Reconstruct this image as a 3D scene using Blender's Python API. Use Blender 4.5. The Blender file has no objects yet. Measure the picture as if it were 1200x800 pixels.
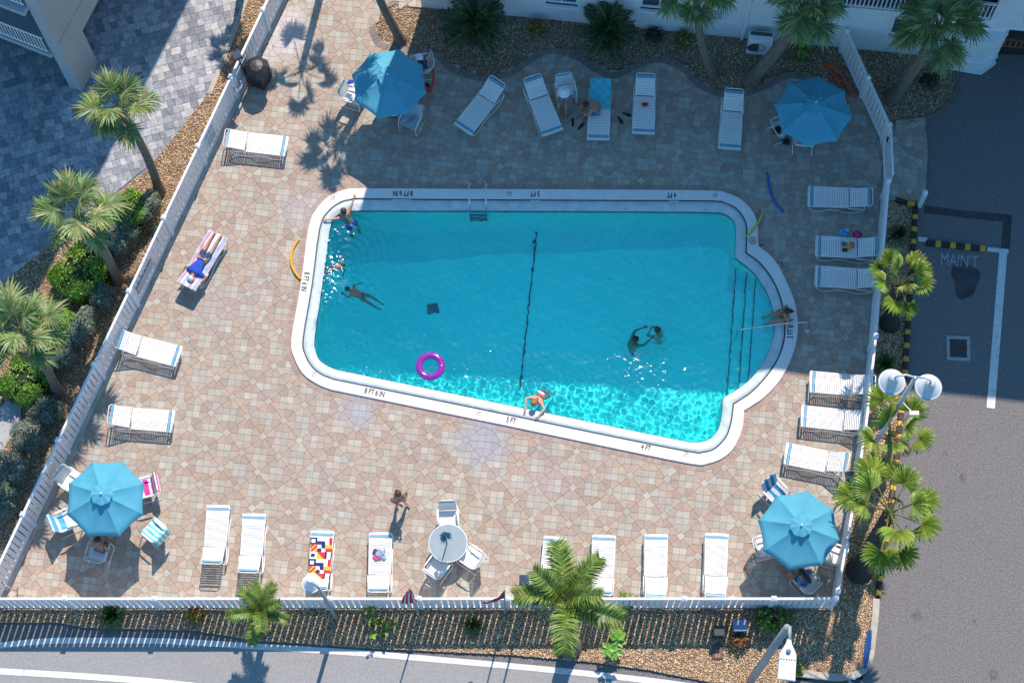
import bpy, math, random
import numpy as np
from mathutils import Vector, Matrix

random.seed(7)
rng = np.random.default_rng(11)
R = math.radians
scene = bpy.context.scene
COL = scene.collection

# ------------------------------------------------------------------ camera
CAM = Vector((0.85491, -18.23141, 58.15678))
RIGHT = Vector((0.999892, 0.0, -0.0146985))
DOWN = Vector((-0.0043964, -0.9542206, -0.2990714))
FWD = Vector((-0.0140256, 0.2991038, -0.9541175))
FPX = 2407.2
cd = bpy.data.cameras.new('camera')
cam = bpy.data.objects.new('camera', cd)
COL.objects.link(cam)
cam.matrix_world = Matrix(((RIGHT.x, -DOWN.x, -FWD.x, CAM.x), (RIGHT.y, -DOWN.y, -FWD.y, CAM.y),
                           (RIGHT.z, -DOWN.z, -FWD.z, CAM.z), (0, 0, 0, 1)))
cd.lens = 36 * FPX / 1200
cd.sensor_width = 36
cd.clip_start = 1
cd.clip_end = 2000
scene.camera = cam

# ------------------------------------------------------------------ light
SUN_AZ = Vector((-0.262, -1.0, 0)).normalized()      # where shadows fall on the ground
SHADOW = 0.80                                        # metres of shadow per metre of height
SUN_EL = math.atan(1 / SHADOW)
world = bpy.data.worlds.new('World')
scene.world = world
world.use_nodes = True
wn = world.node_tree
bg = wn.nodes['Background']
sky = wn.nodes.new('ShaderNodeTexSky')
sky.sky_type = 'NISHITA'
sky.sun_disc = False
sky.sun_elevation = SUN_EL
sky.sun_rotation = math.atan2(-SUN_AZ.x, -SUN_AZ.y)
sky.dust_density = 0.4
sky.ozone_density = 2.5
tint_ = wn.nodes.new('ShaderNodeMix')
tint_.data_type = 'RGBA'
tint_.blend_type = 'MULTIPLY'
tint_.inputs['Factor'].default_value = 1.0
tint_.inputs[7].default_value = (0.58, 1.02, 1.18, 1)
wn.links.new(sky.outputs[0], tint_.inputs[6])
wn.links.new(tint_.outputs[2], bg.inputs['Color'])
bg.inputs['Strength'].default_value = 0.15
sd = bpy.data.lights.new('sun', 'SUN')
sd.energy = 4.7
sd.color = (1.0, 0.86, 0.75)
sd.angle = R(0.53)
sun = bpy.data.objects.new('sun', sd)
COL.objects.link(sun)
sun.rotation_euler = Vector((SUN_AZ.x * math.cos(SUN_EL), SUN_AZ.y * math.cos(SUN_EL), -math.sin(SUN_EL))).to_track_quat('-Z', 'Y').to_euler()
sun.location = (0, 0, 60)
scene.view_settings.view_transform = 'Standard'
scene.view_settings.look = 'None'
scene.view_settings.exposure = 0.36
scene.view_settings.gamma = 1.0
scene.render.engine = 'CYCLES'
scene.cycles.use_denoising = True
scene.cycles.max_bounces = 8
scene.cycles.transparent_max_bounces = 12
sd.cycles.is_caustics_light = True


def at(px, py, h=0.0):
    """a pixel of the photograph -> the point it shows at height h"""
    d = RIGHT * ((px - 600) / FPX) + DOWN * ((py - 400) / FPX) + FWD
    t = (h - CAM.z) / d.z
    return CAM + d * t


def lean(px, py, h):
    """pixel of a ground point -> pixel of the point h metres above it"""
    p = at(px, py) + Vector((0, 0, h)) - CAM
    z = p.dot(FWD)
    return 600 + FPX * p.dot(RIGHT) / z, 400 + FPX * p.dot(DOWN) / z


# ------------------------------------------------------------------ helpers
def lin(c):
    return tuple(((v / 255) / 12.92 if v / 255 <= 0.04045 else ((v / 255 + 0.055) / 1.055) ** 2.4) for v in c)


MATS = {}


def mat(name, col, rough=0.6, var=0.0, scale=8.0, bump=0.0, bscale=60.0, metal=0.0, spec=0.5, sheen=0.0,
        transl=0.0, tint=False, dirt=0.0, dscale=1.2, dcol=(0.1, 0.08, 0.06), coat=0.0):
    """principled material: colour with noise variation, bump, an optional 'tint' attribute and large stains"""
    if name in MATS:
        return MATS[name]
    m = bpy.data.materials.new(name)
    MATS[name] = m
    m.use_nodes = True
    nt = m.node_tree
    L = nt.links
    b = nt.nodes['Principled BSDF']
    b.inputs['Roughness'].default_value = rough
    b.inputs['Metallic'].default_value = metal
    b.inputs['Specular IOR Level'].default_value = spec
    if coat:
        b.inputs['Coat Weight'].default_value = coat
    geo = nt.nodes.new('ShaderNodeNewGeometry')
    out = None
    if tint:
        a = nt.nodes.new('ShaderNodeAttribute')
        a.attribute_name = 'tint'
        out = a.outputs['Color']
    else:
        rgb = nt.nodes.new('ShaderNodeRGB')
        rgb.outputs[0].default_value = (*col, 1)
        out = rgb.outputs[0]
    if var:
        n = nt.nodes.new('ShaderNodeTexNoise')
        n.inputs['Scale'].default_value = scale
        n.inputs['Detail'].default_value = 5
        L.new(geo.outputs['Position'], n.inputs['Vector'])
        mr = nt.nodes.new('ShaderNodeMapRange')
        mr.inputs['From Min'].default_value = 0.3
        mr.inputs['From Max'].default_value = 0.7
        mr.inputs['To Min'].default_value = 1 - var
        mr.inputs['To Max'].default_value = 1 + var
        L.new(n.outputs['Fac'], mr.inputs['Value'])
        mx = nt.nodes.new('ShaderNodeVectorMath')
        mx.operation = 'SCALE'
        L.new(out, mx.inputs[0])
        L.new(mr.outputs[0], mx.inputs['Scale'])
        out = mx.outputs[0]
    if dirt:
        n = nt.nodes.new('ShaderNodeTexNoise')
        n.inputs['Scale'].default_value = dscale
        n.inputs['Detail'].default_value = 8
        n.inputs['Roughness'].default_value = 0.65
        L.new(geo.outputs['Position'], n.inputs['Vector'])
        mr = nt.nodes.new('ShaderNodeMapRange')
        mr.inputs['From Min'].default_value = 0.52
        mr.inputs['From Max'].default_value = 0.75
        mr.inputs['To Max'].default_value = dirt
        L.new(n.outputs['Fac'], mr.inputs['Value'])
        mx = nt.nodes.new('ShaderNodeMix')
        mx.data_type = 'RGBA'
        L.new(mr.outputs[0], mx.inputs['Factor'])
        L.new(out, mx.inputs[6])
        mx.inputs[7].default_value = (*dcol, 1)
        out = mx.outputs[2]
    L.new(out, b.inputs['Base Color'])
    if bump:
        n = nt.nodes.new('ShaderNodeTexNoise')
        n.inputs['Scale'].default_value = bscale
        n.inputs['Detail'].default_value = 4
        L.new(geo.outputs['Position'], n.inputs['Vector'])
        bp = nt.nodes.new('ShaderNodeBump')
        bp.inputs['Strength'].default_value = 0.6
        bp.inputs['Distance'].default_value = bump
        L.new(n.outputs['Fac'], bp.inputs['Height'])
        L.new(bp.outputs[0], b.inputs['Normal'])
    if transl:
        t = nt.nodes.new('ShaderNodeBsdfTranslucent')
        L.new(out, t.inputs['Color'])
        ms = nt.nodes.new('ShaderNodeMixShader')
        ms.inputs[0].default_value = transl
        L.new(b.outputs[0], ms.inputs[1])
        L.new(t.outputs[0], ms.inputs[2])
        L.new(ms.outputs[0], nt.nodes['Material Output'].inputs['Surface'])
    return m


def bymat(name, colfn):
    pass


class MB:
    """collects geometry for ONE mesh object"""

    def __init__(s):
        s.v = []
        s.f = []
        s.m = []
        s.c = []
        s.col = None
        s.mi = 0

    def add(s, vs, fs):
        o = len(s.v)
        s.v.extend([tuple(p) for p in vs])
        for f in fs:
            s.f.append(tuple(i + o for i in f))
            s.m.append(s.mi)
            s.c.append(s.col or (1, 1, 1))
        return o

    def box(s, c, d, rz=0.0, M=None):
        c = Vector(c)
        x, y, z = d[0] / 2, d[1] / 2, d[2] / 2
        pts = [Vector((i * x, j * y, k * z)) for k in (-1, 1) for i, j in ((-1, -1), (1, -1), (1, 1), (-1, 1))]
        Mt = M if M is not None else Matrix.Rotation(rz, 3, 'Z')
        s.add([c + Mt @ p for p in pts], [(3, 2, 1, 0), (4, 5, 6, 7), (0, 1, 5, 4), (1, 2, 6, 5), (2, 3, 7, 6), (3, 0, 4, 7)])
        return s

    def bbox(s, c, d, rz=0.0, b=0.01):
        """box with chamfered top edges"""
        c = Vector(c)
        x, y, z = d[0] / 2, d[1] / 2, d[2] / 2
        Mt = Matrix.Rotation(rz, 3, 'Z')
        pts = []
        for (k, e) in ((-z, 0), (z - b, 0), (z, b)):
            for i, j in ((-1, -1), (1, -1), (1, 1), (-1, 1)):
                pts.append(c + Mt @ Vector((i * (x - e), j * (y - e), k)))
        fs = [(3, 2, 1, 0), (8, 9, 10, 11)]
        for l in (0, 4):
            for i in range(4):
                j = (i + 1) % 4
                fs.append((l + i, l + j, l + 4 + j, l + 4 + i))
        s.add(pts, fs)
        return s

    def prism(s, poly, z0, z1, bevel=0.0):
        n = len(poly)
        a = sum(poly[i][0] * poly[(i + 1) % n][1] - poly[(i + 1) % n][0] * poly[i][1] for i in range(n))
        if a < 0:
            poly = list(reversed(poly))
        P = [Vector((p[0], p[1], 0)) for p in poly]
        if bevel:
            cx = sum(P, Vector()) / n
            T = [p + (cx - p).normalized() * bevel for p in P]
            vs = [(p.x, p.y, z0) for p in P] + [(p.x, p.y, z1 - bevel) for p in P] + [(p.x, p.y, z1) for p in T]
            fs = [tuple(range(2 * n, 3 * n))]
            for l in (0, n):
                fs += [(l + i, l + (i + 1) % n, l + n + (i + 1) % n, l + n + i) for i in range(n)]
        else:
            vs = [(p.x, p.y, z0) for p in P] + [(p.x, p.y, z1) for p in P]
            fs = [tuple(range(n, 2 * n)), tuple(reversed(range(n)))]
            fs += [(i, (i + 1) % n, n + (i + 1) % n, n + i) for i in range(n)]
        s.add(vs, fs)
        return s

    def tube(s, pts, r, n=6, caps=True, up=None):
        pts = [Vector(p) for p in pts]
        rs = r if isinstance(r, (list, tuple)) else [r] * len(pts)
        vs = []
        N = len(pts)
        prev = None
        for i, p in enumerate(pts):
            t = (pts[min(i + 1, N - 1)] - pts[max(i - 1, 0)])
            if t.length < 1e-9:
                t = Vector((0, 0, 1))
            t.normalize()
            if prev is None:
                a = Vector((0, 0, 1)) if abs(t.z) < 0.9 else Vector((1, 0, 0))
                u = t.cross(a).normalized()
            else:
                u = (prev - t * prev.dot(t))
                if u.length < 1e-6:
                    u = t.orthogonal()
                u.normalize()
            prev = u
            w = t.cross(u)
            for k in range(n):
                q = 2 * math.pi * k / n
                vs.append(p + (u * math.cos(q) + w * math.sin(q)) * rs[i])
        fs = []
        for i in range(N - 1):
            for k in range(n):
                k2 = (k + 1) % n
                fs.append((i * n + k, i * n + k2, (i + 1) * n + k2, (i + 1) * n + k))
        if caps:
            fs.append(tuple(reversed(range(n))))
            fs.append(tuple(range((N - 1) * n, N * n)))
        s.add(vs, fs)
        return s

    def lathe(s, prof, c=(0, 0, 0), n=20, M=None):
        c = Vector(c)
        vs = []
        for (r, z) in prof:
            for k in range(n):
                q = 2 * math.pi * k / n
                p = Vector((r * math.cos(q), r * math.sin(q), z))
                vs.append(c + (M @ p if M is not None else p))
        fs = []
        for i in range(len(prof) - 1):
            for k in range(n):
                k2 = (k + 1) % n
                fs.append((i * n + k, i * n + k2, (i + 1) * n + k2, (i + 1) * n + k))
        fs.append(tuple(reversed(range(n))))
        fs.append(tuple(range((len(prof) - 1) * n, len(prof) * n)))
        s.add(vs, fs)
        return s

    def ball(s, c, r, n=10, m=6):
        rx, ry, rz = r if isinstance(r, (tuple, list)) else (r, r, r)
        c = Vector(c)
        vs = [c + Vector((0, 0, -rz))]
        for i in range(1, m):
            t = math.pi * i / m
            for k in range(n):
                q = 2 * math.pi * k / n
                vs.append(c + Vector((rx * math.sin(t) * math.cos(q), ry * math.sin(t) * math.sin(q), -rz * math.cos(t))))
        vs.append(c + Vector((0, 0, rz)))
        fs = []
        for k in range(n):
            k2 = (k + 1) % n
            fs.append((0, 1 + k2, 1 + k))
            for i in range(m - 2):
                fs.append((1 + i * n + k, 1 + i * n + k2, 1 + (i + 1) * n + k2, 1 + (i + 1) * n + k))
            fs.append((1 + (m - 2) * n + k, 1 + (m - 2) * n + k2, 1 + (m - 1) * n))
        s.add(vs, fs)
        return s

    def sheet(s, pts, th=0.0):
        """grid of points pts[i][j] -> quads, optional thickness"""
        a, b = len(pts), len(pts[0])
        vs = [p for row in pts for p in row]
        fs = [(i * b + j, i * b + j + 1, (i + 1) * b + j + 1, (i + 1) * b + j) for i in range(a - 1) for j in range(b - 1)]
        s.add(vs, fs)
        return s

    def mesh(s, name, mats, smooth=False, origin=None):
        me = bpy.data.meshes.new(name)
        v = s.v if origin is None else [(p[0] - origin[0], p[1] - origin[1], p[2] - origin[2]) for p in s.v]
        me.from_pydata(v, [], s.f)
        if not isinstance(mats, (list, tuple)):
            mats = [mats]
        for m in mats:
            me.materials.append(m)
        if len(mats) > 1:
            me.polygons.foreach_set('material_index', s.m)
        if any(c != (1, 1, 1) for c in s.c):
            ca = me.attributes.new('tint', 'FLOAT_COLOR', 'FACE')
            arr = np.ones((len(s.f), 4), 'f')
            arr[:, :3] = np.array(s.c)
            ca.data.foreach_set('color', arr.ravel())
        if smooth:
            me.polygons.foreach_set('use_smooth', [True] * len(me.polygons))
        me.update()
        return me

    def build(s, name, mats, parent=None, smooth=False, world=False):
        o = parent.location if (world and parent is not None) else None
        return link(name, s.mesh(name, mats, smooth, o), parent)


def link(name, me, parent=None, loc=None, rz=None):
    o = bpy.data.objects.new(name, me)
    COL.objects.link(o)
    if parent is not None:
        o.parent = parent
    if loc is not None:
        o.location = loc
    if rz is not None:
        o.rotation_euler = (0, 0, rz)
    return o


def tag(o, label=None, cat=None, group=None, kind=None):
    if label:
        o['label'] = label
    if cat:
        o['category'] = cat
    if group:
        o['group'] = group
    if kind:
        o['kind'] = kind
    return o


def thing(name, loc, label, cat, rz=0.0, group=None):
    o = bpy.data.objects.new(name, None)
    o.empty_display_size = 0.1
    COL.objects.link(o)
    o.location = loc
    o.rotation_euler = (0, 0, rz)
    return tag(o, label, cat, group)


def kids(o):
    return [c for c in ALLKIDS.get(o.name, [])]


def copy_tree(o, parent=None, tree=None):
    if tree is None:
        tree = {}
        for x in COL.objects:
            if x.parent:
                tree.setdefault(x.parent.name, []).append(x)
    c = o.copy()
    COL.objects.link(c)
    if parent is not None:
        c.parent = parent
    for ch in tree.get(o.name, []):
        copy_tree(ch, c, tree)
    return c


def np_mesh(name, V, F, mat_, cols=None, smooth=False):
    """V (n,3) F (m,k) arrays -> mesh, quickly"""
    me = bpy.data.meshes.new(name)
    k = F.shape[1]
    me.vertices.add(len(V))
    me.vertices.foreach_set('co', V.astype('f').ravel())
    me.loops.add(F.size)
    me.loops.foreach_set('vertex_index', F.astype('i').ravel())
    me.polygons.add(len(F))
    me.polygons.foreach_set('loop_start', np.arange(0, F.size, k, dtype='i'))
    me.materials.append(mat_)
    if cols is not None:
        ca = me.attributes.new('tint', 'FLOAT_COLOR', 'FACE')
        arr = np.ones((len(F), 4), 'f')
        arr[:, :3] = cols
        ca.data.foreach_set('color', arr.ravel())
    if smooth:
        me.polygons.foreach_set('use_smooth', np.ones(len(F), bool))
    me.update(calc_edges=True)
    return me


def inpoly(P, poly):
    x, y = P[:, 0], P[:, 1]
    r = np.zeros(len(P), bool)
    n = len(poly)
    for i in range(n):
        x1, y1 = poly[i][0], poly[i][1]
        x2, y2 = poly[(i + 1) % n][0], poly[(i + 1) % n][1]
        c = ((y1 > y) != (y2 > y)) & (x < (x2 - x1) * (y - y1) / (y2 - y1 + 1e-12) + x1)
        r ^= c
    return r


def W(pts, h=0.0):
    return [at(p[0], p[1], h) for p in pts]


def smooth_line(pts, k=6):
    """Catmull-Rom through the points"""
    out = []
    n = len(pts)
    for i in range(n - 1):
        p0, p1, p2, p3 = pts[max(i - 1, 0)], pts[i], pts[i + 1], pts[min(i + 2, n - 1)]
        for j in range(k):
            t = j / k
            out.append(tuple(0.5 * ((2 * p1[q]) + (-p0[q] + p2[q]) * t + (2 * p0[q] - 5 * p1[q] + 4 * p2[q] - p3[q]) * t * t
                                    + (-p0[q] + 3 * p1[q] - 3 * p2[q] + p3[q]) * t ** 3) for q in range(len(p1))))
    out.append(tuple(pts[-1]))
    return out


def ngon(name, pts, z, m, parent=None):
    me = bpy.data.meshes.new(name)
    import bmesh
    bm = bmesh.new()
    vs = [bm.verts.new((p[0], p[1], z)) for p in pts]
    f = bm.faces.new(vs)
    bm.normal_update()
    if f.normal.z < 0:
        f.normal_flip()
    bmesh.ops.triangulate(bm, faces=bm.faces[:])
    bm.to_mesh(me)
    bm.free()
    me.materials.append(m)
    return link(name, me, parent)


def slab(name, pts, z0, z1, m, parent=None, hole=None):
    """polygon slab (top + sides), optional hole"""
    import bmesh
    bm = bmesh.new()
    loops = [pts] + ([hole] if hole else [])
    es = []
    for lp in loops:
        vs = [bm.verts.new((p[0], p[1], z1)) for p in lp]
        for i in range(len(vs)):
            es.append(bm.edges.new((vs[i], vs[(i + 1) % len(vs)])))
    bmesh.ops.triangle_fill(bm, use_beauty=True, use_dissolve=False, edges=es)
    for f in bm.faces:
        f.normal_update()
        if f.normal.z < 0:
            f.normal_flip()
    bot = []
    for lp in loops:
        n = len(lp)
        a = [bm.verts.new((p[0], p[1], z1)) for p in lp]
        b = [bm.verts.new((p[0], p[1], z0)) for p in lp]
        for i in range(n):
            j = (i + 1) % n
            bm.faces.new((b[i], b[j], a[j], a[i]))
    me = bpy.data.meshes.new(name)
    bm.to_mesh(me)
    bm.free()
    me.materials.append(m)
    return link(name, me, parent)


def struct(o):
    o['kind'] = 'structure'
    return o


def stuff(o):
    o['kind'] = 'stuff'
    return o
# ------------------------------------------------------------------ pool outline (photo pixels): coping outer / seam / water edge
PO = [(425, 220.5), (530, 221), (640, 221.5), (740, 222), (835, 223), (852, 226), (865, 231), (875, 239), (883, 249), (888, 262), (889, 288),
      (901, 297), (912, 310), (922, 330), (930, 349), (934, 367), (935, 385), (933, 402), (929, 415), (921, 434), (908, 453),
      (891, 469), (872, 481), (871, 497), (866, 513), (858, 527), (846, 537), (829, 543), (808, 543), (700, 521), (600, 500), (500, 479.5), (400, 459),
      (385, 455.5), (370, 449), (355, 438), (345, 420), (341, 398), (352, 335), (361, 268), (370, 246), (385, 230), (403, 222.5)]
PS = [(425, 233), (530, 234), (640, 234.5), (740, 235), (835, 235.5), (850, 238), (861, 243), (868, 250), (873, 259), (875, 270), (874, 296),
      (887, 305), (898, 317), (907, 331), (914, 348), (918, 366), (919.5, 383), (918, 400), (912, 418), (903, 433), (890, 449),
      (876, 462), (859, 473), (857, 490), (852, 508), (844, 519), (835, 526), (823, 529), (806, 528), (700, 507), (599, 486), (501, 466), (402, 446),
      (388, 442.5), (375, 437), (365, 428), (358, 415), (355.5, 397), (366, 335), (375, 268), (385, 248), (400, 237), (413, 234)]
PW = [(425, 247), (530, 247.3), (640, 247.6), (740, 248), (835, 249), (845, 250), (852, 252.5), (858, 257), (861, 263), (862, 272), (861, 302),
      (873, 311), (884, 321), (894, 335), (901, 348), (905, 362), (907.5, 380), (906, 395), (901, 410), (893, 426), (881, 442),
      (865, 455), (847, 466), (846, 481), (843, 498), (837, 509), (828, 515.5), (815, 517.5), (800, 516), (700, 495.5), (600, 475), (502, 455), (405, 435),
      (391, 431.5), (380, 426), (373, 419), (370, 410), (369, 397), (378, 335), (387, 268), (395, 253), (407, 248), (416, 247)]


def ring(P, k=3):
    """densify a closed ring (Catmull-Rom)"""
    n = len(P)
    out = []
    for i in range(n):
        p0, p1, p2, p3 = P[i - 1], P[i], P[(i + 1) % n], P[(i + 2) % n]
        sharp = i in (9, 10, 21, 22) or (i + 1) % n in (10, 22)
        for j in range(k):
            t = j / k
            if sharp:
                out.append((p1[0] + (p2[0] - p1[0]) * t, p1[1] + (p2[1] - p1[1]) * t))
            else:
                out.append(tuple(0.5 * ((2 * p1[q]) + (-p0[q] + p2[q]) * t + (2 * p0[q] - 5 * p1[q] + 4 * p2[q] - p3[q]) * t * t
                                        + (-p0[q] + 3 * p1[q] - 3 * p2[q] + p3[q]) * t ** 3) for q in (0, 1)))
    return out


CT = 0.06                      # coping top
WZ = -0.05                     # water level
ringO = [at(x, y, CT) for x, y in ring(PO)]
ringS = [at(x, y, CT) for x, y in ring(PS)]
ringW = [at(x, y, WZ) for x, y in ring(PW)]
NR = len(ringO)


def lerp(a, b, t):
    return a + (b - a) * t


def band(b, levels):
    """levels: list of rings (lists of Vector) -> closed quad bands facing up"""
    n = len(levels[0])
    vs = [p for r_ in levels for p in r_]
    fs = []
    for l in range(len(levels) - 1):
        for i in range(n):
            j = (i + 1) % n
            fs.append((l * n + i, l * n + j, (l + 1) * n + j, (l + 1) * n + i))
    b.add(vs, fs)


def setz(r_, z):
    return [Vector((p.x, p.y, z)) for p in r_]


white_plaster = mat('white_coping', (0.72, 0.72, 0.70), 0.7, var=0.06, scale=3, bump=0.003, bscale=40, dirt=0.18, dscale=1.5, dcol=(0.45, 0.43, 0.40))
gutter_m = mat('gutter_plaster', (0.52, 0.60, 0.60), 0.25, var=0.14, scale=4, bump=0.006, bscale=9, dirt=0.5, dscale=2.0, dcol=(0.42, 0.52, 0.53))
grout_m = mat('dark_grout', (0.05, 0.07, 0.08), 0.8)

pool = thing('swimming_pool', at(640, 370), 'large swimming pool with white coping and a rounded bay of steps on its right side', 'pool')
b = MB()
mid = [lerp(a, c, 0.12) for a, c in zip(ringS, ringO)]
band(b, [setz(ringO, -0.03), setz([lerp(a, c, 0.0) for a, c in zip(ringO, ringS)], CT - 0.015), setz([lerp(a, c, 0.06) for a, c in zip(ringO, ringS)], CT),
         setz([lerp(a, c, 0.89) for a, c in zip(ringO, ringS)], CT), setz([lerp(a, c, 0.92) for a, c in zip(ringO, ringS)], CT - 0.045)])
b.build('coping', white_plaster, pool, world=True)
b = MB()
band(b, [setz([lerp(a, c, 0.90) for a, c in zip(ringO, ringS)], CT - 0.042), setz([lerp(a, c, 0.06) for a, c in zip(ringS, ringW)], CT - 0.042)])
b.build('seam', grout_m, pool, world=True)
b = MB()
band(b, [setz([lerp(a, c, 0.03) for a, c in zip(ringS, ringW)], CT - 0.04), setz([lerp(a, c, 0.06) for a, c in zip(ringS, ringW)], CT - 0.015),
         setz([lerp(a, c, 0.5) for a, c in zip(ringS, ringW)], -0.005),
         setz([lerp(a, c, 0.93) for a, c in zip(ringS, ringW)], WZ + 0.012), setz(ringW, WZ - 0.015)])
b.build('gutter_ledge', gutter_m, pool, world=True, smooth=True)
b = MB()
band(b, [setz(ringW, WZ + 0.002), setz(ringW, WZ - 0.16)])
b.build('waterline_tile', mat('waterline_tile', (0.03, 0.10, 0.16), 0.3), pool, world=True)

# basin
floor_m = bpy.data.materials.new('pool_plaster')
floor_m.use_nodes = True
nt = floor_m.node_tree
pb = nt.nodes['Principled BSDF']
pb.inputs['Base Color'].default_value = (0.10, 0.60, 0.72, 1)
pb.inputs['Roughness'].default_value = 0.9
pb.inputs['Specular IOR Level'].default_value = 0.1
g_ = nt.nodes.new('ShaderNodeNewGeometry')
n_ = nt.nodes.new('ShaderNodeTexNoise')
n_.inputs['Scale'].default_value = 0.5
n_.inputs['Detail'].default_value = 6
nt.links.new(g_.outputs['Position'], n_.inputs['Vector'])
cr_ = nt.nodes.new('ShaderNodeValToRGB')
cr_.color_ramp.elements[0].position = 0.35
cr_.color_ramp.elements[0].color = (0.07, 0.93, 0.90, 1)
cr_.color_ramp.elements[1].position = 0.7
cr_.color_ramp.elements[1].color = (0.11, 0.97, 0.93, 1)
nt.links.new(n_.outputs['Fac'], cr_.inputs[0])
nt.links.new(cr_.outputs[0], pb.inputs['Base Color'])


def depth_at(p):
    """floor height by position across the pool: deep at the left, shallow at the right"""
    x0, x1, x2 = at(420, 350).x, at(618, 350).x, at(850, 350).x
    if p.x < x1:
        t = min(1, max(0, (p.x - x0) / (x1 - x0)))
        t = t * t * (3 - 2 * t)
        return -1.7 + t * 0.30
    t = min(1, (p.x - x1) / (x2 - x1))
    return -1.4 + 0.32 * t


cen = at(640, 370)
b = MB()
lv = [setz(ringW, WZ - 0.15)]
lv.append([Vector((p.x, p.y, depth_at(p) + 0.5)) for p in ringW])
lv.append([Vector((lerp(p, cen, .006).x, lerp(p, cen, .015).y, depth_at(p) + 0.25)) for p in ringW])
lv.append([Vector((lerp(p, cen, .02).x, lerp(p, cen, .045).y, depth_at(p) + 0.07)) for p in ringW])
lv.append([Vector((lerp(p, cen, .05).x, lerp(p, cen, .10).y, depth_at(p) - 0.01)) for p in ringW])
band(b, lv)
x0_, x1_ = min(p.x for p in ringW), max(p.x for p in ringW)
y0_, y1_ = min(p.y for p in ringW), max(p.y for p in ringW)
NXF = 60
b.sheet([[(x0_ + (x1_ - x0_) * i / NXF, y, depth_at(Vector((x0_ + (x1_ - x0_) * i / NXF, 0, 0)))) for y in (y0_, y1_)] for i in range(NXF + 1)][::-1])
basin = b.build('basin', floor_m, pool, world=True, smooth=False)
basin.cycles.is_caustics_receiver = True

# steps in the bay
stair_x = [857, 870, 881]
stair_z = [-0.85, -0.60, -0.36]
nose_m = mat('step_nosing_tile', (0.01, 0.05, 0.09), 0.4)
bayW = [p for p in PW[10:23]]
for i, (sx, sz) in enumerate(zip(stair_x, stair_z)):
    # polygon of the bay right of the line x = sx
    top = at(sx + 5, 310, 0)
    lineA, lineB = at(sx + 6, 300, sz), at(sx - 6, 470, sz)
    poly = []
    rw = [at(x, y, WZ) for x, y in smooth_line(bayW, 4)]
    for p in rw:
        # side test
        side = (lineB.x - lineA.x) * (p.y - lineA.y) - (lineB.y - lineA.y) * (p.x - lineA.x)
        if side > 0:
            poly.append(p)
    # intersect line with y of first and last
    def onl(y):
        t = (y - lineA.y) / (lineB.y - lineA.y)
        return lerp(lineA, lineB, t)
    p0, p1 = poly[0], poly[-1]
    q0, q1 = onl(p0.y + 0.10), onl(p1.y - 0.10)
    b = MB()
    b.prism([(p.x, p.y) for p in poly] + [(q1.x, q1.y), (q0.x, q0.y)], -1.3, sz)
    st = b.build('step', floor_m, pool, world=True)
    st.cycles.is_caustics_receiver = True
    b = MB()
    d = (q1 - q0)
    b.box(((q0 + q1) / 2 + Vector((0, 0, sz + 0.004 - (q0.z + q1.z) / 2))), (d.length, 0.03, 0.02), rz=math.atan2(d.y, d.x))
    nz = b.build('nosing', nose_m, pool, world=True)
    nz.cycles.is_caustics_receiver = True
# slope break stripe across the floor, and the main drain
b = MB()
A_, B_ = at(630, 262, -1.5), at(610, 462, -1.5)
n = 24
for i in range(n):
    p, q = lerp(A_, B_, i / n), lerp(A_, B_, (i + 1) / n)
    zz = depth_at(p)
    b.box(((p.x + q.x) / 2, (p.y + q.y) / 2, max(depth_at(p), depth_at(q)) + 0.01), ((q - p).length * 0.98, 0.05, 0.02), rz=math.atan2(q.y - p.y, q.x - p.x))
o = b.build('break_line_tiles', nose_m, pool, world=True)
o.cycles.is_caustics_receiver = True
b = MB()
pd = at(509, 373, -2.1)
b.bbox((pd.x, pd.y, depth_at(pd) + 0.02), (0.32, 0.32, 0.05), rz=0.1)
b.build('main_drain', mat('drain_grey', (0.03, 0.16, 0.2), 0.5), pool, world=True)

# water surface: real ripples
wm = bpy.data.materials.new('pool_water')
wm.use_nodes = True
nt = wm.node_tree
nt.nodes.remove(nt.nodes['Principled BSDF'])
gl = nt.nodes.new('ShaderNodeBsdfGlass')
gl.inputs['IOR'].default_value = 1.33
gl.inputs['Roughness'].default_value = 0.0
gl.inputs['Color'].default_value = (0.70, 1.0, 1.0, 1)
gs = nt.nodes.new('ShaderNodeBsdfGlossy')
gs.inputs['Roughness'].default_value = 0.14
mxs = nt.nodes.new('ShaderNodeMixShader')
mxs.inputs[0].default_value = 0.03
nt.links.new(gl.outputs[0], mxs.inputs[1])
nt.links.new(gs.outputs[0], mxs.inputs[2])
nt.links.new(mxs.outputs[0], nt.nodes['Material Output'].inputs['Surface'])
xs = [p.x for p in ringW]
ys = [p.y for p in ringW]
st_ = 0.032
gx = np.arange(min(xs) - st_, max(xs) + st_, st_)
gy = np.arange(min(ys) - st_, max(ys) + st_, st_)
X, Y = np.meshgrid(gx, gy)
Z = np.zeros_like(X)
r2 = np.random.default_rng(3)
for lam, amp, cnt in ((1.2, 0.0035, 9), (0.5, 0.0024, 14), (0.24, 0.0020, 18), (0.16, 0.0013, 20)):
    for _ in range(cnt):
        a = r2.uniform(0, 2 * np.pi)
        k = 2 * np.pi / (lam * r2.uniform(0.8, 1.25))
        Z += amp / math.sqrt(cnt) * np.sin(k * (X * np.cos(a) + Y * np.sin(a)) + r2.uniform(0, 6.28)) * 1.4


def splash(px, py, rad, amp, lam=0.22):
    global Z
    c = at(px, py, WZ)
    D = np.hypot(X - c.x, Y - c.y)
    Z += amp * np.exp(-(D / rad) ** 2) * np.sin(D * 2 * np.pi / lam) 


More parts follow.
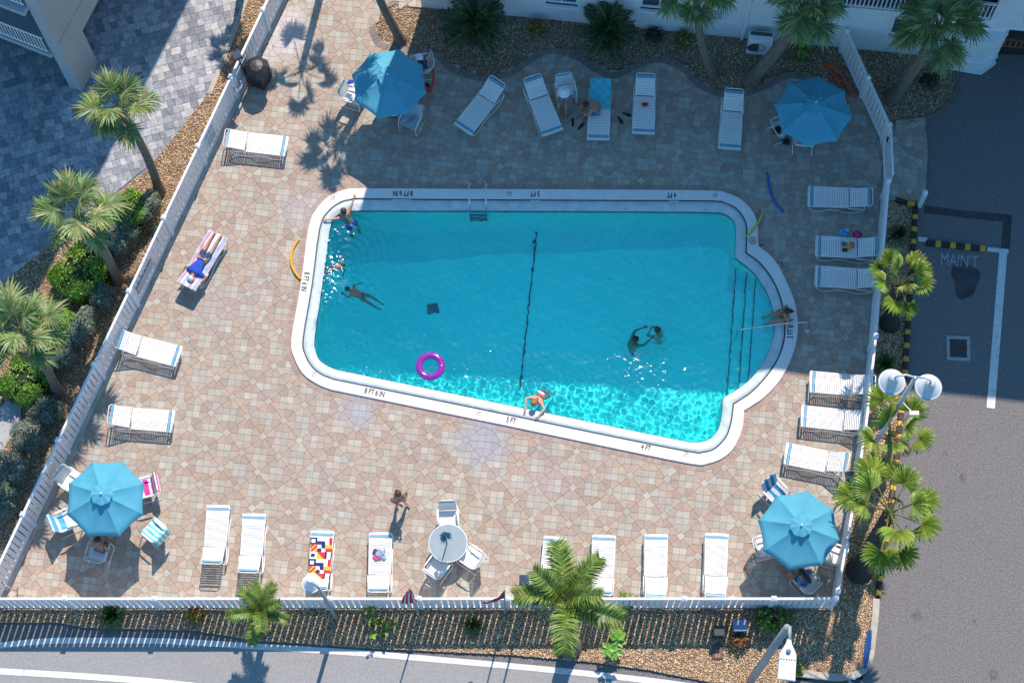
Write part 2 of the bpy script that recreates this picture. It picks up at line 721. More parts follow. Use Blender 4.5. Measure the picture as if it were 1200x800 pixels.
for a_ in ((405, 300, 1.0, 0.013), (415, 345, 0.6, 0.012), (750, 405, .6, 0.008), (770, 390, 0.5, 0.010), (627, 470, 0.6, 0.007), (395, 320, 0.6, 0.013, .15), (388, 345, .5, .012, .14)):
    splash(*a_)
V = np.c_[X.ravel(), Y.ravel(), Z.ravel() + WZ]
ny_, nx_ = X.shape
idx = np.arange(nx_ * ny_).reshape(ny_, nx_)
F = np.stack([idx[:-1, :-1], idx[:-1, 1:], idx[1:, 1:], idx[1:, :-1]], -1).reshape(-1, 4)
cc = V[F].mean(1)
wpoly = [(lerp(p, cen, -0.004).x, lerp(p, cen, -0.004).y) for p in ringW]
keep = inpoly(cc, wpoly)
# keep one ring more so that the surface tucks under the ledge
F = F[keep]
used = np.unique(F)
mp = -np.ones(len(V), int)
mp[used] = np.arange(len(used))
me = np_mesh('pool_water', V[used], mp[F], wm, smooth=True)
water = link('pool_water', me)
struct(water)
water.cycles.is_caustics_caster = True

# white flecks: splash foam by the swimmers, the rest blobs modelling sun glints
fleck_m = mat('white_foam_and_glints', (0.85, 0.88, 0.9), 0.25)
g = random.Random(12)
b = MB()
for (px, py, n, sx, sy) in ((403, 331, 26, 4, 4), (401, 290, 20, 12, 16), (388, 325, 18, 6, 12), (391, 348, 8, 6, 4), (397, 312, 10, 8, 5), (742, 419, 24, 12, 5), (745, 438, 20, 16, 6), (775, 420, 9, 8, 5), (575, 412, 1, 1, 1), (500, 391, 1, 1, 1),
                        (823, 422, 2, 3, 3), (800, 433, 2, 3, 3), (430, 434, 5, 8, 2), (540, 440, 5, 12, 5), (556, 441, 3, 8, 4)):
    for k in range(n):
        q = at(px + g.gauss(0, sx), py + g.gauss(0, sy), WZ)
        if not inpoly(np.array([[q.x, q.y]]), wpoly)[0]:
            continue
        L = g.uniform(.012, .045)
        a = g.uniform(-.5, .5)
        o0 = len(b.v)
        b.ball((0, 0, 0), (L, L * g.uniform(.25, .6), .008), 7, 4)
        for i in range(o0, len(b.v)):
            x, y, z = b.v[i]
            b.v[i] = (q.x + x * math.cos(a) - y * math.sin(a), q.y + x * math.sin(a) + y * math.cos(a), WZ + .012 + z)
foam = stuff(b.build('foam', fleck_m))  # holds the modelled glint flecks as well as the foam
tag(foam, 'white flecks of splash foam and modelled sun glints round the swimmers')
# ------------------------------------------------------------------ ground sheets
asphalt = mat('asphalt', (0.158, 0.150, 0.148), 0.9, var=0.42, scale=26, bump=0.006, bscale=60, dirt=0.3, dscale=0.3, dcol=(0.12, 0.115, 0.12))
road_m = mat('road_concrete', (0.27, 0.27, 0.265), 0.9, var=0.13, scale=16, bump=0.005, bscale=70, dirt=0.3, dscale=0.3, dcol=(0.2, 0.2, 0.2))
paint_w = mat('white_road_paint', (0.62, 0.62, 0.60), 0.7, var=0.10, scale=12, dirt=0.45, dscale=5, dcol=(0.25, 0.25, 0.25))
curb_m = mat('curb_concrete', (0.42, 0.39, 0.33), 0.85, var=0.15, scale=5, bump=0.004, bscale=30, dirt=0.5, dscale=2, dcol=(0.22, 0.20, 0.17))
soil = mat('bed_soil', (0.24, 0.17, 0.11), 0.95, var=0.3, scale=6, bump=0.02, bscale=18)
mortar = mat('joint_sand', (0.27, 0.215, 0.18), 0.95, var=0.2, scale=3)

o = slab('ground', [(-500, -400), (500, -400), (500, 600), (-500, 600)], -0.32, -0.30, mat('dry_earth', (0.16, 0.15, 0.12), 0.95, var=0.2, scale=0.4, bump=0.02, bscale=5), hole=[(lerp(a, c, .3).x, lerp(a, c, .3).y) for a, c in zip(ringO, ringS)])
struct(o)
o = ngon('parking_lot', W([(1010, 60), (1900, 80), (1900, 1500), (935, 1500), (925, 796), (1010, 796), (1024, 760), (1040, 600), (1060, 400), (1075, 200)], -0.12), -0.12, asphalt)
struct(o)
RZ = -0.14
o = ngon('road', W([(-400, 700), (300, 735), (700, 765), (936, 796), (936, 1500), (-400, 1500)], RZ), RZ, road_m)
struct(o)
# darker asphalt strip beside the bed
o = ngon('road_shoulder', W([(-50, 722), (70, 720), (225, 728), (300, 736), (450, 748), (600, 757), (700, 764), (762, 772), (850, 790), (934, 794), (934, 830), (840, 806), (785, 799), (700, 788), (600, 776), (450, 766), (382, 760), (300, 755), (225, 749), (140, 746), (100, 748), (50, 750), (0, 757), (-50, 764)], RZ + .004), RZ + 0.004, asphalt)
struct(o)


def stripe(name, pts, wpx, z, m, nseg=4):
    """painted line as a strip along photo pixels"""
    P = [at(x, y, z) for x, y in smooth_line(pts, nseg)]
    b = MB()
    L_, R_ = [], []
    for i, p in enumerate(P):
        t = (P[min(i + 1, len(P) - 1)] - P[max(i - 1, 0)]).normalized()
        nn = Vector((-t.y, t.x, 0)) * wpx / 2
        L_.append(p + nn)
        R_.append(p - nn)
    b.sheet([R_, L_])
    for i, f in enumerate(b.f):
        pass
    o = b.build(name, m)
    return struct(o)


stripe('road_edge_line', [(-40, 763), (0, 756), (50, 751), (100, 750), (200, 751), (300, 757), (382, 762), (450, 767), (600, 780), (700, 790), (785, 800), (860, 812)], 0.17, RZ + 0.009, paint_w)
stripe('road_lane_line', [(-40, 783), (0, 786), (100, 792), (200, 800), (300, 812)], 0.18, RZ + 0.009, paint_w)

# parking lot markings
stripe('parking_line', [(1176, 293), (1161, 478)], 0.24, -0.112, paint_w)
stripe('parking_line', [(1157, 292), (1182, 294.5)], 0.14, -0.108, paint_w)
stripe('parking_line', [(1076, 280), (1087, 281)], 0.15, -0.112, paint_w)
dark_strip_m = mat('dark_strip_mat', (0.055, 0.052, 0.055), 0.8, var=0.3, scale=6, bump=0.004, bscale=50)  # dark colour of the two strips forming an L on the asphalt
stripe('dark_strip', [(1083, 245), (1130, 251), (1185, 256)], 0.24, -0.115, dark_strip_m)
stripe('dark_strip', [(1181, 254), (1178, 292)], 0.26, -0.114, dark_strip_m)
# oil stain under the letters
b = MB()
c = at(1131, 327, -0.116)
pts = []
for i in range(40):
    a = 2 * math.pi * i / 40
    r_ = 0.40 + 0.05 * math.sin(3 * a + 1) + 0.03 * math.sin(5 * a)
    pts.append((c.x + r_ * 1.0 * math.cos(a), c.y + r_ * 1.5 * math.sin(a), -0.116))
b.add(pts, [tuple(range(40))])
struct(b.build('oil_stain', mat('oil_stain', (0.045, 0.042, 0.045), 0.6, var=0.5, scale=2)))
for (px, py, s_) in ((1068, 555, .1), (1128, 560, .11), (1075, 720, .14), (1164, 790, .14), (1142, 727, .05), (1107, 530, .07)):
    b = MB()
    c = at(px, py, -0.116)
    ph = random.random() * 6
    b.add([(c.x + s_ * (1 + .25 * math.sin(3 * a + ph)) * math.cos(a), c.y + s_ * 1.2 * (1 + .2 * math.sin(5 * a)) * math.sin(a), -0.116) for a in [2 * math.pi * i / 20 for i in range(20)]], [tuple(range(20))])
    struct(b.build('oil_stain', mat('oil_stain_faint', (0.115, 0.108, 0.105), 0.8, var=0.3, scale=9)))


def text(name, s_, size, loc, rot, m, parent=None, ext=0.0, sx=1.0, bold=0.0):
    cu = bpy.data.curves.new(name, 'FONT')
    cu.body = s_
    cu.size = size
    cu.extrude = ext
    cu.align_x = 'CENTER'
    cu.align_y = 'CENTER'
    cu.offset = bold
    t = bpy.data.objects.new('tmp_text', cu)
    COL.objects.link(t)
    dg = bpy.context.evaluated_depsgraph_get()
    me = bpy.data.meshes.new_from_object(t.evaluated_get(dg))
    bpy.data.objects.remove(t)
    me.materials.clear()
    me.materials.append(m)
    o = bpy.data.objects.new(name, me)
    COL.objects.link(o)
    if parent is not None:
        o.parent = parent
        loc = Vector(loc) - parent.location
    o.location = loc
    o.rotation_euler = (0, 0, rot)
    o.scale = (sx, 1, 1)
    return o


faded = mat('faded_paint', (0.34, 0.36, 0.38), 0.8, var=0.35, scale=14, dirt=0.7, dscale=7, dcol=(0.13, 0.13, 0.14))
o = text('parking_lettering', "MAIN'T", 0.58, at(1124, 306, -0.11), R(-6), faded, sx=0.60)
tag(struct(o), "the word MAIN'T painted in faded white letters on the dark asphalt")

# manhole / drain cover
t = thing('drain_cover', at(1123, 408, -0.12), 'square steel drain cover in a pale concrete frame set in the asphalt', 'drain cover', rz=R(-3))
b = MB()
for (x, y, w, d) in ((0, .33, .70, .10), (0, -.33, .70, .10), (-.30, 0, .10, .56), (.30, 0, .10, .56)):
    b.bbox((x, y, 0.004), (w, d, 0.03), b=0.006)
b.build('frame', mat('faded_concrete', (0.33, 0.34, 0.34), 0.9, var=0.2, scale=9), t)
b = MB()
b.bbox((0, 0, 0.004), (.49, .55, 0.02), b=0.004)
for i in range(9):
    b.box((-.2 + .05 * i, 0, 0.016), (.012, .46, .006))
b.build('cover_plate', mat('cast_iron', (0.06, 0.055, 0.055), 0.6, var=.3, scale=12, metal=.3), t)

# ------------------------------------------------------------------ regions
FL0px = (334, -5)
FL0, FL1 = at(334, -5), at(5, 690)                 # left fence foot
fl = (FL1 - FL0).normalized()
FLm1 = FL1 + fl * 1.2
FLm0 = FL0 - fl * 3
FB1 = at(972, 711)
deck_px = [(-5, 711.5), (971, 711.5), (993, 598), (1006, 517), (1018, 410), (1033, 232), (1035, 168), (1008, 110), (985, 100), (930, 84), (900, 95), (875, 105), (845, 107), (820, 95), (800, 75), (770, 66),
           (740, 75), (720, 85), (700, 78), (675, 62), (645, 56), (620, 66), (600, 81), (587, 85), (562, 88), (530, 77), (515, 62), (490, 57), (455, 52), (444, 45), (440, 30), (450, 11),
           (462, 5), (478, 7), (494, 8), (510, -120)]
deckP = [at(x, y) for x, y in deck_px] + [FLm0 - fl * 3, FLm0, FLm1]
deck_hole = [lerp(a, c, .3) for a, c in zip(ringO, ringS)]
deck = struct(slab('pool_deck', deckP, -0.15, -0.016, mortar, hole=deck_hole))
# strip of the same pavers outside the right fence
strip_px = [(1031, 232), (1035, 168), (1050, 141), (1085, 137), (1088, 180), (1084, 236), (1050, 234)]
side_path = struct(slab('side_path', W(strip_px), -0.15, -0.0165, mortar))

BZ = -0.06


def bed(name, px, z=BZ):
    return struct(slab(name, W(px, z), -0.2, z, soil)), [(p.x, p.y) for p in W(px, z)]


bed_top, bed_top_poly = bed('top_gravel_bed', [(444, 45), (440, 30), (450, 11), (462, 5), (478, 7), (494, 8), (600, 19), (985, 55), (1100, 66), (1110, 77), (1117, 75), (1122, 85), (1120, 107), (1107, 125), (1085, 136), (1050, 141),
                                               (1035, 168), (1008, 110), (985, 100), (930, 84), (900, 95), (875, 105), (845, 107), (820, 95), (800, 75), (770, 66), (740, 75), (720, 85), (700, 78), (675, 62), (645, 56), (620, 66),
                                               (600, 81), (587, 85), (562, 88), (530, 77), (515, 62), (490, 57), (455, 52)])
bed_bot, bed_bot_poly = bed('front_gravel_bed', [(-60, 712), (971, 712), (993, 598), (1006, 517), (1018, 410), (1033, 232), (1048, 233), (1073, 236), (1067, 330), (1058, 440), (1046, 560), (1035, 650), (1026, 702), (1022, 740), (1018, 768), (1008, 784), (990, 790), (928, 788), (925, 800), (890, 800), (837, 800), (762, 785), (700, 776), (600, 767), (450, 760), (300, 750), (225, 738), (100, 735), (70, 729), (0, 729), (-60, 732)], -0.07)
e0 = FLm0 + Vector((-0.05, 0, 0))
DZ = -0.07
bedl_px = [(290, -20), (290, 0), (245, 110), (182, 187), (172, 200), (135, 228), (105, 251), (0, 333), (-60, 380), (-60, 730), (-10, 722), (5, 692), (334, -5), (345, -30)]
bed_left, bed_left_poly = bed('side_gravel_bed', bedl_px, -0.07)

# concrete edges
def edge_strip(name, pts, w, z0, z1, m, nseg=3, parent=None):
    P = [at(x, y, z1) for x, y in smooth_line(pts, nseg)]
    b = MB()
    rows = []
    for i, p in enumerate(P):
        tt = (P[min(i + 1, len(P) - 1)] - P[max(i - 1, 0)]).normalized()
        nn = Vector((-tt.y, tt.x, 0)) * w / 2
        e = nn.normalized() * 0.012
        rows.append([p - nn + Vector((0, 0, z0 - z1)), p - nn + Vector((0, 0, -0.012)), p - nn + e, p + nn - e, p + nn + Vector((0, 0, -0.012)), p + nn + Vector((0, 0, z0 - z1))])
    b.sheet([list(c_) for c_ in zip(*rows)][::-1])
    b.add(rows[0], [tuple(range(6))])
    b.add(rows[-1], [tuple(reversed(range(6)))])
    return b.build(name, m, parent)


o = edge_strip('kerb', [(1027, 701), (1026, 720), (1023, 745), (1020, 768), (1012, 784), (1000, 791), (985, 793), (960, 791), (928, 787)], 0.20, -0.2, 0.02, curb_m, 3)
struct(o)
o = edge_strip('kerb', [(294, -15), (286, 5), (262, 68), (245, 110)], 0.16, -0.2, -0.03, curb_m, 3)
struct(o)
o = edge_strip('kerb', [(1117, 76), (1122, 88), (1120, 107), (1107, 125), (1085, 136.5), (1050, 141.5)], 0.10, -0.2, -0.02, mat('edging_brick', (0.16, 0.12, 0.10), 0.9, var=.2), 4)
struct(o)
# concrete mowing strip along the left fence foot, under the pavers' edge
o = edge_strip('fence_footing', [(334, -5), (163, 357), (5, 690)], 0.26, -0.15, 0.004, mat('pale_concrete', (0.50, 0.43, 0.36), 0.9, var=0.15, scale=3, dirt=.4), 2)
struct(o)
sidewalk = struct(slab('sidewalk', W([(-60, 470), (0, 477), (8, 469), (25, 475), (24, 492), (12, 514), (0, 532), (-60, 620)], -0.03), -0.2, -0.03, mat('sidewalk_concrete', (0.36, 0.37, 0.37), 0.9, var=0.1, scale=3, bump=.003)))

# ------------------------------------------------------------------ pavers
P_ = 0.54
LO = Vector((-8.43329752, 3.2928119 * -1, 0))
E1 = Vector((0.53658196, -0.06066137, 0))
E2 = Vector((-0.06066137, -0.53658196, 0))
paver_m = mat('paver_stone', (0.5, 0.4, 0.35), 0.85, var=0.10, scale=5, bump=0.002, bscale=70, tint=True, dirt=0.22, dscale=0.5, dcol=(0.33, 0.30, 0.30))


# old wet and mineral stains with shapes of their own
nt = paver_m.node_tree
bs = nt.nodes['Principled BSDF']
src = bs.inputs['Base Color'].links[0].from_socket
geo_ = nt.nodes.new('ShaderNodeNewGeometry')
nz_ = nt.nodes.new('ShaderNodeTexNoise')
nz_.inputs['Scale'].default_value = 2.2
nz_.inputs['Detail'].default_value = 7
nz_.inputs['Roughness'].default_value = .7
nt.links.new(geo_.outputs['Position'], nz_.inputs['Vector'])
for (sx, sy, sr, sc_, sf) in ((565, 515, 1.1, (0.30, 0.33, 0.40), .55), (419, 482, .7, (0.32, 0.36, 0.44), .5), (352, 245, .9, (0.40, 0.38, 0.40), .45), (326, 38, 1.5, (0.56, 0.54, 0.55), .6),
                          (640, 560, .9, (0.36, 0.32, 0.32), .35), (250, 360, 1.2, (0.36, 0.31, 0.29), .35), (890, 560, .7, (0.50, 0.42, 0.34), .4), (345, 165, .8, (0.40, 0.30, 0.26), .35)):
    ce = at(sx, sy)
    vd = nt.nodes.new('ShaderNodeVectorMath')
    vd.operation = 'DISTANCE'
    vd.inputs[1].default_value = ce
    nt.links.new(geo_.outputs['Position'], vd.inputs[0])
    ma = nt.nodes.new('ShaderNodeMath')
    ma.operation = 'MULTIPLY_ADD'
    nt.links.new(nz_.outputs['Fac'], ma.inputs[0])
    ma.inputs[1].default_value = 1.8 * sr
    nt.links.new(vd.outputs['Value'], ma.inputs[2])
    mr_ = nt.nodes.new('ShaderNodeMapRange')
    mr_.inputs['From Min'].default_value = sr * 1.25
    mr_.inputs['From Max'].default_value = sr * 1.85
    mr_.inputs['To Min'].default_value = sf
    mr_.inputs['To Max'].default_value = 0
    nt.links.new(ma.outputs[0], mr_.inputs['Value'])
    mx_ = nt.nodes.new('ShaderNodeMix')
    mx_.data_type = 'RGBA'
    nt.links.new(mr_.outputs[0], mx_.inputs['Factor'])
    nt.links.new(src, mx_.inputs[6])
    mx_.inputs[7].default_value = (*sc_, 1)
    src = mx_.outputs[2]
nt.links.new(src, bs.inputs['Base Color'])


def cell_polys(i, j):
    c = LO + E1 * i + E2 * j
    out = []
    if (i + j) % 2 == 0:
        q = 0.369
        for a in (-1, 1):
            for b_ in (-1, 1):
                pl = [(0, 0), (a * q, 0), (a * q, b_ * q), (0, b_ * q)]
                out.append(('square', pl))
    else:
        d = 0.245
        out.append(('diamond', [(d, 0), (0, d), (-d, 0), (0, -d)]))
        base = [(.245, 0), (.631, 0), (.631, .369), (.5, .5), (.1225, .1225)]
        mir = [(y, x) for x, y in base]
        for k in range(4):
            ca, sa = (1, 0, -1, 0)[k], (0, 1, 0, -1)[k]
            for pl in (base, mir):
                out.append(('wedge', [(x * ca - y * sa, x * sa + y * ca) for x, y in pl]))
    return c, out


def shrink(pl, g, P=P_):
    """convex polygon, in metres, each edge moved in by g"""
    a = sum(pl[i][0] * pl[(i + 1) % len(pl)][1] - pl[(i + 1) % len(pl)][0] * pl[i][1] for i in range(len(pl)))
    if a < 0:
        pl = pl[::-1]
    n = len(pl)
    lines = []
    for i in range(n):
        x1, y1 = pl[i]
        x2, y2 = pl[(i + 1) % n]
        dx, dy = x2 - x1, y2 - y1
        L_ = math.hypot(dx, dy)
        nx, ny = -dy / L_, dx / L_
        lines.append((x1 + nx * g, y1 + ny * g, dx / L_, dy / L_))
    out = []
    for i in range(n):
        x1, y1, dx1, dy1 = lines[i - 1]
        x2, y2, dx2, dy2 = lines[i]
        det = dx1 * dy2 - dy1 * dx2
        if abs(det) < 1e-6:
            out.append((x2, y2))
            continue
        t_ = ((x2 - x1) * dy2 - (y2 - y1) * dx2) / det
        out.append((x1 + dx1 * t_, y1 + dy1 * t_))
    return out


def paver_geo(b, pl, cx, cy, z, col, g=0.003, bev=0.0035, th=0.03):
    """pl in metres around (cx, cy)"""
    A = shrink(pl, g)
    B = shrink(A, bev)
    n = len(A)
    vs = [(cx + x, cy + y, z - th) for x, y in A] + [(cx + x, cy + y, z - bev * .7) for x, y in A] + [(cx + x, cy + y, z) for x, y in B]
    fs = [tuple(range(2 * n, 3 * n))]
    for l in (0, n):
        fs += [(l + i, l + (i + 1) % n, l + n + (i + 1) % n, l + n + i) for i in range(n)]
    k_ = random.uniform(.93, 1.07)
    b.col = tuple(c_ * k_ for c_ in col)
    b.add(vs, fs)


cream = [(0.391, 0.362, 0.302), (0.362, 0.337, 0.28), (0.412, 0.384, 0.323), (0.37, 0.351, 0.302), (0.384, 0.341, 0.283)]
pink = [(0.362, 0.28, 0.222), (0.343, 0.264, 0.208), (0.374, 0.301, 0.243), (0.335, 0.26, 0.21), (0.374, 0.288, 0.218), (0.347, 0.288, 0.239), (0.386, 0.33, 0.26), (0.359, 0.284, 0.231)]


def clip(pl, A, B):
    """convex polygon cut to the left of the line A -> B"""
    out = []
    n = len(pl)
    f = lambda p: (B[0] - A[0]) * (p[1] - A[1]) - (B[1] - A[1]) * (p[0] - A[0])
    for i in range(n):
        p, q = pl[i], pl[(i + 1) % n]
        fp, fq = f(p), f(q)
        if fp >= 0:
            out.append(p)
        if (fp >= 0) != (fq >= 0):
            t_ = fp / (fp - fq)
            out.append((p[0] + (q[0] - p[0]) * t_, p[1] + (q[1] - p[1]) * t_))
    return out


def area(pl):
    return 0.5 * sum(pl[i][0] * pl[(i + 1) % len(pl)][1] - pl[(i + 1) % len(pl)][0] * pl[i][1] for i in range(len(pl)))


def cut(pc, wl, lines):
    """cut a stone to the lines, return (centre, local polygon, was it cut) or None"""
    if area(wl) < 0:
        wl = wl[::-1]
    g = [(pc.x + x, pc.y + y) for x, y in wl]
    touched = False
    for A, B in lines:
        h = clip(g, A, B)
        if len(h) < 3:
            return None
        if len(h) != len(g) or any(abs(a[0] - c[0]) + abs(a[1] - c[1]) > 1e-6 for a, c in zip(g, h)):
            touched = True
        g = h
    # drop near-duplicate points
    k = [p for i, p in enumerate(g) if math.hypot(p[0] - g[i - 1][0], p[1] - g[i - 1][1]) > 0.012]
    if len(k) < 3 or area(k) < 0.0025:
        return None
    cx, cy = sum(p[0] for p in k) / len(k), sum(p[1] for p in k) / len(k)
    if not touched:
        return pc, wl, False
    return Vector((cx, cy, 0)), [(x - cx, y - cy) for x, y in k], True


def hull_lines(px, h=0.0):
    P = [at(x, y, h) for x, y in px]
    if sum(P[i].x * P[(i + 1) % len(P)].y - P[(i + 1) % len(P)].x * P[i].y for i in range(len(P))) < 0:
        P = P[::-1]
    return [((P[i].x, P[i].y), (P[(i + 1) % len(P)].x, P[(i + 1) % len(P)].y)) for i in range(len(P))]


def pick(kind, p):
    r_ = random.random()
    if kind in ('square', 'diamond'):
        return random.choice(cream) if r_ < 0.94 else random.choice(pink)
    # more pale stones at the right, near the steps
    pr = 0.07 + 0.22 * max(0.0, min(1.0, (p.x - 4.5) / 3)) * (1 if p.y < 0 else 0.3)
    return random.choice(cream) if r_ < pr else random.choice(pink)


deck_xy = [(p.x, p.y) for p in deckP]
strip_xy = [(p.x, p.y) for p in W(strip_px)]
hole_xy = [(p.x, p.y) for p in deck_hole]
cells = []
for i in range(-40, 80):
    for j in range(-60, 40):
        c, pls = cell_polys(i, j)
        if abs(c.x) > 18 or c.y > 13 or c.y < -9.8:
            continue
        cells.append((c, pls))
allp = []
ue1, ue2 = E1, E2
for c, pls in cells:
    for kind, pl in pls:
        cxl = sum(p[0] for p in pl) / len(pl)
        cyl = sum(p[1] for p in pl) / len(pl)
        pc = c + E1 * cxl + E2 * cyl
        # polygon in world metres round its own centre
        wl = []
        for (x, y) in pl:
            q = E1 * (x - cxl) + E2 * (y - cyl)
            wl.append((q.x, q.y))
        allp.append((pc, kind, wl))
PC = np.array([(p.x, p.y) for p, _, _ in allp])
ind = inpoly(PC, deck_xy) & ~inpoly(PC, hole_xy)
ins = inpoly(PC, strip_xy)
deck_lines = hull_lines([(FL0px[0], FL0px[1]), (5, 690), (-5.4, 711.5), (971, 711.5), (993, 598), (1006, 517), (1018, 410), (1033, 232), (1036, 160), (1036, -400), (540, -400)])
strip_lines = hull_lines([(1033, 234), (1036, 168), (1050, 141), (1085, 137), (1087, 170), (1085, 236)])
big = [tuple(p) for p in deck_xy]
for k in range(len(allp)):
    pc, kind, wl = allp[k]
    near = ind[k] or ins[k] or inpoly(np.array([(pc.x + d0, pc.y + d1) for d0 in (-.2, .2) for d1 in (-.2, .2)]), deck_xy).any()
    if not near or (not ind[k] and not ins[k] and (pc.y > 6.5 or inpoly(PC[k:k + 1], hole_xy)[0])):
        allp[k] = (pc, kind, None)
        continue
    if not ins[k]:
        r_ = cut(pc, wl, deck_lines)
        ind[k] = r_ is not None
    else:
        r_ = cut(pc, wl, strip_lines)
        ins[k] = r_ is not None
    allp[k] = (r_[0], kind, r_[1]) if r_ else (pc, kind, None)
order = [k for k in range(len(allp)) if ind[k] and allp[k][2]]
order.sort(key=lambda k: (allp[k][0] - CAM).length)
singles = set(order[:300])
shared = {}
b = MB()
b2 = MB()
for k, (pc, kind, wl) in enumerate(allp):
    if wl is None or not (ind[k] or ins[k]):
        continue
    dz = random.uniform(-0.0025, 0.0015)
    if k in singles:
        key = (kind, tuple((round(x, 3), round(y, 3)) for x, y in wl), random.randrange(3))
        if key not in shared:
            m1 = MB()
            paver_geo(m1, wl, 0, 0, 0, pick(kind, pc))
            shared[key] = m1.mesh('paver', paver_m)
        link('paver', shared[key], deck, (pc.x, pc.y, dz))
    elif ind[k]:
        paver_geo(b, wl, pc.x, pc.y, dz, pick(kind, pc))
    else:
        paver_geo(b2, wl, pc.x, pc.y, dz, pick(kind, pc))
stuff(b.build('pavers', paver_m, deck))
stuff(b2.build('pavers', paver_m, side_path))

# brick borders round the pool and the planting bed
def border(P, closed, w, z, cols, ln=0.11, parent=None, name='border_bricks', inward=1):
    b = MB()
    n = len(P)
    seg = range(n if closed else n - 1)
    # resample
    pts = []
    acc = 0.0
    tot = [P[0]]
    for i in seg:
        a, c = P[i], P[(i + 1) % n]
        L_ = (c - a).length
        while acc + 1e-9 < L_:
            pts.append((lerp(a, c, acc / L_), (c - a).normalized()))
            acc += ln
        acc -= L_
    for (p, tt), (q, t2) in zip(pts, pts[1:] + ([pts[0]] if closed else [])):
        n1 = Vector((-tt.y, tt.x, 0)) * w * inward
        n2 = Vector((-t2.y, t2.x, 0)) * w * inward
        mid = (p + q + p + n1 + q + n2) / 4
        quad = [(v.x - mid.x, v.y - mid.y) for v in (p, q, q + n2, p + n1)]
        paver_geo(b, quad, mid.x, mid.y, z + random.uniform(-.001, .001), random.choice(cols), g=0.004, bev=0.004, th=0.02)
    return stuff(b.build(name, paver_m, parent))


# ringO winding: find the outward side
c0 = sum((p for p in ringO), Vector()) / len(ringO)
def out_ring(d):
    res = []
    n = len(ringO)
    for i in range(n):
        tt = (ringO[(i + 1) % n] - ringO[i - 1]).normalized()
        nn = Vector((tt.y, -tt.x, 0))
        if i == 0:
            global SGN
            SGN = 1 if (ringO[0] + nn * .1 - c0).length > (ringO[0] - c0).length else -1
        res.append(ringO[i] + nn * d * SGN)
    return res


bo = out_ring(-0.02)
border(bo, True, 0.20, 0.005, [(0.345, 0.25, 0.205), (0.32, 0.235, 0.19), (0.37, 0.275, 0.23)], parent=deck, inward=-SGN)
bedge = W([(440, 30), (444, 45), (455, 52), (490, 57), (515, 62), (530, 77), (562, 88), (587, 85), (600, 81), (620, 66), (645, 56), (675, 62), (700, 78), (720, 85), (740, 75), (770, 66), (800, 75), (820, 95), (845, 107), (875, 105), (900, 95), (930, 84), (985, 100), (1008, 110)])
bedge = [Vector(p) for p in smooth_line([tuple(p) for p in bedge], 3)]
border(bedge, False, 0.22, 0.006, [(0.20, 0.165, 0.15), (0.18, 0.15, 0.14), (0.23, 0.185, 0.16)], parent=deck, inward=-1)

# driveway of grey-blue stones
drive_px = [(290, -20), (290, 0), (245, 110), (182, 187), (172, 200), (135, 228), (105, 251), (0, 333), (-60, 380), (-200, 300), (-200, -200), (290, -200)]
drv = W(drive_px, -0.06)
driveway = struct(slab('driveway', drv, -0.2, -0.095, mat('drive_joint', (0.17, 0.18, 0.20), 0.95)))
dxy = [(p.x, p.y) for p in drv]
stone_m = mat('drive_stone', (0.3, 0.3, 0.3), 0.8, var=0.25, scale=9, bump=0.004, bscale=30, tint=True)
ang = R(17)
ca, sa = math.cos(ang), math.sin(ang)
stones = []
org = at(100, 150)
v = -14.0
while v < 14:
    u = -16.0 + random.random()
    while u < 14:
        w_ = random.choice((0.16, 0.24, 0.32, .24, .20))
        stones.append((u + w_ / 2, v + 0.12, w_))
        u += w_
    v += 0.24
S = np.array([(org.x + u * ca - v * sa, org.y + u * sa + v * ca) for u, v, w_ in stones])
dlines = hull_lines([(290, -400), (290, 0), (245, 110), (182, 187), (105, 251), (0, 333), (-400, 646), (-400, -400)], -0.06)
Sx = np.array([(s0[0], s0[1]) for s0 in S])
ok = np.array([any(inpoly(np.array([(x + d0, y + d1) for d0 in (-.15, .15) for d1 in (-.15, .15)]), dxy)) for x, y in Sx]) & (S[:, 0] > -17.0) & (S[:, 1] < 13)
greys = [(0.292, 0.306, 0.332), (0.224, 0.238, 0.266), (0.361, 0.374, 0.382), (0.258, 0.272, 0.307), (0.327, 0.34, 0.365), (0.189, 0.204, 0.232), (0.396, 0.399, 0.398)]
lst = [k for k in range(len(stones)) if ok[k]]
lst.sort(key=lambda k: (Vector((S[k][0], S[k][1], 0)) - CAM).length)
sh = {}
b = MB()
for n_, k in enumerate(lst):
    w_ = stones[k][2]
    quad = [(-w_ / 2, -.12), (w_ / 2, -.12), (w_ / 2, .12), (-w_ / 2, .12)]
    dz = random.uniform(-.004, .003) - 0.065
    q2 = [(x * ca - y * sa, x * sa + y * ca) for x, y in quad]
    r_ = cut(Vector((S[k][0], S[k][1], 0)), q2, dlines)
    if r_ is None:
        continue
    if r_[2]:
        paver_geo(b, r_[1], r_[0].x, r_[0].y, dz, random.choice(greys), g=.003, bev=.006, th=.04)
        continue
    if n_ < 300:
        key = (w_, random.randrange(6))
        if key not in sh:
            m1 = MB()
            paver_geo(m1, quad, 0, 0, 0, greys[key[1]], g=.003, bev=.006, th=.04)
            sh[key] = m1.mesh('paver', stone_m)
        link('paver', sh[key], driveway, (S[k][0], S[k][1], dz), ang)
    else:
        paver_geo(b, q2, S[k][0], S[k][1], dz, random.choice(greys), g=.003, bev=.006, th=.04)
stuff(b.build('pavers', stone_m, driveway))

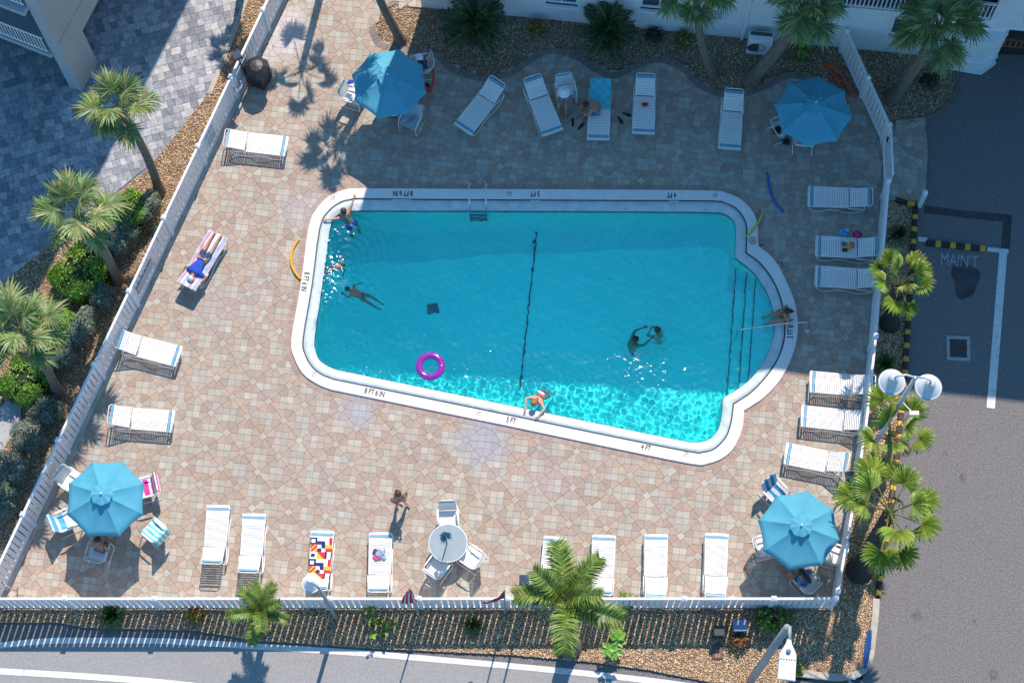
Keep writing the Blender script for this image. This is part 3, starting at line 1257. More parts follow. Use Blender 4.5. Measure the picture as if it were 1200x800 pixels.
# ------------------------------------------------------------------ pebbles
peb_m = mat('pebble', (0.4, 0.3, 0.2), 0.75, tint=True, var=0.1, scale=40)
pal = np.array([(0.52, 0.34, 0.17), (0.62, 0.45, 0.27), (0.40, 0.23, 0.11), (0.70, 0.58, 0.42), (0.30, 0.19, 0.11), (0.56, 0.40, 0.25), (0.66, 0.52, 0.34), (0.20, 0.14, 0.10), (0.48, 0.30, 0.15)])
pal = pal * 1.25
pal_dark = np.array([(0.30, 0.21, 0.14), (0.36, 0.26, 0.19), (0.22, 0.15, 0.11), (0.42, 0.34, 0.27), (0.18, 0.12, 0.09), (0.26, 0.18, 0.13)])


def pebbles(name, poly, dens, z, size, palette, parent, excl=None):
    P = np.array([(p[0], p[1]) for p in poly])
    lo = np.maximum(P.min(0), [-17, -10.8])
    hi = np.minimum(P.max(0), [17, 12])
    n = int((hi[0] - lo[0]) * (hi[1] - lo[1]) * dens)
    Q = rng.uniform(lo, hi, (n, 2))
    Q = Q[inpoly(Q, poly)]
    n = len(Q)
    s_ = rng.uniform(size * .55, size, n)
    base = np.array([(1, 0, 0), (0, 1, 0), (-1, 0, 0), (0, -1, 0), (.15, .1, .6), (-.1, 0, -.6)], float)
    a = rng.uniform(0, 6.283, n)
    el = rng.uniform(.6, 1.0, n)
    V = np.repeat(base[None], n, 0) * (1 + rng.uniform(-.18, .18, (n, 6, 1)))
    V[:, :, 1] *= el[:, None]
    tilt = rng.normal(0, .35, n)
    x = V[:, :, 0] * np.cos(tilt)[:, None] - V[:, :, 2] * np.sin(tilt)[:, None]
    zz = V[:, :, 0] * np.sin(tilt)[:, None] + V[:, :, 2] * np.cos(tilt)[:, None]
    y = V[:, :, 1]
    X_ = (x * np.cos(a)[:, None] - y * np.sin(a)[:, None]) * s_[:, None] + Q[:, 0:1]
    Y_ = (x * np.sin(a)[:, None] + y * np.cos(a)[:, None]) * s_[:, None] + Q[:, 1:2]
    Z_ = zz * s_[:, None] + z + s_[:, None] * .35 + rng.uniform(0, size * .5, n)[:, None]
    V = np.stack([X_, Y_, Z_], -1).reshape(-1, 3)
    T = np.array([(0, 1, 4), (1, 2, 4), (2, 3, 4), (3, 0, 4), (1, 0, 5), (2, 1, 5), (3, 2, 5), (0, 3, 5)])
    F_ = (T[None] + np.arange(n)[:, None, None] * 6).reshape(-1, 3)
    col = palette[rng.integers(0, len(palette), n)] * rng.uniform(.8, 1.15, (n, 1))
    me = np_mesh(name, V, F_, peb_m, np.repeat(col, 8, 0))
    return stuff(link(name, me, parent))


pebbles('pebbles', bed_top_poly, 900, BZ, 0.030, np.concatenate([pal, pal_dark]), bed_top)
pebbles('pebbles', bed_bot_poly, 1100, -0.07, 0.030, pal, bed_bot)
pebbles('pebbles', bed_left_poly, 620, -0.07, 0.032, pal, bed_left)


# fallen leaves on the beds and along the kerbs
def litter(name, poly, n, z, parent, seed):
    g = np.random.default_rng(seed)
    P = np.array([(p[0], p[1]) for p in poly])
    Q = g.uniform(np.maximum(P.min(0), [-16, -10.5]), np.minimum(P.max(0), [16, 11]), (n * 4, 2))
    Q = Q[inpoly(Q, poly)][:n]
    n = len(Q)
    a = g.uniform(0, 6.283, n)
    L = g.uniform(.02, .05, n)
    w = L * g.uniform(.25, .5, n)
    c, s_ = np.cos(a), np.sin(a)
    V = np.zeros((n, 4, 3))
    for k, (u, v, h) in enumerate(((-1, 0, 0), (0, -1, .01), (1, 0, .004), (0, 1, .012))):
        V[:, k, 0] = Q[:, 0] + u * L * c - v * w * s_
        V[:, k, 1] = Q[:, 1] + u * L * s_ + v * w * c
        V[:, k, 2] = z + h + g.uniform(0, .02, n)
    F_ = np.arange(n * 4).reshape(-1, 4)
    col = np.array([(0.20, 0.11, 0.05), (0.30, 0.20, 0.09), (0.12, 0.07, 0.04), (0.35, 0.27, 0.14), (0.10, 0.13, 0.04)])[g.integers(0, 5, n)]
    return stuff(link(name, np_mesh(name, V.reshape(-1, 3), F_, peb_m, col), parent))


litter('leaf_litter', bed_left_poly, 900, -0.03, bed_left, 1)
litter('leaf_litter', bed_bot_poly, 700, -0.03, bed_bot, 2)
litter('leaf_litter', bed_top_poly, 500, -0.02, bed_top, 3)
litter('leaf_litter', [(p.x, p.y) for p in W([(330, 5), (345, 5), (20, 700), (5, 700)])], 70, 0.012, deck, 4)
# ------------------------------------------------------------------ fences
vinyl = mat('white_vinyl', (0.72, 0.73, 0.76), 0.45, var=0.03, scale=4, dirt=0.12, dscale=2.5, dcol=(0.5, 0.5, 0.5))
FH = 1.42


def fence(pts, label, posts, h=FH, z0=-0.02):
    """picket fence along the points; 'posts' are distances from the first point"""
    A = pts[0]
    t = thing('picket_fence', (A.x, A.y, 0), label, 'fence')
    pm = MB()
    pm.bbox((0, 0, (h + z0) / 2), (0.12, 0.12, h - z0), b=0.004)
    pme = pm.mesh('post', vinyl)
    cm = MB()
    cm.lathe([(0.105, 0), (0.105, 0.03), (0.06, 0.06), (0.005, 0.085)], n=4, M=Matrix.Rotation(math.pi / 4, 3, 'Z'))
    cme = cm.mesh('post_cap', vinyl)
    km = MB()
    km.bbox((0, 0, 0), (0.140, 0.022, h - 0.16), b=0.003)
    kme = km.mesh('slat', vinyl)
    cum = [0.0]
    for p, q in zip(pts, pts[1:]):
        cum.append(cum[-1] + (q - p).length)
    stops = sorted([0.0, cum[-1]] + [c_ for c_ in cum[1:-1]] + [p for p in posts if 0.05 < p < cum[-1] - 0.05])
    st2 = [stops[0]]
    for x in stops[1:]:
        if x - st2[-1] > 0.25:
            st2.append(x)
    st2[-1] = cum[-1]

    def where(x):
        for k in range(len(cum) - 1):
            if x <= cum[k + 1] + 1e-6:
                return lerp(pts[k], pts[k + 1], (x - cum[k]) / (cum[k + 1] - cum[k])) - A
        return pts[-1] - A
    P = [where(x) for x in st2]
    for k, p in enumerate(P):
        a = P[min(k + 1, len(P) - 1)] - P[max(k - 1, 0)]
        o = link('post', pme, t, p, math.atan2(a.y, a.x))
        link('post_cap', cme, o, (0, 0, h))
    for p, q in zip(P, P[1:]):
        d = (q - p).normalized()
        L = (q - p).length
        a = math.atan2(d.y, d.x)
        m = (p + q) / 2
        b = MB()
        b.bbox((m.x, m.y, h - 0.045), (L - 0.11, 0.07, 0.09), rz=a, b=0.004)
        b.build('top_rail', vinyl, t)
        b = MB()
        b.bbox((m.x, m.y, 0.10), (L - 0.11, 0.05, 0.10), rz=a, b=0.004)
        b.build('bottom_rail', vinyl, t)
        span = L - 0.14
        n = max(1, int(round(span / 0.181)))
        for k in range(n):
            c_ = p + d * (0.07 + span * (k + 0.5) / n)
            o = link('slat', kme, t, (c_.x, c_.y, (h - 0.16) / 2 + 0.055 + random.uniform(-.004, .004)), a + random.uniform(-.03, .03))
            o.rotation_euler.y = random.uniform(-.006, .006)
    return t


A, B = FL0 - fl * 2.5, FLm1
L_ = (B - A).length
# posts where the photograph shows their caps
pp = []
for (x, y) in [(262, 87), (231, 171), (186, 253), (146, 339), (103, 424), (61, 513), (20, 600)]:
    q = at(x, y, FH)
    pp.append((q - A).dot(fl))
pp = [pp[0] - 2.4, pp[0] - 4.8] + pp + [L_]
fence_left = fence([A, B], 'long white slatted fence down the left side of the pool deck', [p for p in pp if p >= 0])
C0, C1 = at(-6, 711.5), at(972, 711.5)
pb_ = []
for (x, y) in [(76, 701), (180.5, 701), (283, 701), (386, 701.5), (491, 702), (595, 702), (698, 702), (802, 702), (907, 702)]:
    q = at(x, y, FH)
    pb_.append((q - C0).dot((C1 - C0).normalized()))
fence_bottom = fence([C0, C1], 'white slatted fence along the road side of the pool deck', pb_)
DP = [at(974, 703), at(993, 598), at(1006, 517), at(1018, 410), at(1033, 232)]
fence_right = fence(DP, 'white slatted fence between the pool deck and the parking lot', [(DP[0] - DP[1]).length / 2, (DP[3] - DP[0]).length + 2.35])
G0, G1 = at(985, 60), at(1034, 168)
fence_top = fence([G0, G1], 'short slanting white fence from the building wall across the gravel bed', [(G1 - G0).length * 0.5])
# gate between the slanting fence and the right fence
t = thing('gate', at(1034, 172), 'white tubular metal gate standing ajar at the upper right corner of the deck', 'gate')
g0, g1 = at(1034.5, 172), at(1037, 226)
gv = (g1 - g0)
b = MB()
for z in (0.1, 1.55):
    b.tube([g0 + Vector((0, 0, z)), g1 + Vector((0, 0, z))], 0.03)
for p in (g0, g1):
    b.tube([p + Vector((0, 0, 0.1)), p + Vector((0, 0, 1.55))], 0.03)
b.build('gate_frame', vinyl, t, world=True)
for k in range(1, 12):
    p = g0 + gv * k / 12
    b = MB()
    b.box((p.x, p.y, 0.82), (0.02, 0.02, 1.42))
    b.build('bar', vinyl, t, world=True)
b = MB()
pc = lerp(g0, g1, .12)
b.bbox((pc.x, pc.y, 0.95), (0.07, 0.16, 0.2), b=.01)
b.build('latch', mat('dark_metal', (0.05, 0.05, 0.055), 0.4, metal=.7), t, world=True)

# ------------------------------------------------------------------ building above the pool
wall_m = mat('white_render', (0.66, 0.68, 0.71), 0.85, var=0.05, scale=2, bump=0.003, bscale=25, dirt=0.25, dscale=.8, dcol=(0.5, 0.52, 0.55))
trim_m = mat('white_trim', (0.72, 0.74, 0.77), 0.5, var=0.03)
glass_m = mat('window_glass', (0.03, 0.05, 0.07), 0.08, spec=0.8)
dark_in = mat('dark_interior', (0.03, 0.032, 0.035), 0.9)
BA, BB = at(494, 8), at(1162, 72)
bd = (BB - BA).normalized()
bn = Vector((-bd.y, bd.x, 0))            # away from the pool
BH = 12.95


def onwall(px, py, off=0.0):
    """pixel -> (u along the wall, z) on the front plane pushed out by off"""
    d = RIGHT * ((px - 600) / FPX) + DOWN * ((py - 400) / FPX) + FWD
    p0 = BA - bn * off
    t = (p0 - CAM).dot(bn) / d.dot(bn)
    p = CAM + d * t
    return (p - BA).dot(bd), p.z


def wallpt(u, z, off=0.0):
    p = BA + bd * u - bn * off
    return Vector((p.x, p.y, z))


def holed_wall(name, A, d, n, L_, z0, z1, holes, depth, m, parent, back=None):
    """front plane with rectangular openings and their reveals; n points into the building"""
    us = sorted(set([0, L_] + [h[0] for h in holes] + [h[1] for h in holes]))
    zs = sorted(set([z0, z1] + [h[2] for h in holes] + [h[3] for h in holes]))
    b = MB()
    P = lambda u, z, k=0: (A.x + d.x * u + n.x * k, A.y + d.y * u + n.y * k, z)
    for u0, u1 in zip(us, us[1:]):
        for a0, a1 in zip(zs, zs[1:]):
            cu, cz = (u0 + u1) / 2, (a0 + a1) / 2
            if any(h[0] < cu < h[1] and h[2] < cz < h[3] for h in holes):
                continue
            b.add([P(u0, a0), P(u1, a0), P(u1, a1), P(u0, a1)], [(0, 1, 2, 3)])
    for (u0, u1, a0, a1) in holes:
        q = [(u0, a0), (u1, a0), (u1, a1), (u0, a1)]
        for i in range(4):
            (x0, y0), (x1, y1) = q[i], q[(i + 1) % 4]
            b.add([P(x0, y0), P(x1, y1), P(x1, y1, depth), P(x0, y0, depth)], [(0, 1, 2, 3)])
    return b.build(name, m, parent, world=True)


bld = thing('apartment_building', BA, 'tall white apartment building along the top of the photograph with windows and railed balconies', 'building')
LB = (BB - BA).length
LTOT = LB + 14
wins = []
for (x0, y0, x1, y1) in ((639, 6, 677, 7.5), (750, 12, 795, 14), (945, 36, 966, 37), (1040, 44, 1081, 45)):
    u0, _ = onwall(x0, y0)
    u1, z_ = onwall(x1, y1)
    wins.append([u0, u1, z_, z_ + 1.15])
zb = onwall(1030, 12)[1]
ub0, ub1 = onwall(972, 8)[0], onwall(1160, 26)[0]
uo0 = onwall(1165, 60)[0]
bal = [ub0, ub1, zb, zb + 2.2]
holes = [tuple(w) for w in wins] + [tuple(bal)]
up = []
for fl_ in range(2):
    zz = zb + 3.0 * (fl_ + 1) + .2
    for k in range(5):
        u = 1.5 + 3.2 * k
        up.append((u, u + 1.3, zz + 0.9, zz + 2.1))
up2 = [(ub0, ub1, zb + 3.1 * (k + 1), zb + 3.1 * (k + 1) + 2.2) for k in range(2)]
holes += [u for u in up if u[1] < ub0 - .5] + up2
holed_wall('wall', BA, bd, bn, LB, -0.15, BH, holes, 0.14, wall_m, bld)
# side and back walls, roof
bw = MB()
q0, q1, q2, q3 = BA, BA + bd * LTOT, BA + bd * LTOT + bn * 12, BA + bn * 12 + bd * 5.5
for (a, c) in ((q3, q0), (q2, q3), (q1, q2)):
    bw.add([(a.x, a.y, -0.15), (c.x, c.y, -0.15), (c.x, c.y, BH), (a.x, a.y, BH)], [(0, 1, 2, 3)])
bw.build('side_wall', wall_m, bld, world=True)
b = MB()
e = 0.35
r_ = [q0 - bd * e - bn * 0.25, q1 + bd * e - bn * 0.25, q2 + bd * e + bn * e, q3 + bn * e]
b.prism([(p.x, p.y) for p in r_], BH + 0.002, BH + 0.25)
b.build('roof', mat('roof_white', (0.6, 0.6, 0.6), 0.8), bld, world=True)
# the part over the car port: wall starts above the opening
zc = onwall(1185, 33)[1]
uB = LB
zr = onwall(1195, 26)[1]
holes2 = [(0.35, 3.6, zr, zr + 2.2), (0.35, 3.6, zr + 3.1, zr + 5.3)]
holed_wall('wall', BB, bd, bn, 14, zc, BH, holes2, 0.14, wall_m, bld)
b = MB()
pA, pB = BB + bn * 0.6, BB + bd * 14 + bn * 0.6
b.box(((pA + pB) / 2 + Vector((0, 0, zc - 0.06)) + bn * 2.5), (14, 6.2, 0.12), rz=math.atan2(bd.y, bd.x))
b.build('ceiling_slab', wall_m, bld, world=True)
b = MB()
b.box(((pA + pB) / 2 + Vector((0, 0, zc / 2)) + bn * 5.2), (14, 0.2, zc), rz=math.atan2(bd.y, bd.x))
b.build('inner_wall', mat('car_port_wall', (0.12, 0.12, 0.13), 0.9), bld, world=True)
b = MB()
b.box(lerp(BB, BB + bn * 5.5, .5) + Vector((0, 0, zc / 2)), (0.2, 5.4, zc), rz=math.atan2(bd.y, bd.x))
b.build('inner_wall', wall_m, bld, world=True)
az = math.atan2(bd.y, bd.x)


def wbox(name, u0, u1, z0, z1, off0, off1, m, parent, b_=0.0):
    """box on the wall between offsets (positive = towards the pool)"""
    c = wallpt((u0 + u1) / 2, (z0 + z1) / 2, (off0 + off1) / 2)
    b = MB()
    b.bbox(c, (abs(u1 - u0), abs(off1 - off0), abs(z1 - z0)), rz=az, b=b_ or 0.004)
    o = b.build(name, m)
    if parent is not None:
        for v in o.data.vertices:
            v.co -= parent.location
        o.parent = parent
    return o


def window(u0, u1, z0, z1, parent):
    f = MB()
    w = 0.06
    for (a, c_, e0, e1) in ((u0, u1, z0, z0 + w), (u0, u1, z1 - w, z1), (u0, u0 + w, z0 + w, z1 - w), (u1 - w, u1, z0 + w, z1 - w), ((u0 + u1) / 2 - .03, (u0 + u1) / 2 + .03, z0 + w, z1 - w)):
        f.box(wallpt((a + c_) / 2, (e0 + e1) / 2, -0.10), (c_ - a, 0.06, e1 - e0), rz=az)
    o = f.build('window', trim_m, parent, world=True)
    g = MB()
    for (a, c_) in ((u0 + w, (u0 + u1) / 2 - .03), ((u0 + u1) / 2 + .03, u1 - w)):
        g = MB()
        g.box(wallpt((a + c_) / 2, (z0 + z1) / 2, -0.115), (c_ - a, 0.012, z1 - z0 - 2 * w), rz=az)
        m_ = g.mesh('pane', glass_m, origin=parent.location)
        link('pane', m_, o)
    s_ = MB()
    s_.bbox(wallpt((u0 + u1) / 2, z0 - 0.035, 0.03), (u1 - u0 + 0.16, 0.16, 0.07), rz=az, b=.006)
    link('sill', s_.mesh('sill', trim_m, origin=parent.location), o)


for w in wins:
    window(*w, bld)
for w in up:
    if w[1] < ub0 - .5:
        window(*w, bld)


def railing(u0, u1, z0, parent, h=1.0, step=0.125, off=-0.03):
    rl = MB()
    rl.box(wallpt((u0 + u1) / 2, z0 + h, off), (u1 - u0, 0.07, 0.06), rz=az)
    rl.box(wallpt((u0 + u1) / 2, z0 + 0.09, off), (u1 - u0, 0.05, 0.05), rz=az)
    o = rl.build('railing', trim_m, parent, world=True)
    n = int((u1 - u0) / step)
    m1 = MB()
    m1.box((0, 0, 0), (0.035, 0.035, h - 0.15), rz=az)
    mm = m1.mesh('baluster', trim_m)
    for k in range(n):
        p = wallpt(u0 + (k + .5) * (u1 - u0) / n, z0 + h / 2 + 0.045, off) - parent.location
        link('baluster', mm, o, p)


railing(bal[0] + .02, bal[1] - .02, bal[2], bld)
for h_ in up2:
    railing(h_[0] + .02, h_[1] - .02, h_[2], bld)
uu = LB
for h_ in holes2:
    railing(uu + h_[0] + .02, uu + h_[1] - .02, h_[2], bld)
# balcony floors and backs
for h_ in [bal] + up2 + [(uu + h[0], uu + h[1], h[2], h[3]) for h in holes2]:
    b = MB()
    b.box(wallpt((h_[0] + h_[1]) / 2, h_[2] - 0.08, -0.9), (h_[1] - h_[0] - .01, 1.5, 0.14), rz=az)
    b.build('balcony_floor', mat('balcony_tile', (0.25, 0.26, 0.28), 0.7), bld, world=True)
    b = MB()
    b.box(wallpt((h_[0] + h_[1]) / 2, h_[2] + 1.1, -1.62), (h_[1] - h_[0] - .01, 0.06, 2.4), rz=az)
    b.build('balcony_back', mat('balcony_glass', (0.05, 0.07, 0.09), 0.15), bld, world=True)
# projecting bay with its double ledge, at the car port corner
u0, u1 = onwall(1098, 66)[0], LB
bay = MB()
K0 = [wallpt(u0, 0, 0), wallpt(u0 + .32, 0, .30), wallpt(u1 - .42, 0, .38), wallpt(u1 - .02, 0, .06), wallpt(u1 - .02, 0, -.3), wallpt(u0, 0, -.3)]
bay.prism([(p.x, p.y) for p in K0], -0.15, 2.0)
bay.build('bay', wall_m, bld, world=True)
for zz, ex in ((-0.05, .16), (0.42, .12), (1.93, .10)):
    b = MB()
    cK = sum((p for p in K0), Vector()) / 6
    b.prism([(p.x + (p - cK).normalized().x * ex, p.y + (p - cK).normalized().y * ex) for p in K0[:4]] + [(p.x, p.y) for p in K0[4:]], zz, zz + 0.10)
    b.build('ledge', trim_m, bld, world=True)
# car port: yellow height bar and timber rack
t = thing('height_bar', wallpt(LB + 0.4, 0, 0), 'yellow clearance bar hung in the dark car port opening', 'clearance bar')
ya = BB + bd * 0.5 + bn * 0.25
b = MB()
zy = zc - 0.30
b.tube([ya + Vector((0, 0, zy)), ya + bd * 3.2 + Vector((0, 0, zy))], 0.075, n=10)
b.build('bar', mat('yellow_plastic', (0.75, 0.38, 0.02), 0.5), t, world=True)
for k in (0.3, 2.9):
    b = MB()
    b.tube([ya + bd * k + Vector((0, 0, zy)), ya + bd * k + Vector((0, 0, zc - 0.1))], 0.012)
    b.build('chain', mat('steel', (0.4, 0.4, 0.4), 0.4, metal=.8), t, world=True)
t = thing('timber_rack', BB + bd * 1.6 + bn * 0.55, 'low brown slatted timber barrier across the foot of the car port opening', 'barrier')
wood = mat('red_wood', (0.22, 0.10, 0.05), 0.7, var=.3, scale=9)
for z in (0.05, 0.5):
    b = MB()
    b.box(t.location + Vector((0, 0, z)), (3.0, 0.05, 0.08), rz=az)
    b.build('rail', wood, t, world=True)
for k in range(18):
    b = MB()
    b.box(t.location + bd * (-1.45 + k * .17) + bn * -.03 + Vector((0, 0, .28)), (0.06, 0.02, 0.5), rz=az)
    b.build('slat', wood, t, world=True)

# things fixed to the wall
u0, z0 = onwall(826, 22, .15)
u1, _ = onwall(848, 24, .15)
t = thing('wall_vent', wallpt((u0 + u1) / 2, z0, 0), 'pale louvred vent box with a round cowl on the white wall between two palms', 'vent')
wbox('housing', u0, u1, z0, z0 + .75, 0.0, .16, trim_m, t)
for k in range(7):
    wbox('louvre', u0 + .04, u1 - .04, z0 + .08 + k * .09, z0 + .11 + k * .09, .16, .19, mat('louvre_grey', (.45, .47, .5), .5), t)
b = MB()
b.lathe([(.17, 0), (.19, .06), (.13, .06), (.12, 0.02)], c=wallpt((u0 + u1) / 2 + .05, z0 + .98, .0), n=16, M=Matrix.Rotation(R(90), 3, 'X'))
b.build('cowl', trim_m, t, world=True)
u0, z0 = onwall(877, 49, .45)
u1, _ = onwall(905, 51, .45)
t = thing('air_conditioner', wallpt((u0 + u1) / 2, 0, 0.3), 'white outdoor air conditioner unit at the foot of the building wall', 'air conditioner')
wbox('casing', u0, u1, -0.03, .92, .18, .52, trim_m, t, .02)
b = MB()
cc_ = wallpt(u0 + (u1 - u0) * .38, .45, .525)
for rr in (.10, .17, .24, .28):
    b.tube([cc_ + bd * rr * math.cos(a) + Vector((0, 0, rr * math.sin(a))) for a in [2 * math.pi * k / 20 for k in range(21)]], 0.008, n=4)
b.build('fan_grille', mat('ac_grille', (.2, .22, .24), .5), t, world=True)
b = MB()
b.lathe([(.28, 0), (.28, .01)], c=cc_ + bn * .008, n=20, M=Matrix.Rotation(R(90), 3, 'X'))
b.build('fan', mat('fan_dark', (.06, .07, .08), .5), t, world=True)
wbox('top_grille', u0 + .03, u1 - .03, .93, .945, .22, .34, mat('fan_dark', (0, 0, 0)), t)
u, z0 = onwall(870, 44, .05)
t = thing('downpipe', wallpt(u, 0, .06), 'pale rain downpipe running up the white wall left of the air conditioner', 'downpipe')
b = MB()
b.tube([wallpt(u, 0, .07), wallpt(u, BH - .3, .07)], .045, n=8)
b.build('pipe', trim_m, t, world=True)
for z in (.5, 2.5, 4.5):
    wbox('bracket', u - .08, u + .08, z, z + .05, 0.001, .1, trim_m, t)

# ------------------------------------------------------------------ building at the left
tan_m = mat('tan_render', (0.40, 0.38, 0.35), 0.85, var=0.05, scale=2, dirt=.2, dcol=(.3, .28, .26))
lb0, lb1 = at(96, 106), at(114, 72)                    # foot of the end wall
ldir = (lb1 - lb0).normalized()                        # along the driveway face, going up the photo
lout = Vector((ldir.y, -ldir.x, 0))                    # towards the driveway / pool
lb = thing('condominium_building', lb0, 'tan building in the upper left corner with a blue-white balcony rail', 'building')
HL = 11.0
LW = 14.0


def lpt(u, w, z):
    p = lb0 + ldir * u - lout * w
    return Vector((p.x, p.y, z))


wl_ = (lb1 - lb0).length
zo = 2.15
b = MB()
# end wall facing the driveway: pillar at the foot, full wall above the opening
P = lambda u, z, w=0: lpt(u, w, z)
b.add([P(0, -.1), P(wl_, -.1), P(wl_, zo), P(0, zo)], [(0, 1, 2, 3)])
b.add([P(0, zo), P(wl_, zo), P(LW, zo), P(LW, HL), P(0, HL)], [(0, 1, 2, 3, 4)])
b.add([P(wl_, -.1), P(wl_, -.1, .35), P(wl_, zo, .35), P(wl_, zo)], [(0, 1, 2, 3)])
b.build('wall', tan_m, lb, world=True)
b = MB()
for i, (za, zb_) in enumerate(((zo + 1.1, zo + 1.13), (zo + 4.2, zo + 4.23))):
    b.add([P(0, za, -.004), P(LW, za, -.004), P(LW, zb_, -.004), P(0, zb_, -.004)], [(0, 1, 2, 3)])
b.build('wall_joint', mat('joint_dark', (.15, .14, .13), .9), lb, world=True)
# face looking down the photo: pillar strip, balcony bays
side_m = mat('blue_grey_render', (0.42, 0.45, 0.48), 0.8, var=.05)
b = MB()
b.add([P(0, -.1, .45), P(0, -.1, 0), P(0, HL, 0), P(0, HL, .45)], [(0, 1, 2, 3)])
b.add([P(0.35, -.1, .45), P(0, -.1, .45), P(0, HL, .45), P(0.35, HL, .45)], [(0, 1, 2, 3)])
b.build('pillar', side_m, lb, world=True)
b = MB()
b.add([P(.9, -.1, .45), P(.9, -.1, 12), P(.9, HL, 12), P(.9, HL, .45)], [(0, 1, 2, 3)])
b.add([P(LW, -.1, 0), P(LW, -.1, 12), P(LW, HL, 12), P(LW, HL, 0)], [(0, 1, 2, 3)])
b.add([P(.9, -.1, 4.5), P(LW, -.1, 4.5), P(LW, zo, 4.5), P(.9, zo, 4.5)], [(0, 1, 2, 3)])
b.build('inner_wall', dark_in, lb, world=True)
for zf in (2.35, 5.4, 8.4):
    b = MB()
    pts = [P(-.25 if zf > 3 else -.1, 0, .45), P(-.25 if zf > 3 else -.1, 0, 12), P(LW, 0, 12), P(LW, 0, 0.01), P(.36, 0, 0.01), P(.36, 0, .45)]
    b.prism([(p.x, p.y) for p in pts], zf - .22, zf)
    b.build('floor_slab', side_m, lb, world=True)
    rl = MB()
    a, c = P(-.05, zf + 1.0, .5), P(-.05, zf + 1.0, 12)
    rl.tube([a, c], .035, n=4)
    rl.tube([a - Vector((0, 0, .88)), c - Vector((0, 0, .88))], .03, n=4)
    o = rl.build('railing', trim_m, lb, world=True)
    m1 = MB()
    m1.box((0, 0, 0), (.03, .03, .88))
    mm = m1.mesh('baluster', trim_m)
    for k in range(50):
        p = lerp(a, c, (k + .5) / 100) - lb.location - Vector((0, 0, .44))
        link('baluster', mm, o, p)
b = MB()
r_ = [lpt(-.4, -.4, 0), lpt(LW, -.4, 0), lpt(LW, 12, 0), lpt(-.4, 12, 0)]
b.prism([(p.x, p.y) for p in r_], HL, HL + .25)
b.build('roof', mat('roof_white', (0, 0, 0)), lb, world=True)
# ------------------------------------------------------------------ plants
leaf_g = mat('leaf_green', (0.06, 0.11, 0.03), 0.45, transl=0.25, tint=True, var=0.25, scale=3)
bark_m = mat('palm_bark', (0.17, 0.13, 0.10), 0.95, var=0.35, scale=14, bump=0.02, bscale=25)
bark_dark = mat('dark_palm_bark', (0.035, 0.03, 0.028), 0.95, var=0.4, scale=18, bump=0.02, bscale=30)


def leaf_cloud(name, n, size, cols, shape, seed, flat=0.35, fold=0.25):
    """n small folded leaves; shape(rng, n) -> positions (n,3) and outward normals (n,3)"""
    g = np.random.default_rng(seed)
    P, N = shape(g, n)
    N = N + g.normal(0, flat, N.shape)
    N /= np.linalg.norm(N, axis=1)[:, None] + 1e-9
    T = g.normal(0, 1, N.shape)
    T -= N * (T * N).sum(1)[:, None]
    T /= np.linalg.norm(T, axis=1)[:, None] + 1e-9
    B = np.cross(N, T)
    s_ = (size * g.uniform(.6, 1.25, n))[:, None]
    a = P - T * s_ * .5
    c = P + T * s_ * .5
    l = P + B * s_ * .30 + N * s_ * fold * .4
    r_ = P - B * s_ * .30 + N * s_ * fold * .4
    V = np.stack([a, l, c, r_], 1).reshape(-1, 3)
    i = np.arange(n)[:, None] * 4
    F = np.concatenate([i + [0, 2, 1], i + [0, 3, 2]], 1).reshape(-1, 3)
    col = np.array(cols)[g.integers(0, len(cols), n)] * g.uniform(.75, 1.25, (n, 1))
    return np_mesh(name, V, F, leaf_g, np.repeat(col, 2, 0))


def lump_shape(blobs):
    """blobs: (cx, cy, cz, rx, ry, rz) - leaves spread near the surface of the lumps, fewer inside"""
    def f(g, n):
        B = np.array(blobs, float)
        w = (B[:, 3] * B[:, 4] + B[:, 4] * B[:, 5] + B[:, 3] * B[:, 5])
        k = g.choice(len(B), n, p=w / w.sum())
        d = g.normal(0, 1, (n, 3))
        d /= np.linalg.norm(d, axis=1)[:, None]
        d[:, 2] = np.where(d[:, 2] < -.5, -d[:, 2], d[:, 2])
        r_ = 1 - np.abs(g.normal(0, .13, n))
        r_ *= 1 + .10 * np.sin(7 * d[:, 0] + 3 * k) + .08 * np.sin(9 * d[:, 1] + k)
        P = B[k, :3] + d * B[k, 3:] * r_[:, None]
        P[:, 2] = np.maximum(P[:, 2], 0.02)
        return P, d.copy()
    return f


greens = [(0.045, 0.11, 0.018), (0.065, 0.15, 0.022), (0.035, 0.085, 0.015), (0.09, 0.19, 0.03), (0.05, 0.12, 0.02)]
silver = [(0.17, 0.23, 0.16), (0.22, 0.27, 0.20), (0.12, 0.17, 0.12), (0.26, 0.30, 0.24)]
olive = [(0.12, 0.12, 0.03), (0.30, 0.26, 0.03), (0.06, 0.09, 0.02), (0.40, 0.20, 0.03)]


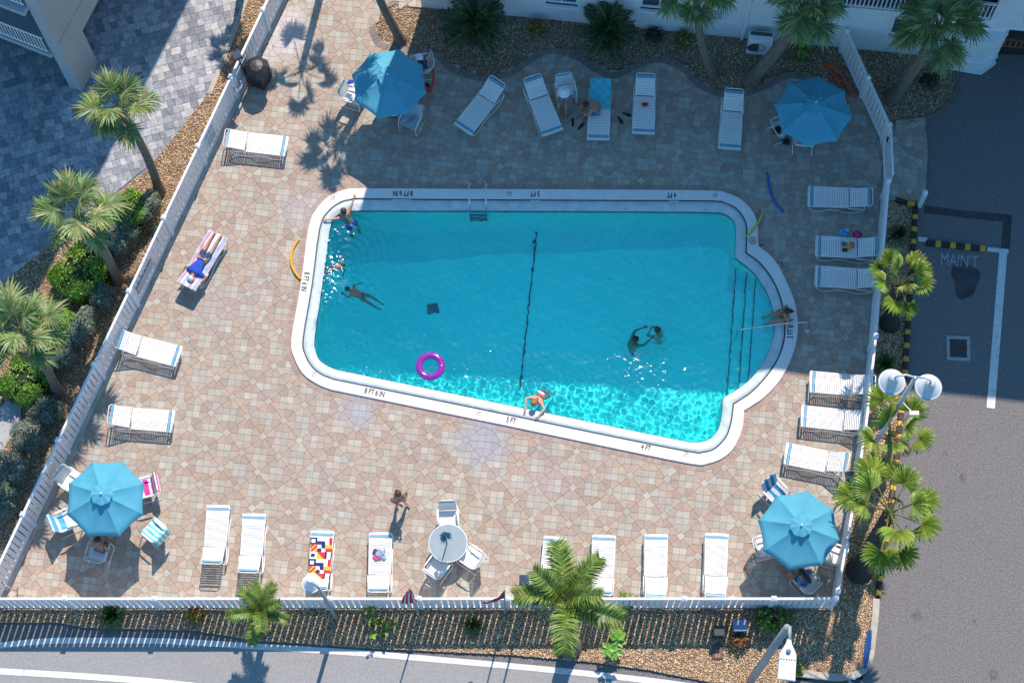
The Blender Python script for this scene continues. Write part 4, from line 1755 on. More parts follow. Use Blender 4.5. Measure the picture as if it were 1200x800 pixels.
def shrub(px, py, w, d, h, label, name='shrub', cols=greens, n=None, leaf=0.085, rz=0.0, seed=1, lumps=5, group=None, cat='shrub'):
    p = at(px, py, 0)
    t = thing(name, (p.x, p.y, -0.06), label, cat, rz=rz, group=group)
    g = random.Random(seed)
    bl = [(0, 0, h * .45, w * .45, d * .45, h * .52)]
    for k in range(lumps):
        a = 2 * math.pi * k / lumps + g.random()
        bl.append((math.cos(a) * w * .27, math.sin(a) * d * .27, h * g.uniform(.35, .55), w * g.uniform(.22, .30), d * g.uniform(.22, .30), h * g.uniform(.36, .5)))
    n = n or int(1100 * (w * d + h * (w + d)))
    link('foliage', leaf_cloud('foliage', n, leaf, cols, lump_shape(bl), seed), t)
    b = MB()
    for k in range(5):
        a = 2 * math.pi * k / 5
        b.tube([(0, 0, 0), (math.cos(a) * w * .12, math.sin(a) * d * .12, h * .35), (math.cos(a) * w * .3, math.sin(a) * d * .3, h * .75)], [.025, .02, .008], n=5)
    b.build('stem', bark_m, t)
    return t


def hedge_box(px, py, w, d, h, rz, label, seed):
    """clipped, rounded block of glossy leaves"""
    p = at(px, py, h * .8)
    t = thing('clipped_hedge', (p.x, p.y, -0.06), label, 'hedge', rz=rz)

    def f(g, n):
        d_ = g.normal(0, 1, (n, 3))
        q = np.sign(d_) * np.abs(d_) ** .55
        q /= np.linalg.norm(q, axis=1)[:, None]
        m = np.max(np.abs(q), axis=1)[:, None]
        q = q / (m ** .62)
        r_ = 1 - np.abs(g.normal(0, .09, n))
        r_ *= 1 + .05 * np.sin(5 * q[:, 0] + seed) * np.cos(4 * q[:, 1])
        P = q * np.array([w / 2, d / 2, h / 2]) * r_[:, None]
        P[:, 2] += h / 2
        return P, q / np.linalg.norm(q, axis=1)[:, None]
    n = int(1500 * (w * d + h * (w + d)))
    link('foliage', leaf_cloud('foliage', n, .085, [(0.16, 0.32, 0.03), (0.22, 0.41, 0.05), (0.10, 0.22, 0.02), (0.18, 0.36, 0.035)], f, seed, flat=.28), t)
    b = MB()
    for k in range(6):
        a = k * 1.05
        b.tube([(math.cos(a) * w * .1, math.sin(a) * d * .1, 0), (math.cos(a) * w * .25, math.sin(a) * d * .25, h * .8)], [.03, .012], n=5)
    b.build('stem', bark_m, t)
    # dark twiggy core so that the block is not see-through
    b = MB()
    b.ball((0, 0, h * .48), (w * .40, d * .40, h * .42), 12, 8)
    b.build('twigs', mat('twig_core', (0.02, 0.035, 0.01), .95, var=.5, scale=20), t)
    return t


hedge_box(149, 244, 1.25, 1.15, 1.0, R(30), 'clipped bright green hedge, uppermost of the row beside the driveway', 3)
hedge_box(125, 276, 1.0, .9, .9, R(40), 'small clipped green hedge half under the fronds of the middle palm', 5)
hedge_box(92, 316, 1.5, 1.75, 1.0, R(-38), 'largest clipped green hedge, in the middle of the row beside the driveway', 4)
hedge_box(62, 380, 1.2, 1.3, .9, R(-30), 'clipped green hedge above the lowest palm on the left', 8)
hedge_box(28, 442, 1.35, 1.5, 1.0, R(-25), 'clipped green hedge at the end of the grey pavement, lowest of the row', 9)
for i, (px, py, w, d, h, rz, lab) in enumerate([
    (176, 250, .8, 1.1, 1.0, -30, 'grey-green bush between the uppermost hedge and the fence'),
    (146, 285, .9, 1.6, 1.1, -30, 'long grey-green bush right of the small clipped hedge'),
    (122, 352, .8, .9, .9, 0, 'grey-green bush in shade below the middle palm trunk'),
    (98, 392, .75, 1.7, 1.0, -30, 'long silver-green bush between the lowest two hedges and the fence'),
    (78, 424, .7, 1.0, .9, -25, 'silver-green bush right of the lowest palm'),
    (58, 485, 1.1, 1.0, .8, 0, 'grey-green bush right of the pavement end, in shade'),
    (38, 515, 1.1, 1.1, .9, 20, 'silver-green bush below the end of the grey pavement'),
    (18, 552, 1.1, 1.2, .9, 0, 'silver-green bush near the left edge of the photograph'),
    (6, 592, 1.0, 1.2, .9, 0, 'lowest silver-green bush, in the lower left corner behind the fence')]):
    shrub(px, py, w, d, h, lab, name='silver_bush', cols=silver, leaf=.06, rz=R(rz), seed=40 + i, n=int(2600 * (w * d + h * .9)), lumps=6)


# ---- fronds
def fan_frond(seed, rad=0.68, petiole=0.72, nseg=30, spread=150, droop=0.42, cols=None, rise=0.35):
    """sabal-like fan: narrow free leaflets that droop at the tips. Points along +x"""
    g = random.Random(seed)
    b = MB()
    cols = cols or [(0.15, 0.23, 0.06), (0.21, 0.29, 0.09), (0.11, 0.18, 0.045), (0.29, 0.34, 0.15)]
    b.col = (0.16, 0.18, 0.07)
    pts = []
    for i in range(6):
        t = i / 5
        pts.append((petiole * t, 0, rise * t - 0.28 * rise * t * t))
    b.tube(pts, [.022, .018, .016, .014, .012, .010], n=4)
    hx, hz = pts[-1][0], pts[-1][2]
    for k in range(nseg):
        f = (k + .5) / nseg * 2 - 1
        a = R(spread) * f + g.uniform(-.04, .04)
        L = rad * (1 - .25 * abs(f)) * g.uniform(.78, 1.12)
        w = .030 + .012 * (1 - abs(f))
        d = Vector((math.cos(a), math.sin(a), 0))
        s_ = Vector((-d.y, d.x, 0))
        # costapalmate: middle leaflets start further along
        o = Vector((hx + .16 * (1 - abs(f)), 0, hz))
        lift = g.uniform(-.06, .10)
        drp = droop * g.uniform(.6, 1.4)
        row = []
        for j, q in enumerate((0, .3, .62, 1.0)):
            c = o + d * L * q * (1 - .10 * q * drp) + Vector((0, 0, lift * q * L - drp * L * q ** 2.6 * .75))
            ww = w * (0.45, 1.0, .75, .02)[j]
            row.append((c + s_ * ww, c + Vector((0, 0, -.012 if j < 3 else 0)), c - s_ * ww))
        b.col = tuple(x * g.uniform(.8, 1.2) for x in g.choice(cols))
        vs = [p for r_ in row for p in r_]
        fs = []
        for j in range(3):
            for i in range(2):
                fs.append((j * 3 + i, j * 3 + i + 1, (j + 1) * 3 + i + 1, (j + 1) * 3 + i))
        b.add(vs, fs)
    return b.mesh('frond', leaf_g)


def wash_frond(seed, rad=0.60, petiole=1.05, nseg=30, spread=125, droop=.35, rise=.3, cols=None):
    """Washington-palm fan: one pleated blade whose outer third splits into tips"""
    g = random.Random(seed)
    b = MB()
    cols = cols or [(0.20, 0.30, 0.035), (0.26, 0.36, 0.045), (0.15, 0.24, 0.03), (0.32, 0.40, 0.07)]
    b.col = (0.22, 0.24, 0.06)
    pts = [(petiole * t, 0, rise * t - .35 * rise * t * t) for t in (0, .2, .4, .6, .8, 1)]
    b.tube(pts, [.028, .022, .019, .017, .014, .011], n=4)
    hx, hz = pts[-1][0], pts[-1][2]
    side = g.uniform(-.12, .12)
    for k in range(nseg):
        f0, f1 = k / nseg * 2 - 1, (k + 1) / nseg * 2 - 1
        fm = (f0 + f1) / 2
        def pt(f, q, z):
            a = R(spread) * f
            L = rad * (1 - .22 * abs(f) ** 1.5) * q
            dr = droop * (abs(f) ** 2 * .5 + .55 * q ** 2) * L
            return Vector((hx + L * math.cos(a), L * math.sin(a), hz + z - dr + side * math.sin(a) * L + .10 * L))
        b.col = tuple(x * g.uniform(.85, 1.15) for x in g.choice(cols))
        q1 = .58
        tip = g.uniform(.92, 1.08)
        e = g.uniform(-.03, .03)
        vs = [pt(f0, .04, 0), pt(fm, .04, .012), pt(f1, .04, 0), pt(f0, q1, -.010), pt(fm, q1, .022), pt(f1, q1, -.010),
              pt(f0 * .75 + fm * .25 + e, .8, -.01), pt(fm + e, .8, .012), pt(f1 * .75 + fm * .25 + e, .8, -.01), pt(fm + e * 2, tip, -.05 - .08 * g.random())]
        fs = [(0, 1, 4, 3), (1, 2, 5, 4), (3, 4, 7, 6), (4, 5, 8, 7), (6, 7, 9), (7, 8, 9)]
        b.add(vs, fs)
    return b.mesh('frond', leaf_g)


def feather_frond(seed, L=2.0, n=60, ll=.34, planes=3, droop=.45, rise=.35, cols=None, w=.018):
    """pinnate frond; planes > 1 gives a bushy plume"""
    g = random.Random(seed)
    b = MB()
    cols = cols or [(0.10, 0.18, 0.025), (0.15, 0.24, 0.035), (0.07, 0.13, 0.02), (0.20, 0.28, 0.05)]
    b.col = (0.16, 0.20, 0.06)
    ax = []
    for i in range(11):
        t = i / 10
        ax.append(Vector((L * t * (1 - .12 * t * t), 0, rise * L * t - droop * L * t ** 2.2)))
    b.tube(ax, [.024 * (1 - .85 * i / 10) + .003 for i in range(11)], n=4)
    for k in range(n):
        t = .10 + .90 * (k + g.random() * .6) / n
        i = min(9, int(t * 10))
        p = lerp(ax[i], ax[i + 1], t * 10 - i)
        tan = (ax[i + 1] - ax[i]).normalized()
        up = Vector((0, 1, 0)).cross(tan) * -1
        for sd_ in (-1, 1):
            for pl in range(planes):
                el = R(-15 + (pl - (planes - 1) / 2) * 42 + g.uniform(-14, 14))
                out = Vector((0, sd_ * math.cos(el), 0)) + up * math.sin(el)
                fw = .22 + .38 * t
                d = (out + tan * fw).normalized()
                ln = ll * (math.sin(math.pi * min(1, .12 + t * .80)) ** .4) * g.uniform(.8, 1.12)
                s_ = tan.cross(d).cross(d).normalized() * w
                tip = p + d * ln + Vector((0, 0, -.18 * ln))
                m1 = p + d * ln * .5
                b.col = tuple(x * g.uniform(.8, 1.2) for x in g.choice(cols))
                b.add([p - s_ * .5, p + s_ * .5, m1 + s_ * .8, m1 - s_ * .8, tip], [(0, 1, 2, 3), (3, 2, 4)])
    return b.mesh('frond', leaf_g)


def trunk_mesh(base, top, r0, r1, m, parent, rings=14, seed=0, bend=0.0, boots=False):
    g = random.Random(seed)
    pts, rs = [], []
    side = Vector((top.y - base.y, -(top.x - base.x), 0))
    if side.length > 0:
        side.normalize()
    for i in range(rings * 2 + 1):
        t = i / (rings * 2)
        p = lerp(base, top, t) + side * bend * math.sin(math.pi * t)
        pts.append(p)
        r_ = r0 + (r1 - r0) * t + .06 * r0 * (i % 2) + (.5 * r0 * max(0, .12 - t) / .12)
        rs.append(r_)
    b = MB()
    b.tube(pts, rs, n=12)
    return b.build('trunk', m, parent, world=True)


def palm(name, basepx, crownpx, h, label, meshes, n, rad_rot=1.0, r0=.14, r1=.10, barkm=None, seed=1, elev=(-35, 65), bend=0.0, scale=1.0, group=None, cat='palm tree', cut_=None):
    g = random.Random(seed)
    base = at(basepx[0], basepx[1], 0)
    base.z = -0.08
    crown = at(crownpx[0], crownpx[1], h)
    t = thing(name, base, label, cat, group=group)
    trunk_mesh(base, crown, r0, r1, barkm or bark_m, t, seed=seed, bend=bend)
    c = crown - t.location
    for k in range(n):
        az_ = 2 * math.pi * (k * 0.381966) + g.uniform(-.25, .25)
        f = (k + .5) / n
        el = elev[1] + (elev[0] - elev[1]) * f ** .9 + g.uniform(-7, 7)
        o = link('frond', g.choice(meshes), t, c + Vector((0, 0, .12 * (1 - f))))
        o.rotation_euler = (g.uniform(-.25, .25), -R(el), az_)
        s_ = scale * g.uniform(.88, 1.1)
        o.scale = (s_, s_, s_)
    # a dead brown frond or two hanging below the crown
    if meshes is sabals or meshes is washes:
        for k in range(2):
            o = link('dead_frond', g.choice(DEAD), t, c + Vector((0, 0, -.12)))
            o.rotation_euler = (0, R(38 + 20 * g.random()), g.uniform(0, 6.28))
            s_ = scale * .8
            o.scale = (s_, s_, s_)
    # leaf bases and spear leaf
    b = MB()
    for k in range(12):
        a = k * 2.4
        z = -.30 + k * .028
        d = Vector((math.cos(a), math.sin(a), 0))
        b.tube([c + d * r1 * .7 + Vector((0, 0, z)), c + d * (r1 + .10) + Vector((0, 0, z + .16))], [.035, .012], n=4)
    b.build('leaf_bases', mat('leaf_base', (0.28, 0.16, 0.07), .9, var=.3, scale=20), t)
    return t


sabals = [fan_frond(s_) for s_ in range(1, 6)]
sab_shade = sabals
washes = [wash_frond(s_) for s_ in range(11, 16)]
DEAD = [fan_frond(90 + s_, nseg=22, spread=95, droop=1.0, cols=[(0.28, 0.17, 0.08), (0.34, 0.24, 0.12), (0.20, 0.12, 0.06)]) for s_ in range(2)]
plumes = [feather_frond(s_, L=1.65, n=46, ll=.46, planes=3, w=.021, cols=[(0.12, 0.20, 0.03), (0.19, 0.28, 0.045), (0.08, 0.14, 0.02), (0.26, 0.33, 0.07)]) for s_ in range(21, 24)]
cycads = [feather_frond(s_, L=1.15, n=34, ll=.30, planes=1, droop=.35, rise=.35, cols=[(0.035, 0.07, 0.022), (0.05, 0.09, 0.025), (0.028, 0.055, 0.02)], w=.016) for s_ in range(31, 34)]

palm('sabal_palm', (187, 224), (140, 128), 4.6, 'fan palm with leaning trunk, uppermost of three beside the driveway', sabals, 13, seed=4, scale=.88, bend=.12)
palm('sabal_palm', (137, 327), (93, 252), 5.3, 'fan palm with pale fronds above the largest clipped hedge', sabals, 12, seed=9, scale=.98, bend=.15)
palm('sabal_palm', (68, 462), (26, 388), 4.9, 'lowest fan palm on the left, its trunk rising beside the end of the pavement', sabals, 14, seed=15, scale=.95, bend=.12)
palm('sabal_palm', (470, 47), (421, -61), 5.2, 'palm trunk rising from the gravel above the half-lit blue umbrella', sabals, 11, seed=22, scale=.85, bend=-.1)
palm('sabal_palm', (836, 86), (815, -6), 4.6, 'palm with a curved grey trunk in the gravel bed left of the air conditioner', sabals, 15, seed=27, scale=.9, bend=-.25)
palm('sabal_palm', (879, 94), (945, 8), 4.4, 'palm whose thick trunk leans to the right beside the air conditioner', sabals, 17, seed=31, r0=.2, r1=.17, scale=.95, bend=.1)
palm('sabal_palm', (1046, 112), (1100, 34), 4.3, 'palm leaning right over the gravel outside the slanting white fence', sabals, 20, seed=36, r0=.19, r1=.15, scale=1.0, bend=.1)
# palms standing just beyond the frame: their shadows fall on the deck and the driveway
palm('sabal_palm', (392, -70), (378, -165), 5.4, 'palm standing just beyond the top of the photograph, seen by its shadow on the deck', washes, 8, seed=41, scale=.85)
palm('sabal_palm', (286, -30), (283, -80), 3.0, 'small palm beyond the top of the photograph, seen by its shadow on the grey drive', sabals, 12, seed=44, scale=.62)

palm('fan_palm', (1043, 378), (1054, 334), 2.9, 'bright green fan palm reaching over the fence beside the lettering', washes, 11, seed=52, r0=.22, r1=.18, barkm=bark_dark, elev=(5, 66), scale=.72)
palm('fan_palm', (1031, 568), (1044, 512), 3.4, 'fan palm with upright stems just below the double street lamp', washes, 8, seed=57, r0=.15, r1=.12, barkm=bark_m, elev=(10, 68), scale=.92)
palm('fan_palm', (1007, 668), (1042, 601), 4.9, 'biggest fan palm on the right, with a swollen black trunk foot', washes, 12, seed=63, r0=.27, r1=.16, barkm=bark_dark, elev=(-20, 58), scale=1.0)
palm('foxtail_palm', (668, 757), (664, 704), 6.4, 'plumed palm in front of the road fence, its crown over a white lounger', plumes, 7, seed=71, r0=.24, r1=.13, elev=(5, 62), scale=1.0)
palm('feather_palm', (310, 740), (306, 716), 1.9, 'smaller feathery palm over the road fence near its left end', plumes, 8, seed=78, r0=.10, r1=.08, elev=(5, 62), scale=.62)
palm('sago_palm', (557, 45), (556, 30), 0.8, 'dark feathery sago palm in the gravel right of the half-lit umbrella', cycads, 26, seed=81, r0=.14, r1=.13, barkm=bark_dark, elev=(0, 70), scale=1.05)
palm('sago_palm', (713, 52), (712, 37), 0.8, 'dark feathery sago palm in front of the wall above the turquoise towel', cycads, 24, seed=85, r0=.14, r1=.13, barkm=bark_dark, elev=(0, 70), scale=1.0)

# ---- small plants
croton = [(0.45, 0.30, 0.02), (0.35, 0.30, 0.03), (0.10, 0.12, 0.02), (0.30, 0.10, 0.02), (0.06, 0.10, 0.02)]
lime = [(0.22, 0.33, 0.03), (0.30, 0.40, 0.05), (0.12, 0.22, 0.03), (0.07, 0.15, 0.02)]
darkg = [(0.03, 0.055, 0.018), (0.04, 0.07, 0.02), (0.05, 0.05, 0.02)]
for i, (px, py, w, h, cols, lf, nn, lab) in enumerate([
    (629, 36, .55, .5, croton, .11, 260, 'yellow and red croton between the two sago palms'),
    (766, 44, .6, .4, darkg, .10, 300, 'low dark bush against the wall right of the second sago palm'),
    (801, 48, .6, .5, croton, .10, 280, 'yellow-green croton left of the curved palm trunk'),
    (939, 66, .6, .6, lime, .13, 240, 'bright green broad-leaved bush above the dark umbrella'),
    (1088, 98, .65, .5, darkg, .09, 420, 'dark round bush at the foot of the right-hand leaning palm'),
    (229, 722, .55, .5, croton, .10, 260, 'orange and green croton right of the first bush behind the road fence'),
    (560, 40, .5, .3, darkg, .1, 150, 'low dark undergrowth beneath the left sago palm'),
    (735, 705, .6, .5, lime, .12, 160, 'lime green leaves touching the road fence right of the plumed palm'),
    (866, 752, .6, .45, [(0.28, 0.10, 0.03), (0.35, 0.16, 0.05), (0.10, 0.06, 0.02)], .10, 260, 'rust-red croton beside the blue electrical box'),
    (906, 727, 1.1, .6, greens + lime, .12, 560, 'glossy green bush under the arm of the tall street lamp'),
    (933, 785, .5, .35, lime, .10, 160, 'small pale green plant beside the white lamp head'),
    (670, 752, .35, .3, lime, .09, 90, 'small yellow-green seedling right of the plumed palm trunk')]):
    shrub(px, py, w, w * .85, h, lab, name='croton' if cols is croton else 'small_bush', cols=cols, leaf=lf, n=nn, seed=100 + i, lumps=4)


def stem_plant(px, py, n, h, label, leaf=.16, cols=lime, seed=1, name='leafy_plant', spread=.3):
    p = at(px, py, 0)
    t = thing(name, (p.x, p.y, -0.06), label, 'plant')
    g = random.Random(seed)
    for k in range(n):
        a = g.uniform(0, 6.28)
        r_ = g.uniform(0.02, spread)
        b = MB()
        top = Vector((math.cos(a) * r_ * 1.4, math.sin(a) * r_ * 1.4, h * g.uniform(.7, 1)))
        b.col = (.2, .22, .08)
        b.tube([(math.cos(a) * r_ * .5, math.sin(a) * r_ * .5, 0), top], [.012, .006], n=4)
        for j in range(6):
            aa = a + j * 1.1 + g.uniform(-.3, .3)
            d = Vector((math.cos(aa), math.sin(aa), g.uniform(-.1, .5)))
            s_ = Vector((-d.y, d.x, 0)).normalized() * leaf * .32
            q = top - Vector((0, 0, j * .03))
            b.col = tuple(x * g.uniform(.8, 1.2) for x in g.choice(cols))
            b.add([q, q + d * leaf * .5 + s_, q + d * leaf + Vector((0, 0, -.03)), q + d * leaf * .5 - s_, q + d * leaf * .5 + Vector((0, 0, -.02))], [(0, 4, 1), (4, 2, 1), (0, 3, 4), (3, 2, 4)])
        b.build('stem', leaf_g, t)
    return t


stem_plant(432, 727, 3, .5, 'yellow-green leafy plant, left of two behind the road fence', seed=3)
stem_plant(447, 735, 5, .6, 'yellow-green leafy plant, right and larger of two behind the road fence', seed=4)
stem_plant(717, 757, 4, .8, 'plant with very large bright green leaves on the sunlit gravel', leaf=.27, seed=6, cols=[(0.13, 0.32, 0.03), (0.18, 0.38, 0.05)], name='elephant_ear_plant', spread=.2)
stem_plant(896, 735, 3, .5, 'small yellow-leaved plant beside the tall street lamp arm', seed=8)


def tuft(px, py, w, h, n, label, cols, seed=1):
    p = at(px, py, 0)
    t = thing('grass_tuft', (p.x, p.y, -0.06), label, 'plant')
    g = random.Random(seed)
    b = MB()
    for k in range(n):
        a = g.uniform(0, 6.283)
        L = w * g.uniform(.6, 1)
        d = Vector((math.cos(a), math.sin(a), 0))
        s_ = Vector((-d.y, d.x, 0)) * .012
        hh = h * g.uniform(.5, 1)
        b.col = tuple(x * g.uniform(.8, 1.2) for x in g.choice(cols))
        q0, q1, q2 = d * .03, d * L * .5 + Vector((0, 0, hh)), d * L + Vector((0, 0, hh * .3))
        b.add([q0 - s_, q0 + s_, q1 + s_, q1 - s_, q2], [(0, 1, 2, 3), (3, 2, 4)])
    b.build('blades', leaf_g, t)
    return t


tuft(132, 722, .55, .5, 160, 'dense green grassy clump behind the road fence near its left end', greens, 1)
tuft(554, 733, .45, .35, 90, 'thin spidery green tuft behind the road fence below the round glass table', [(0.08, 0.12, 0.04), (.05, .09, .03)], 2)
tuft(1052, 276, .45, .4, 90, 'dark spiky tuft in the gravel strip outside the right fence', [(0.05, 0.09, 0.03), (.04, .07, .03)], 3)
tuft(1037, 428, .5, .4, 100, 'dark green tuft at the foot of the fence left of the double lamp', greens, 4)
tuft(1022, 640, .5, .4, 110, 'green grassy tuft between the two lowest fan palms', greens, 5)
# ------------------------------------------------------------------ furniture
strap_w = mat('white_vinyl_strap', (0.80, 0.80, 0.78), 0.5, var=0.03, scale=10)
strap_b = mat('blue_vinyl_strap', (0.10, 0.36, 0.55), 0.5, var=0.05, scale=10)
frame_w = mat('white_painted_aluminium', (0.74, 0.74, 0.73), 0.35)
teal_c = mat('blue_canvas', (0.075, 0.34, 0.46), 0.8, var=0.07, scale=3, bump=0.002, bscale=90, transl=0.06, dirt=0.15, dscale=2.5, dcol=(0.10, 0.36, 0.55))
LZ = 0.36
LL = 1.93


def lounger_parts(back):
    """meshes of a strap lounger: foot end at x=0, head at x=LL; back = angle of the backrest"""
    hx = 1.22
    def prof(x):
        if x <= hx:
            return x, LZ
        return hx + (x - hx) * math.cos(back), LZ + (x - hx) * math.sin(back)
    out = []
    f = MB()
    for s_ in (-1, 1):
        y = .315 * s_
        f.tube([(0, y, LZ), (hx, y, LZ)], .018, n=6)
    f.tube([(0, -.315, LZ), (0, .315, LZ)], .018, n=6)
    f.tube([(hx, -.315, LZ), (hx, .315, LZ)], .016, n=6)
    f.tube([(hx + .48, -.33, .30), (hx + .48, .33, .30)], .014, n=6)
    out.append(('frame', f.mesh('frame', frame_w, smooth=True)))
    for s_ in (-1, 1):
        y = .335 * s_
        l = MB()
        l.tube([(.04, y, LZ - .01), (.10, y, .14), (.18, y, .02), (.42, y, .02), (.60, y, .17), (.92, y, .17), (1.10, y, .02), (1.42, y, .02), (1.62, y, .13), (1.70, y, .27), (hx + .48, y * .99, .30), (hx, y, LZ - .01)], .016, n=6)
        out.append(('leg', l.mesh('leg', frame_w, smooth=True)))
    bk = MB()
    a, c = prof(hx), prof(LL)
    c2 = prof(LL - .05)
    for s_ in (-1, 1):
        y = .285 * s_
    bk.tube([(a[0], -.285, a[1] + .02), (c2[0], -.285, c2[1] + .02), (c[0], -.24, c[1] + .02), (c[0], .24, c[1] + .02), (c2[0], .285, c2[1] + .02), (a[0], .285, a[1] + .02)], .016, n=6)
    if back > .1:
        m_ = prof(hx + .42)
        bk.tube([(m_[0], -.25, m_[1]), (hx + .48, -.25, .31)], .010, n=5)
        bk.tube([(m_[0], .25, m_[1]), (hx + .48, .25, .31)], .010, n=5)
    out.append(('back_frame', bk.mesh('back_frame', frame_w, smooth=True)))

    def straps(x0, x1, pitch, hw, on_back):
        b = MB()
        n = int((x1 - x0) / pitch)
        for k in range(n):
            xm = x0 + (k + .5) * (x1 - x0) / n
            p, q = prof(xm - pitch * .37), prof(xm + pitch * .37)
            up = .022 + (.018 if on_back else 0)
            sag = random.uniform(.004, .012)
            rows = []
            for y in (-hw, -hw * .5, 0, hw * .5, hw):
                dz = up - sag * (1 - (y / hw) ** 2)
                rows.append([(p[0], y, p[1] + dz), (q[0], y, q[1] + dz)])
            lo = [[(v[0], v[1], v[2] - .006) for v in r_] for r_ in rows]
            b.sheet([r_[::-1] for r_ in rows])
            b.sheet(lo)
            for i in (0, 1):
                b.sheet([[r_[i] for r_ in rows], [r_[i] for r_ in lo]])
        return b
    sw = straps(.155, hx - .02, .051, .318, False)
    out.append(('seat_straps*', sw.mesh('seat_straps', strap_w)))
    sw = straps(hx + .03, LL - .15, .052, .285, True)
    out.append(('back_straps*', sw.mesh('back_straps', strap_w)))
    sw = straps(.012, .068, .056, .32, False)
    out.append(('end_strap', sw.mesh('end_strap', strap_w)))
    sw = straps(.072, .15, .078, .322, False)
    out.append(('blue_strap', sw.mesh('blue_strap', strap_b)))
    sw = straps(LL - .145, LL - .062, .078, .288, True)
    out.append(('blue_strap', sw.mesh('blue_strap', strap_b)))
    return out, prof


LP = {}
for bk_ in (4, 14, 26, 36):
    LP[bk_] = lounger_parts(R(bk_))
GRP = 'white strap loungers set out round the pool'


def lounger(foot, head, bk_, label):
    f = at(foot[0], foot[1], LZ)
    h = at(head[0], head[1], LZ + .7 * math.sin(R(bk_)))
    a = math.atan2(h.y - f.y, h.x - f.x)
    t = thing('sun_lounger', (f.x, f.y, 0.006), label, 'sun lounger', rz=a, group=GRP)
    for nm, me in LP[bk_][0]:
        o = link(nm.rstrip('*'), me, t)
        if nm.endswith('*'):
            stuff(o)
    return t


LG = {}
for key, foot, head, bk_, lab in [
    ('a', (336, 172), (261, 161), 14, 'white strap lounger by the left fence, uppermost on the left side'),
    ('man', (256, 275), (218, 336), 14, 'lounger with striped towel on which a man in a blue shirt lies'),
    ('c', (210, 418), (140, 397), 26, 'lounger at the left fence with palm shade over its raised head end'),
    ('d', (203, 494), (127, 485), 26, 'lounger at the left fence just above the umbrella and striped towels'),
    ('e', (949, 447), (1012, 449), 26, 'right-hand lounger just below the edge of the building shadow'),
    ('f', (939, 487), (1005, 491), 26, 'sunlit right-hand lounger, middle of the three below the shadow edge'),
    ('g', (920, 531), (992, 541), 36, 'sunlit right-hand lounger nearest the lower right umbrella'),
    ('h', (947, 230), (1022, 231), 14, 'shaded lounger right of the blue noodle, uppermost of the right-hand row'),
    ('i', (956, 288), (1024, 288), 26, 'shaded right-hand lounger piled with a blue bag and bright towels'),
    ('j', (955.5, 323), (1020, 324), 26, 'shaded right-hand lounger behind the bright green fan palm'),
    ('k', (542, 152), (580, 99), 26, 'shaded lounger tilted to the right, nearest the half-lit umbrella'),
    ('l', (648, 156), (625, 94), 26, 'shaded lounger tilted to the left beside the woman in the white hat'),
    ('m', (701, 164), (704, 92), 14, 'shaded lounger with a turquoise towel and a seated bare-backed man'),
    ('n', (754, 157), (757, 83), 26, 'shaded lounger with a small red bag on its seat'),
    ('o', (855, 175), (861, 103), 26, 'shaded lounger standing alone left of the upper right umbrella'),
    ('p', (256, 592), (247, 669), 36, 'leftmost sunlit lounger of the row along the road fence'),
    ('q', (298, 602), (290, 678), 36, 'sunlit empty lounger left of the one with the signal flag towel'),
    ('r', (378, 622), (371, 694), 36, 'lounger covered by a towel printed with bright signal flags'),
    ('s', (446, 624), (443, 695), 36, 'sunlit lounger with a heap of clothes, left of the glass table'),
    ('t', (651, 629), (643, 700), 36, 'lounger half hidden under the left fronds of the plumed palm'),
    ('u', (708, 627), (705, 698), 36, 'lounger right of the plumed palm crown'),
    ('v', (769, 626), (768, 700), 14, 'empty lounger at the road fence, second from the right end of its row'),
    ('w', (840, 625), (838, 700), 14, 'empty lounger at the right end of the row along the road fence')]:
    LG[key] = lounger(foot, head, bk_, lab)
LBK = dict(a=14, man=14, c=26, d=26, e=26, f=26, g=36, h=14, i=26, j=26, k=26, l=26, m=14, n=26, o=26, p=36, q=36, r=36, s=36, t=36, u=36, v=14, w=14)
cloth_m = mat('towel_cloth', (0.5, 0.5, 0.5), 0.95, tint=True, var=0.06, scale=25, bump=0.004, bscale=60)


def on_lounger(key, x, y, dz=0.0):
    """world point on the lounger surface"""
    px_, pz = LP[LBK[key]][1](x)
    t = LG[key]
    a = t.rotation_euler.z
    return Vector((t.location.x + px_ * math.cos(a) - y * math.sin(a), t.location.y + px_ * math.sin(a) + y * math.cos(a), pz + .05 + dz))


def towel_on(key, x0, x1, hw, colfn, label, nx=26, ny=16, drop=0.12, cat='towel', name='towel', rip=.008):
    """a towel laid over a lounger with its sides hanging down"""
    g = random.Random(hash(key) % 1000 if False else len(label))
    b = MB()
    grid = []
    prof = LP[LBK[key]][1]
    ph = g.uniform(0, 6)
    for i in range(nx + 1):
        row = []
        x = x0 + (x1 - x0) * i / nx
        for j in range(ny + 1):
            v = j / ny * 2 - 1
            y = v * hw
            e = max(0, abs(y) - .30)
            px_, pz = prof(x)
            z = pz + .055 - e * .8 + rip * math.sin(x * 17 + ph + v * 2) * (0.4 + abs(v)) + rip * .5 * math.sin(y * 30 + x * 7)
            row.append((px_, math.copysign(min(abs(y), .30 + e * .45), y) + .01 * math.sin(x * 9 + ph), z))
        grid.append(row)
    for i in range(nx):
        for j in range(ny):
            b.col = colfn((i + .5) / nx, (j + .5) / ny)
            b.add([grid[i][j], grid[i + 1][j], grid[i + 1][j + 1], grid[i][j + 1]], [(0, 3, 2, 1)])
    me = b.mesh(name, cloth_m)
    o = link(name, me, None, LG[key].location, LG[key].rotation_euler.z)
    tag(o, label, cat)
    so = o.modifiers.new('thickness', 'SOLIDIFY')
    so.thickness = .012
    so.offset = 1
    return o


